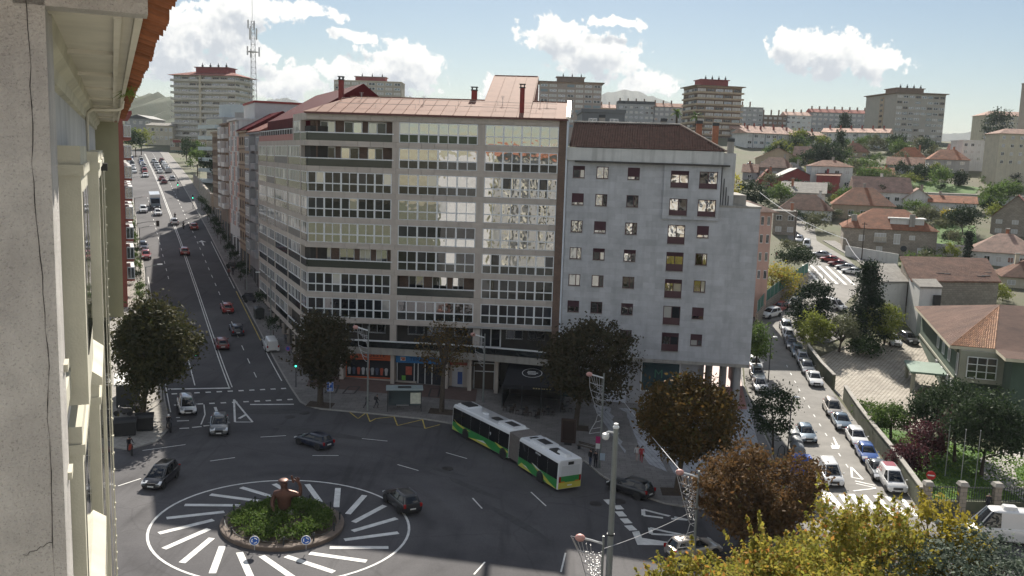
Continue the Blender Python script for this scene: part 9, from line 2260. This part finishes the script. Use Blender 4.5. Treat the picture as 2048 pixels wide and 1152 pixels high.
def cafe():
 M_AWN = mat('black_canvas', (0.012, 0.013, 0.018), .8, .2, 1)
 a, b = (-0.73, 105.21), (5.63, 104.36)
 rz = math.atan2(b[1] - a[1], b[0] - a[0]); w = math.hypot(b[0] - a[0], b[1] - a[1]) + .6
 root = thing('cafe_awning', 'black cafe awning with round white emblem at the brown block', 'awning', (a[0], a[1], gh(*a) + .16), rz)
 d = 6.0; zf, zb_ = 2.9, 4.5
 MB().add([(0, 0, zf), (w, 0, zf), (w, d, zb_), (0, d, zb_), (0, 0, zf - .06), (w, 0, zf - .06), (w, d, zb_ - .06), (0, d, zb_ - .06)], [(0, 1, 2, 3), (7, 6, 5, 4), (0, 4, 5, 1), (1, 5, 6, 2), (2, 6, 7, 3), (3, 7, 4, 0)]).build('canopy', [M_AWN], root)
 MB().box(-.02, w + .02, -.03, 0, zf - .5, zf + .02).build('valance', [M_AWN], root)
 for x in (-.03, w): MB().add([(x, 0, 0), (x, d, 0), (x, d, zb_), (x, 0, zf), (x + .03, 0, 0), (x + .03, d, 0), (x + .03, d, zb_), (x + .03, 0, zf)], [(0, 1, 2, 3), (7, 6, 5, 4), (0, 3, 7, 4), (1, 5, 6, 2)]).build('side_screen', [glass('smoked_screen', (.012, .012, .014), 1.4, 0, .2)], root)
 for x in (0, w / 3, 2 * w / 3, w): MB().box(x - .05, x + .05, -.05, .05, 0, zf).build('post', [M_DKMETAL], root)
 MB().box(w * .55, w + .1, d - .1, d + .05, zb_ + .05, zb_ + .25).build('awning_case', [M_WHITE], root)
 sl = math.atan2(zb_ - zf, d); cx_, cy_ = w * .45, d * .52; cz = zf + (zb_ - zf) * .52 + .02
 ring = MB(); N = 32
 for i in range(N):
  t0, t1 = 2 * PI * i / N, 2 * PI * (i + 1) / N
  f = lambda t, k: (cx_ + 1.25 * k * math.cos(t), cy_ + 1.15 * k * math.sin(t) * math.cos(sl), cz + 1.15 * k * math.sin(t) * math.sin(sl))
  ring.quad(f(t0, 1), f(t1, 1), f(t1, .93), f(t0, .93))
 e = ring.build('emblem_ring', [M_SIGNW], root)
 for (u, v_, ww) in ((-.1, .28, 1.0), (.05, -.05, 1.35), (0, -.36, 1.0)):
  y0 = cy_ + v_ * math.cos(sl); z0 = cz + v_ * math.sin(sl); b2 = MB(); b2.quad((cx_ + u - ww / 2, y0, z0), (cx_ + u + ww / 2, y0, z0), (cx_ + u + ww / 2, y0 + .17 * math.cos(sl), z0 + .17 * math.sin(sl)), (cx_ + u - ww / 2, y0 + .17 * math.cos(sl), z0 + .17 * math.sin(sl))); b2.build('emblem_bar', [M_SIGNW], e)
 for k in range(7): MB().box(w * .52 + k * .32, w * .52 + k * .32 + .2, -.045, -.031, zf - .32, zf - .2).build('valance_mark', [mat('gold_mark', (.4, .33, .15), .5, 0)], root)
 MB().box(.2, w - .2, d - .3, d, 0, 3.6).build('counter_front', [M_ROOM], root)
 tm = MB().lathe([(.05, 0), (.22, .01), (.03, .04), (.03, .70), (.35, .71), (.35, .74), (.02, .75)], 14).mesh('cafe_table', [M_DKMETAL], 40)
 cm = MB(); cm.box(-.2, .2, -.2, .2, .42, .46); cm.box(-.2, .2, .17, .2, .46, .85)
 for q in range(4): cm.box(-.2 + .36 * (q % 2), -.16 + .36 * (q % 2), -.2 + .36 * (q // 2), -.16 + .36 * (q // 2), 0, .42)
 cme = cm.mesh('cafe_chair', [mat('wicker_dark', (.05, .035, .028), .7, .2, 6)])
 rnd = random.Random(6)
 for i, (px_, py_) in enumerate([(0.24, 103.9), (1.73, 103.1), (3.2, 102.68), (4.77, 103.79), (6.71, 108.04), (6.88, 105.39)]):
  tag(link('cafe_table', tm, None, (px_, py_, gh(px_, py_) + .165)), 'small round table on the cafe terrace', 'table', 'cafe terrace tables')
  for q in range(3):
   an = rnd.uniform(0, 6.28) if q == 0 else an + 2.1
   cx2, cy2 = px_ + .62 * math.cos(an), py_ + .62 * math.sin(an)
   tag(link('cafe_chair', cme, None, (cx2, cy2, gh(cx2, cy2) + .165), an - PI / 2), 'dark chair on the cafe terrace', 'chair', 'cafe terrace chairs')
cafe()
def bins():
 def dumpster(label, p, rz, col, w=1.5, d=1.1, h=1.35):
  root = thing('rubbish_container', label, 'bin', (p[0], p[1], gh(*p) + .04), rz)
  m = mat('bin_%02d%02d%02d' % tuple(int(c * 99) for c in col), col, .5, .12, 2)
  MB().loft([[(x * .9, y * .88, .18) for x, y in ((-w / 2, -d / 2), (w / 2, -d / 2), (w / 2, d / 2), (-w / 2, d / 2))], [(x, y, h) for x, y in ((-w / 2, -d / 2), (w / 2, -d / 2), (w / 2, d / 2), (-w / 2, d / 2))]]).build('body', [m], root)
  MB().loft([[(-w / 2 - .04, d / 2 * math.cos(t), h + .02 + .36 * math.sin(t)) for t in [PI * k / 8 for k in range(9)]], [(w / 2 + .04, d / 2 * math.cos(t), h + .02 + .36 * math.sin(t)) for t in [PI * k / 8 for k in range(9)]]]).build('lid', [m], root, smooth=50)
  for sx_ in (-1, 1): MB().box(sx_ * w * .42 - .08, sx_ * w * .42 + .08, -.2, .2, 0, .2).build('wheel', [M_RUBBER], root)
 dumpster('large black rubbish container at the left edge', (-38.1, 86.61), R(20), (.015, .016, .017), 2.2, 1.5, 1.5); dumpster('black rubbish container nearest the left tree trunk', (-36.9, 88.56), R(20), (.018, .018, .02), 1.7, 1.4, 1.5)
 dumpster('dark round lidded container on the right avenue pavement', av(141, 20.0), R(115), (.03, .035, .035), 2.0, 1.4, 1.5)
 dumpster('grey lidded container farthest from the blue one', (30.72, 93.13), R(80), (.24, .26, .28)); dumpster('grey lidded container in the middle of the row', (30.2, 90.72), R(80), (.22, .24, .26)); dumpster('grey lidded container next to the blue one', (29.7, 88.44), R(80), (.20, .22, .24))
 p = (28.71, 84.61); root = thing('paper_container', 'tall blue recycling container at the street corner', 'bin', (p[0], p[1], gh(*p) + .04), R(-10))
 MB().loft([rrect(-1.0, 1.0, .75, .1, .12), rrect(-1.0, 1.0, .75, 1.75, .12), rrect(-.85, .85, .6, 1.95, .12)]).build('body', [mat('container_blue', (.015, .085, .42), .45, .1, 2)], root)
 MB().box(.6, 1.02, -.77, .77, .12, 1.7).build('pale_end', [mat('container_pale', (.36, .45, .58), .45, .1, 2)], root); MB().box(-.5, .5, -.77, -.755, 1.35, 1.55).build('slot', [M_BLACK], root); MB().box(-.2, .2, -.77, -.756, 1.0, 1.15).build('label_plate', [mat('amber_label', (.55, .42, .12), .5, 0)], root)
bins()
def kiosk():
 p = av(104, 1.2); root = thing('scaffold_kiosk', 'dark kiosk with rust coloured poles on the left pavement', 'kiosk', (p[0], p[1], gh(*p) + .16), AV_RZ)
 MB().box(-1.6, .8, 0, 5, 0, 2.6).build('body', [M_DKMETAL], root); MB().box(-1.8, 1.0, -.3, 5.3, 2.6, 2.75).build('roof', [W_WHITE], root)
 for k in range(4): MB().tube([(1.2, k * 1.6, 0), (1.2, k * 1.6, 3.4)], .05, 6).build('pole', [mat('rust_pole', (.30, .11, .05), .7, .2, 4)], root)
 for z in (1.2, 2.4, 3.3): MB().tube([(1.2, 0, z), (1.2, 4.8, z)], .04, 6).build('rail', [MATS['rust_pole']], root)
kiosk()
for (x, y) in [(-21.84, 101.45), (-7.77, 102.06), (7.72, 99.67), (16.08, 81.1)]:
 sheet('tree_pit', [(x - 1.5, y - 1.0), (x + 1.5, y - 1.2), (x + 1.6, y + .9), (x - 1.4, y + 1.1)], .178, M_SOIL, None, pv_c, 2.5)
for q in ([(-22.15, 108.61), (-21.2, 109.45), (-20.99, 106.22), (-22.21, 105.93)], [(-19.89, 109.14), (-18.57, 109.45), (-18.8, 106.54), (-20.14, 106.22)], [(-9.81, 110.68), (-8.69, 110.93), (-8.66, 107.7), (-9.81, 107.44)]):
 for a, b in zip(q, q[1:] + q[:1]): strip('pavement_grate', [a, b], .22, pv_c, M_IRON, .18)
def run_wall(name, label, pts, h, w, m, cat='wall', cap=None, base=0.0, below=1.0):
 root = thing(name, label, cat, (pts[0][0], pts[0][1], 0))
 o = pts[0]
 for a, b in zip(pts, pts[1:]):
  L_ = math.hypot(b[0] - a[0], b[1] - a[1]); n = max(1, int(L_ / 3.0))
  for i in range(n):
   p = [a[k] + (b[k] - a[k]) * i / n for k in (0, 1)]; q = [a[k] + (b[k] - a[k]) * (i + 1) / n for k in (0, 1)]
   za, zb_ = gh(*p), gh(*q); P0 = (p[0] - o[0], p[1] - o[1]); Q0 = (q[0] - o[0], q[1] - o[1])
   MB().obox(P0, Q0, w, (za - below, zb_ - below), (za + h, zb_ + h)).build('wall_panel', [m], root)
   if cap: MB().obox(P0, Q0, w + .1, (za + h, zb_ + h), (za + h + .12, zb_ + h + .12)).build('coping', [cap], root)
 return root
M_MOSS = mat('mossy_wall', (.13, .13, .095), .95, .4, .8, col2=(.065, .08, .045), streak=.5)
run_wall('street_wall', 'mossy stone wall along the parked cars, lower stretch', [(36.3, 75.3), (38.5, 87.3), (40.6, 100.9), (42.1, 110)], 1.9, .35, M_MOSS, cap=M_CONC)
run_wall('street_wall', 'mossy stone wall along the parked cars, above the courtyard gate', [(42.3, 114.5), (42.5, 120), (43.2, 128), (45.8, 138)], 1.9, .35, M_MOSS, cap=M_CONC)
run_wall('retaining_wall', 'rough stone retaining wall under the green fence at the lane', [(39.89, 144.33), (43.42, 152.05), (51.17, 165.46), (58.32, 176.75)], 2.2, .4, W_STONE)
def mesh_fence():
 P_ = [(39.89, 144.33), (43.42, 152.05), (51.17, 165.46), (58.32, 176.75)]; m = mat('green_mesh', (.03, .14, .10), .7, .2, 2)
 root = thing('mesh_fence', 'green mesh fence on top of the stone retaining wall', 'fence', (P_[0][0], P_[0][1], 0)); o = P_[0]
 for a, b in zip(P_, P_[1:]):
  n = max(1, int(math.hypot(b[0] - a[0], b[1] - a[1]) / 2.5))
  for i in range(n):
   p = [a[k] + (b[k] - a[k]) * i / n for k in (0, 1)]; q = [a[k] + (b[k] - a[k]) * (i + 1) / n for k in (0, 1)]
   za, zb_ = gh(*p) + 2.2, gh(*q) + 2.2; P0 = (p[0] - o[0], p[1] - o[1]); Q0 = (q[0] - o[0], q[1] - o[1])
   MB().obox(P0, Q0, .03, (za, zb_), (za + 1.9, zb_ + 1.9)).build('mesh_panel', [m], root); MB().box(P0[0] - .05, P0[0] + .05, P0[1] - .05, P0[1] + .05, za - .1, za + 2.0).build('post', [M_STEEL], root)
mesh_fence()
run_wall('garden_wall', 'long white garden wall below the stone villa', [(76.05, 205.61), (84.68, 197.3)], 2.4, .3, W_WHITE)
run_wall('garden_wall', 'grey garden wall right of the stone villa', [(98.37, 211.42), (105.24, 209.07)], 2.6, .3, mat('pale_lilac_wall', (.45, .43, .46), .9, .1, .5))
run_wall('garden_wall', 'low wall at the head of the courtyard', [(68.08, 149.67), (65.19, 150.87)], 2.6, .3, W_CREAM)
def iron_fence():
 P0, P1 = (36.6, 75.0), (58.0, 75.6)
 root = thing('iron_fence', 'iron railing with stone pillars above the lower street', 'fence', (P0[0], P0[1], 0))
 n = 7; m = MB().box(-.02, .02, -.02, .02, 0, 1.35).mesh('railing_bar', [M_DKMETAL])
 for i in range(n):
  x0 = (P1[0] - P0[0]) * i / n; y0 = (P1[1] - P0[1]) * i / n; x1 = (P1[0] - P0[0]) * (i + 1) / n; y1 = (P1[1] - P0[1]) * (i + 1) / n
  z = gh(P0[0] + x0, P0[1] + y0)
  MB().obox((x0, y0), (x1, y1), .35, z - 1, z + .95).build('base_wall', [M_MOSS], root)
  b = MB(); b.box(x0 - .3, x0 + .3, y0 - .3, y0 + .3, z - 1, z + 2.4); p = b.build('pillar', [W_STONE], root); MB().loft([[(x0 + .42 * a, y0 + .42 * c, z + 2.4) for a, c in ((-1, -1), (1, -1), (1, 1), (-1, 1))], [(x0 + .3 * a, y0 + .3 * c, z + 2.7) for a, c in ((-1, -1), (1, -1), (1, 1), (-1, 1))]]).build('pillar_cap', [M_CONC], p)
  for k in range(1, 14): t = k / 14; link('railing_bar', m, root, (x0 + (x1 - x0) * t, y0 + (y1 - y0) * t, z + .95))
  for zz in (1.05, 2.15): MB().obox((x0, y0), (x1, y1), .05, z + zz, z + zz + .05).build('rail', [M_DKMETAL], root)
iron_fence()
for lab, p in (('left flagpole in the garden of the green building', (42.66, 84.24)), ('middle flagpole in the garden of the green building', (42.54, 81.0)), ('right flagpole in the garden of the green building', (43.82, 80.85))):
 root = thing('flagpole', lab, 'flagpole', (p[0], p[1], gh(*p))); MB().tube([(0, 0, 0), (0, 0, 5.6)], [.05, .03], 8).build('pole', [M_STEEL], root); MB().ball((0, 0, 5.65), .07, .07, .07, 8, 5).build('finial', [M_STEEL], root)
for k in range(3):
 p = (28.05, 89.95); x, y = p[0] + .8 * k, p[1] - .9 * k
 o = MB().tube([(0, 0, 0), (.1, 0, .8), (.5, 0, 1.1), (.9, 0, .8), (1, 0, 0)], .05, 6).build('bike_rack', [M_DKMETAL], None, (x, y, gh(x, y) + .16), R(30)); tag(o, 'black tubular bike rack beside the containers', 'bike rack', 'bike racks beside the containers')
# ------------------------------------------------------------------ hills and air
def ridge(label_name, prof, D, depth, m, seed, rough=6.0, foot=20.0, n=160):
 """hill whose skyline follows prof = [(x, z)...] at distance D"""
 rnd = np.random.RandomState(seed); xs = np.linspace(prof[0][0], prof[-1][0], n); px_ = [p[0] for p in prof]; pz = [p[1] for p in prof]
 zs = np.interp(xs, px_, pz); k = np.ones(7) / 7; zs = np.convolve(np.pad(zs, 3, 'edge'), k, 'valid') + rnd.uniform(-rough, rough, n) * .5 + rnd.uniform(-rough, rough, n) * .25
 rows = []
 for t, f in ((-1, 0), (-.6, .35), (-.3, .7), (0, 1), (.4, .75), (1, 0)):
  rows.append([(x, D + depth * t + rnd.uniform(-1, 1) * depth * .03, foot + (z - foot) * f * (1 if f in (0, 1) else rnd.uniform(.94, 1.06))) for x, z in zip(xs, zs)])
 b = MB()
 for r in rows: b.v.extend(r)
 for j in range(len(rows) - 1):
  for i in range(n - 1): b.f.append((j * n + i, j * n + i + 1, (j + 1) * n + i + 1, (j + 1) * n + i)); b.m.append(0)
 o = b.build(label_name, [m], smooth=60); o['kind'] = 'structure'
M_FOREST = mat('wooded_slope', (.035, .055, .03), .95, .5, .03, col2=(.06, .07, .04), bump=.5, bscale=.3)
M_MOUNT = mat('mountain_slope', (.06, .075, .06), .95, .4, .004, col2=(.09, .095, .08))
def hills():
 f = lambda L_: [(p[0], p[2]) for p in L_]
 ridge('wooded_hill', [(-760, 40)] + f([(-420.82, 900.0, 67.79), (-383.73, 900.0, 73.79), (-373.69, 900.0, 81.34), (-361.37, 900.0, 82.7), (-349.11, 900.0, 82.12), (-339.43, 900.0, 75.2), (-322.43, 900.0, 63.65), (-293.03, 900.0, 52.45), (-253.63, 900.0, 41.53)]), 900, 260, M_FOREST, 1, 7.0)
 ridge('mountain', f([(-1540.72, 4300.0, 179.19), (-1328.38, 4300.0, 216.01), (-1210.47, 4300.0, 258.98), (-1116.43, 4300.0, 282.68), (-1046.05, 4300.0, 278.01), (-952.11, 4300.0, 227.95), (-787.53, 4300.0, 223.93), (-646.93, 4300.0, 265.32), (-542.0, 4300.0, 314.67), (-483.24, 4300.0, 305.04), (-317.68, 4300.0, 241.16), (-59.1, 4300.0, 237.82)]), 4300, 700, M_MOUNT, 2, 8.0)
 ridge('mountain', f([(-54.65, 4000.0, 212.58), (206.59, 4000.0, 242.37), (334.88, 4000.0, 304.28), (394.01, 4000.0, 344.58), (424.23, 4000.0, 349.8), (459.63, 4000.0, 338.12), (502.56, 4000.0, 350.14), (540.27, 4000.0, 336.41), (617.75, 4000.0, 313.24), (750.42, 4000.0, 281.07), (928.12, 4000.0, 233.05), (1236.96, 4000.0, 195.5), (1633.25, 4000.0, 169.26), (2000.32, 4000.0, 219.8), (2329.07, 4000.0, 213.02), (2767.45, 4000.0, 205.41)]), 4000, 700, M_MOUNT, 3, 7.0)
hills()
def haze():
 o = MB().box(-2600, 3600, -400, 6100, -14, 330).mesh('haze', [])
 m = bpy.data.materials.new('haze_air'); m.use_nodes = True; nt = m.node_tree; nt.nodes.clear()
 v = nd(nt, 'ShaderNodeVolumePrincipled'); v.inputs['Color'].default_value = (.84, .91, 1.0, 1); v.inputs['Density'].default_value = 0.000095; v.inputs['Anisotropy'].default_value = 0.0
 out = nd(nt, 'ShaderNodeOutputMaterial'); nt.links.new(v.outputs[0], out.inputs['Volume'])
 o.materials.append(m); ob = link('haze', o); ob['kind'] = 'stuff'; ob['label'] = 'pale daylight haze over the city'
haze()
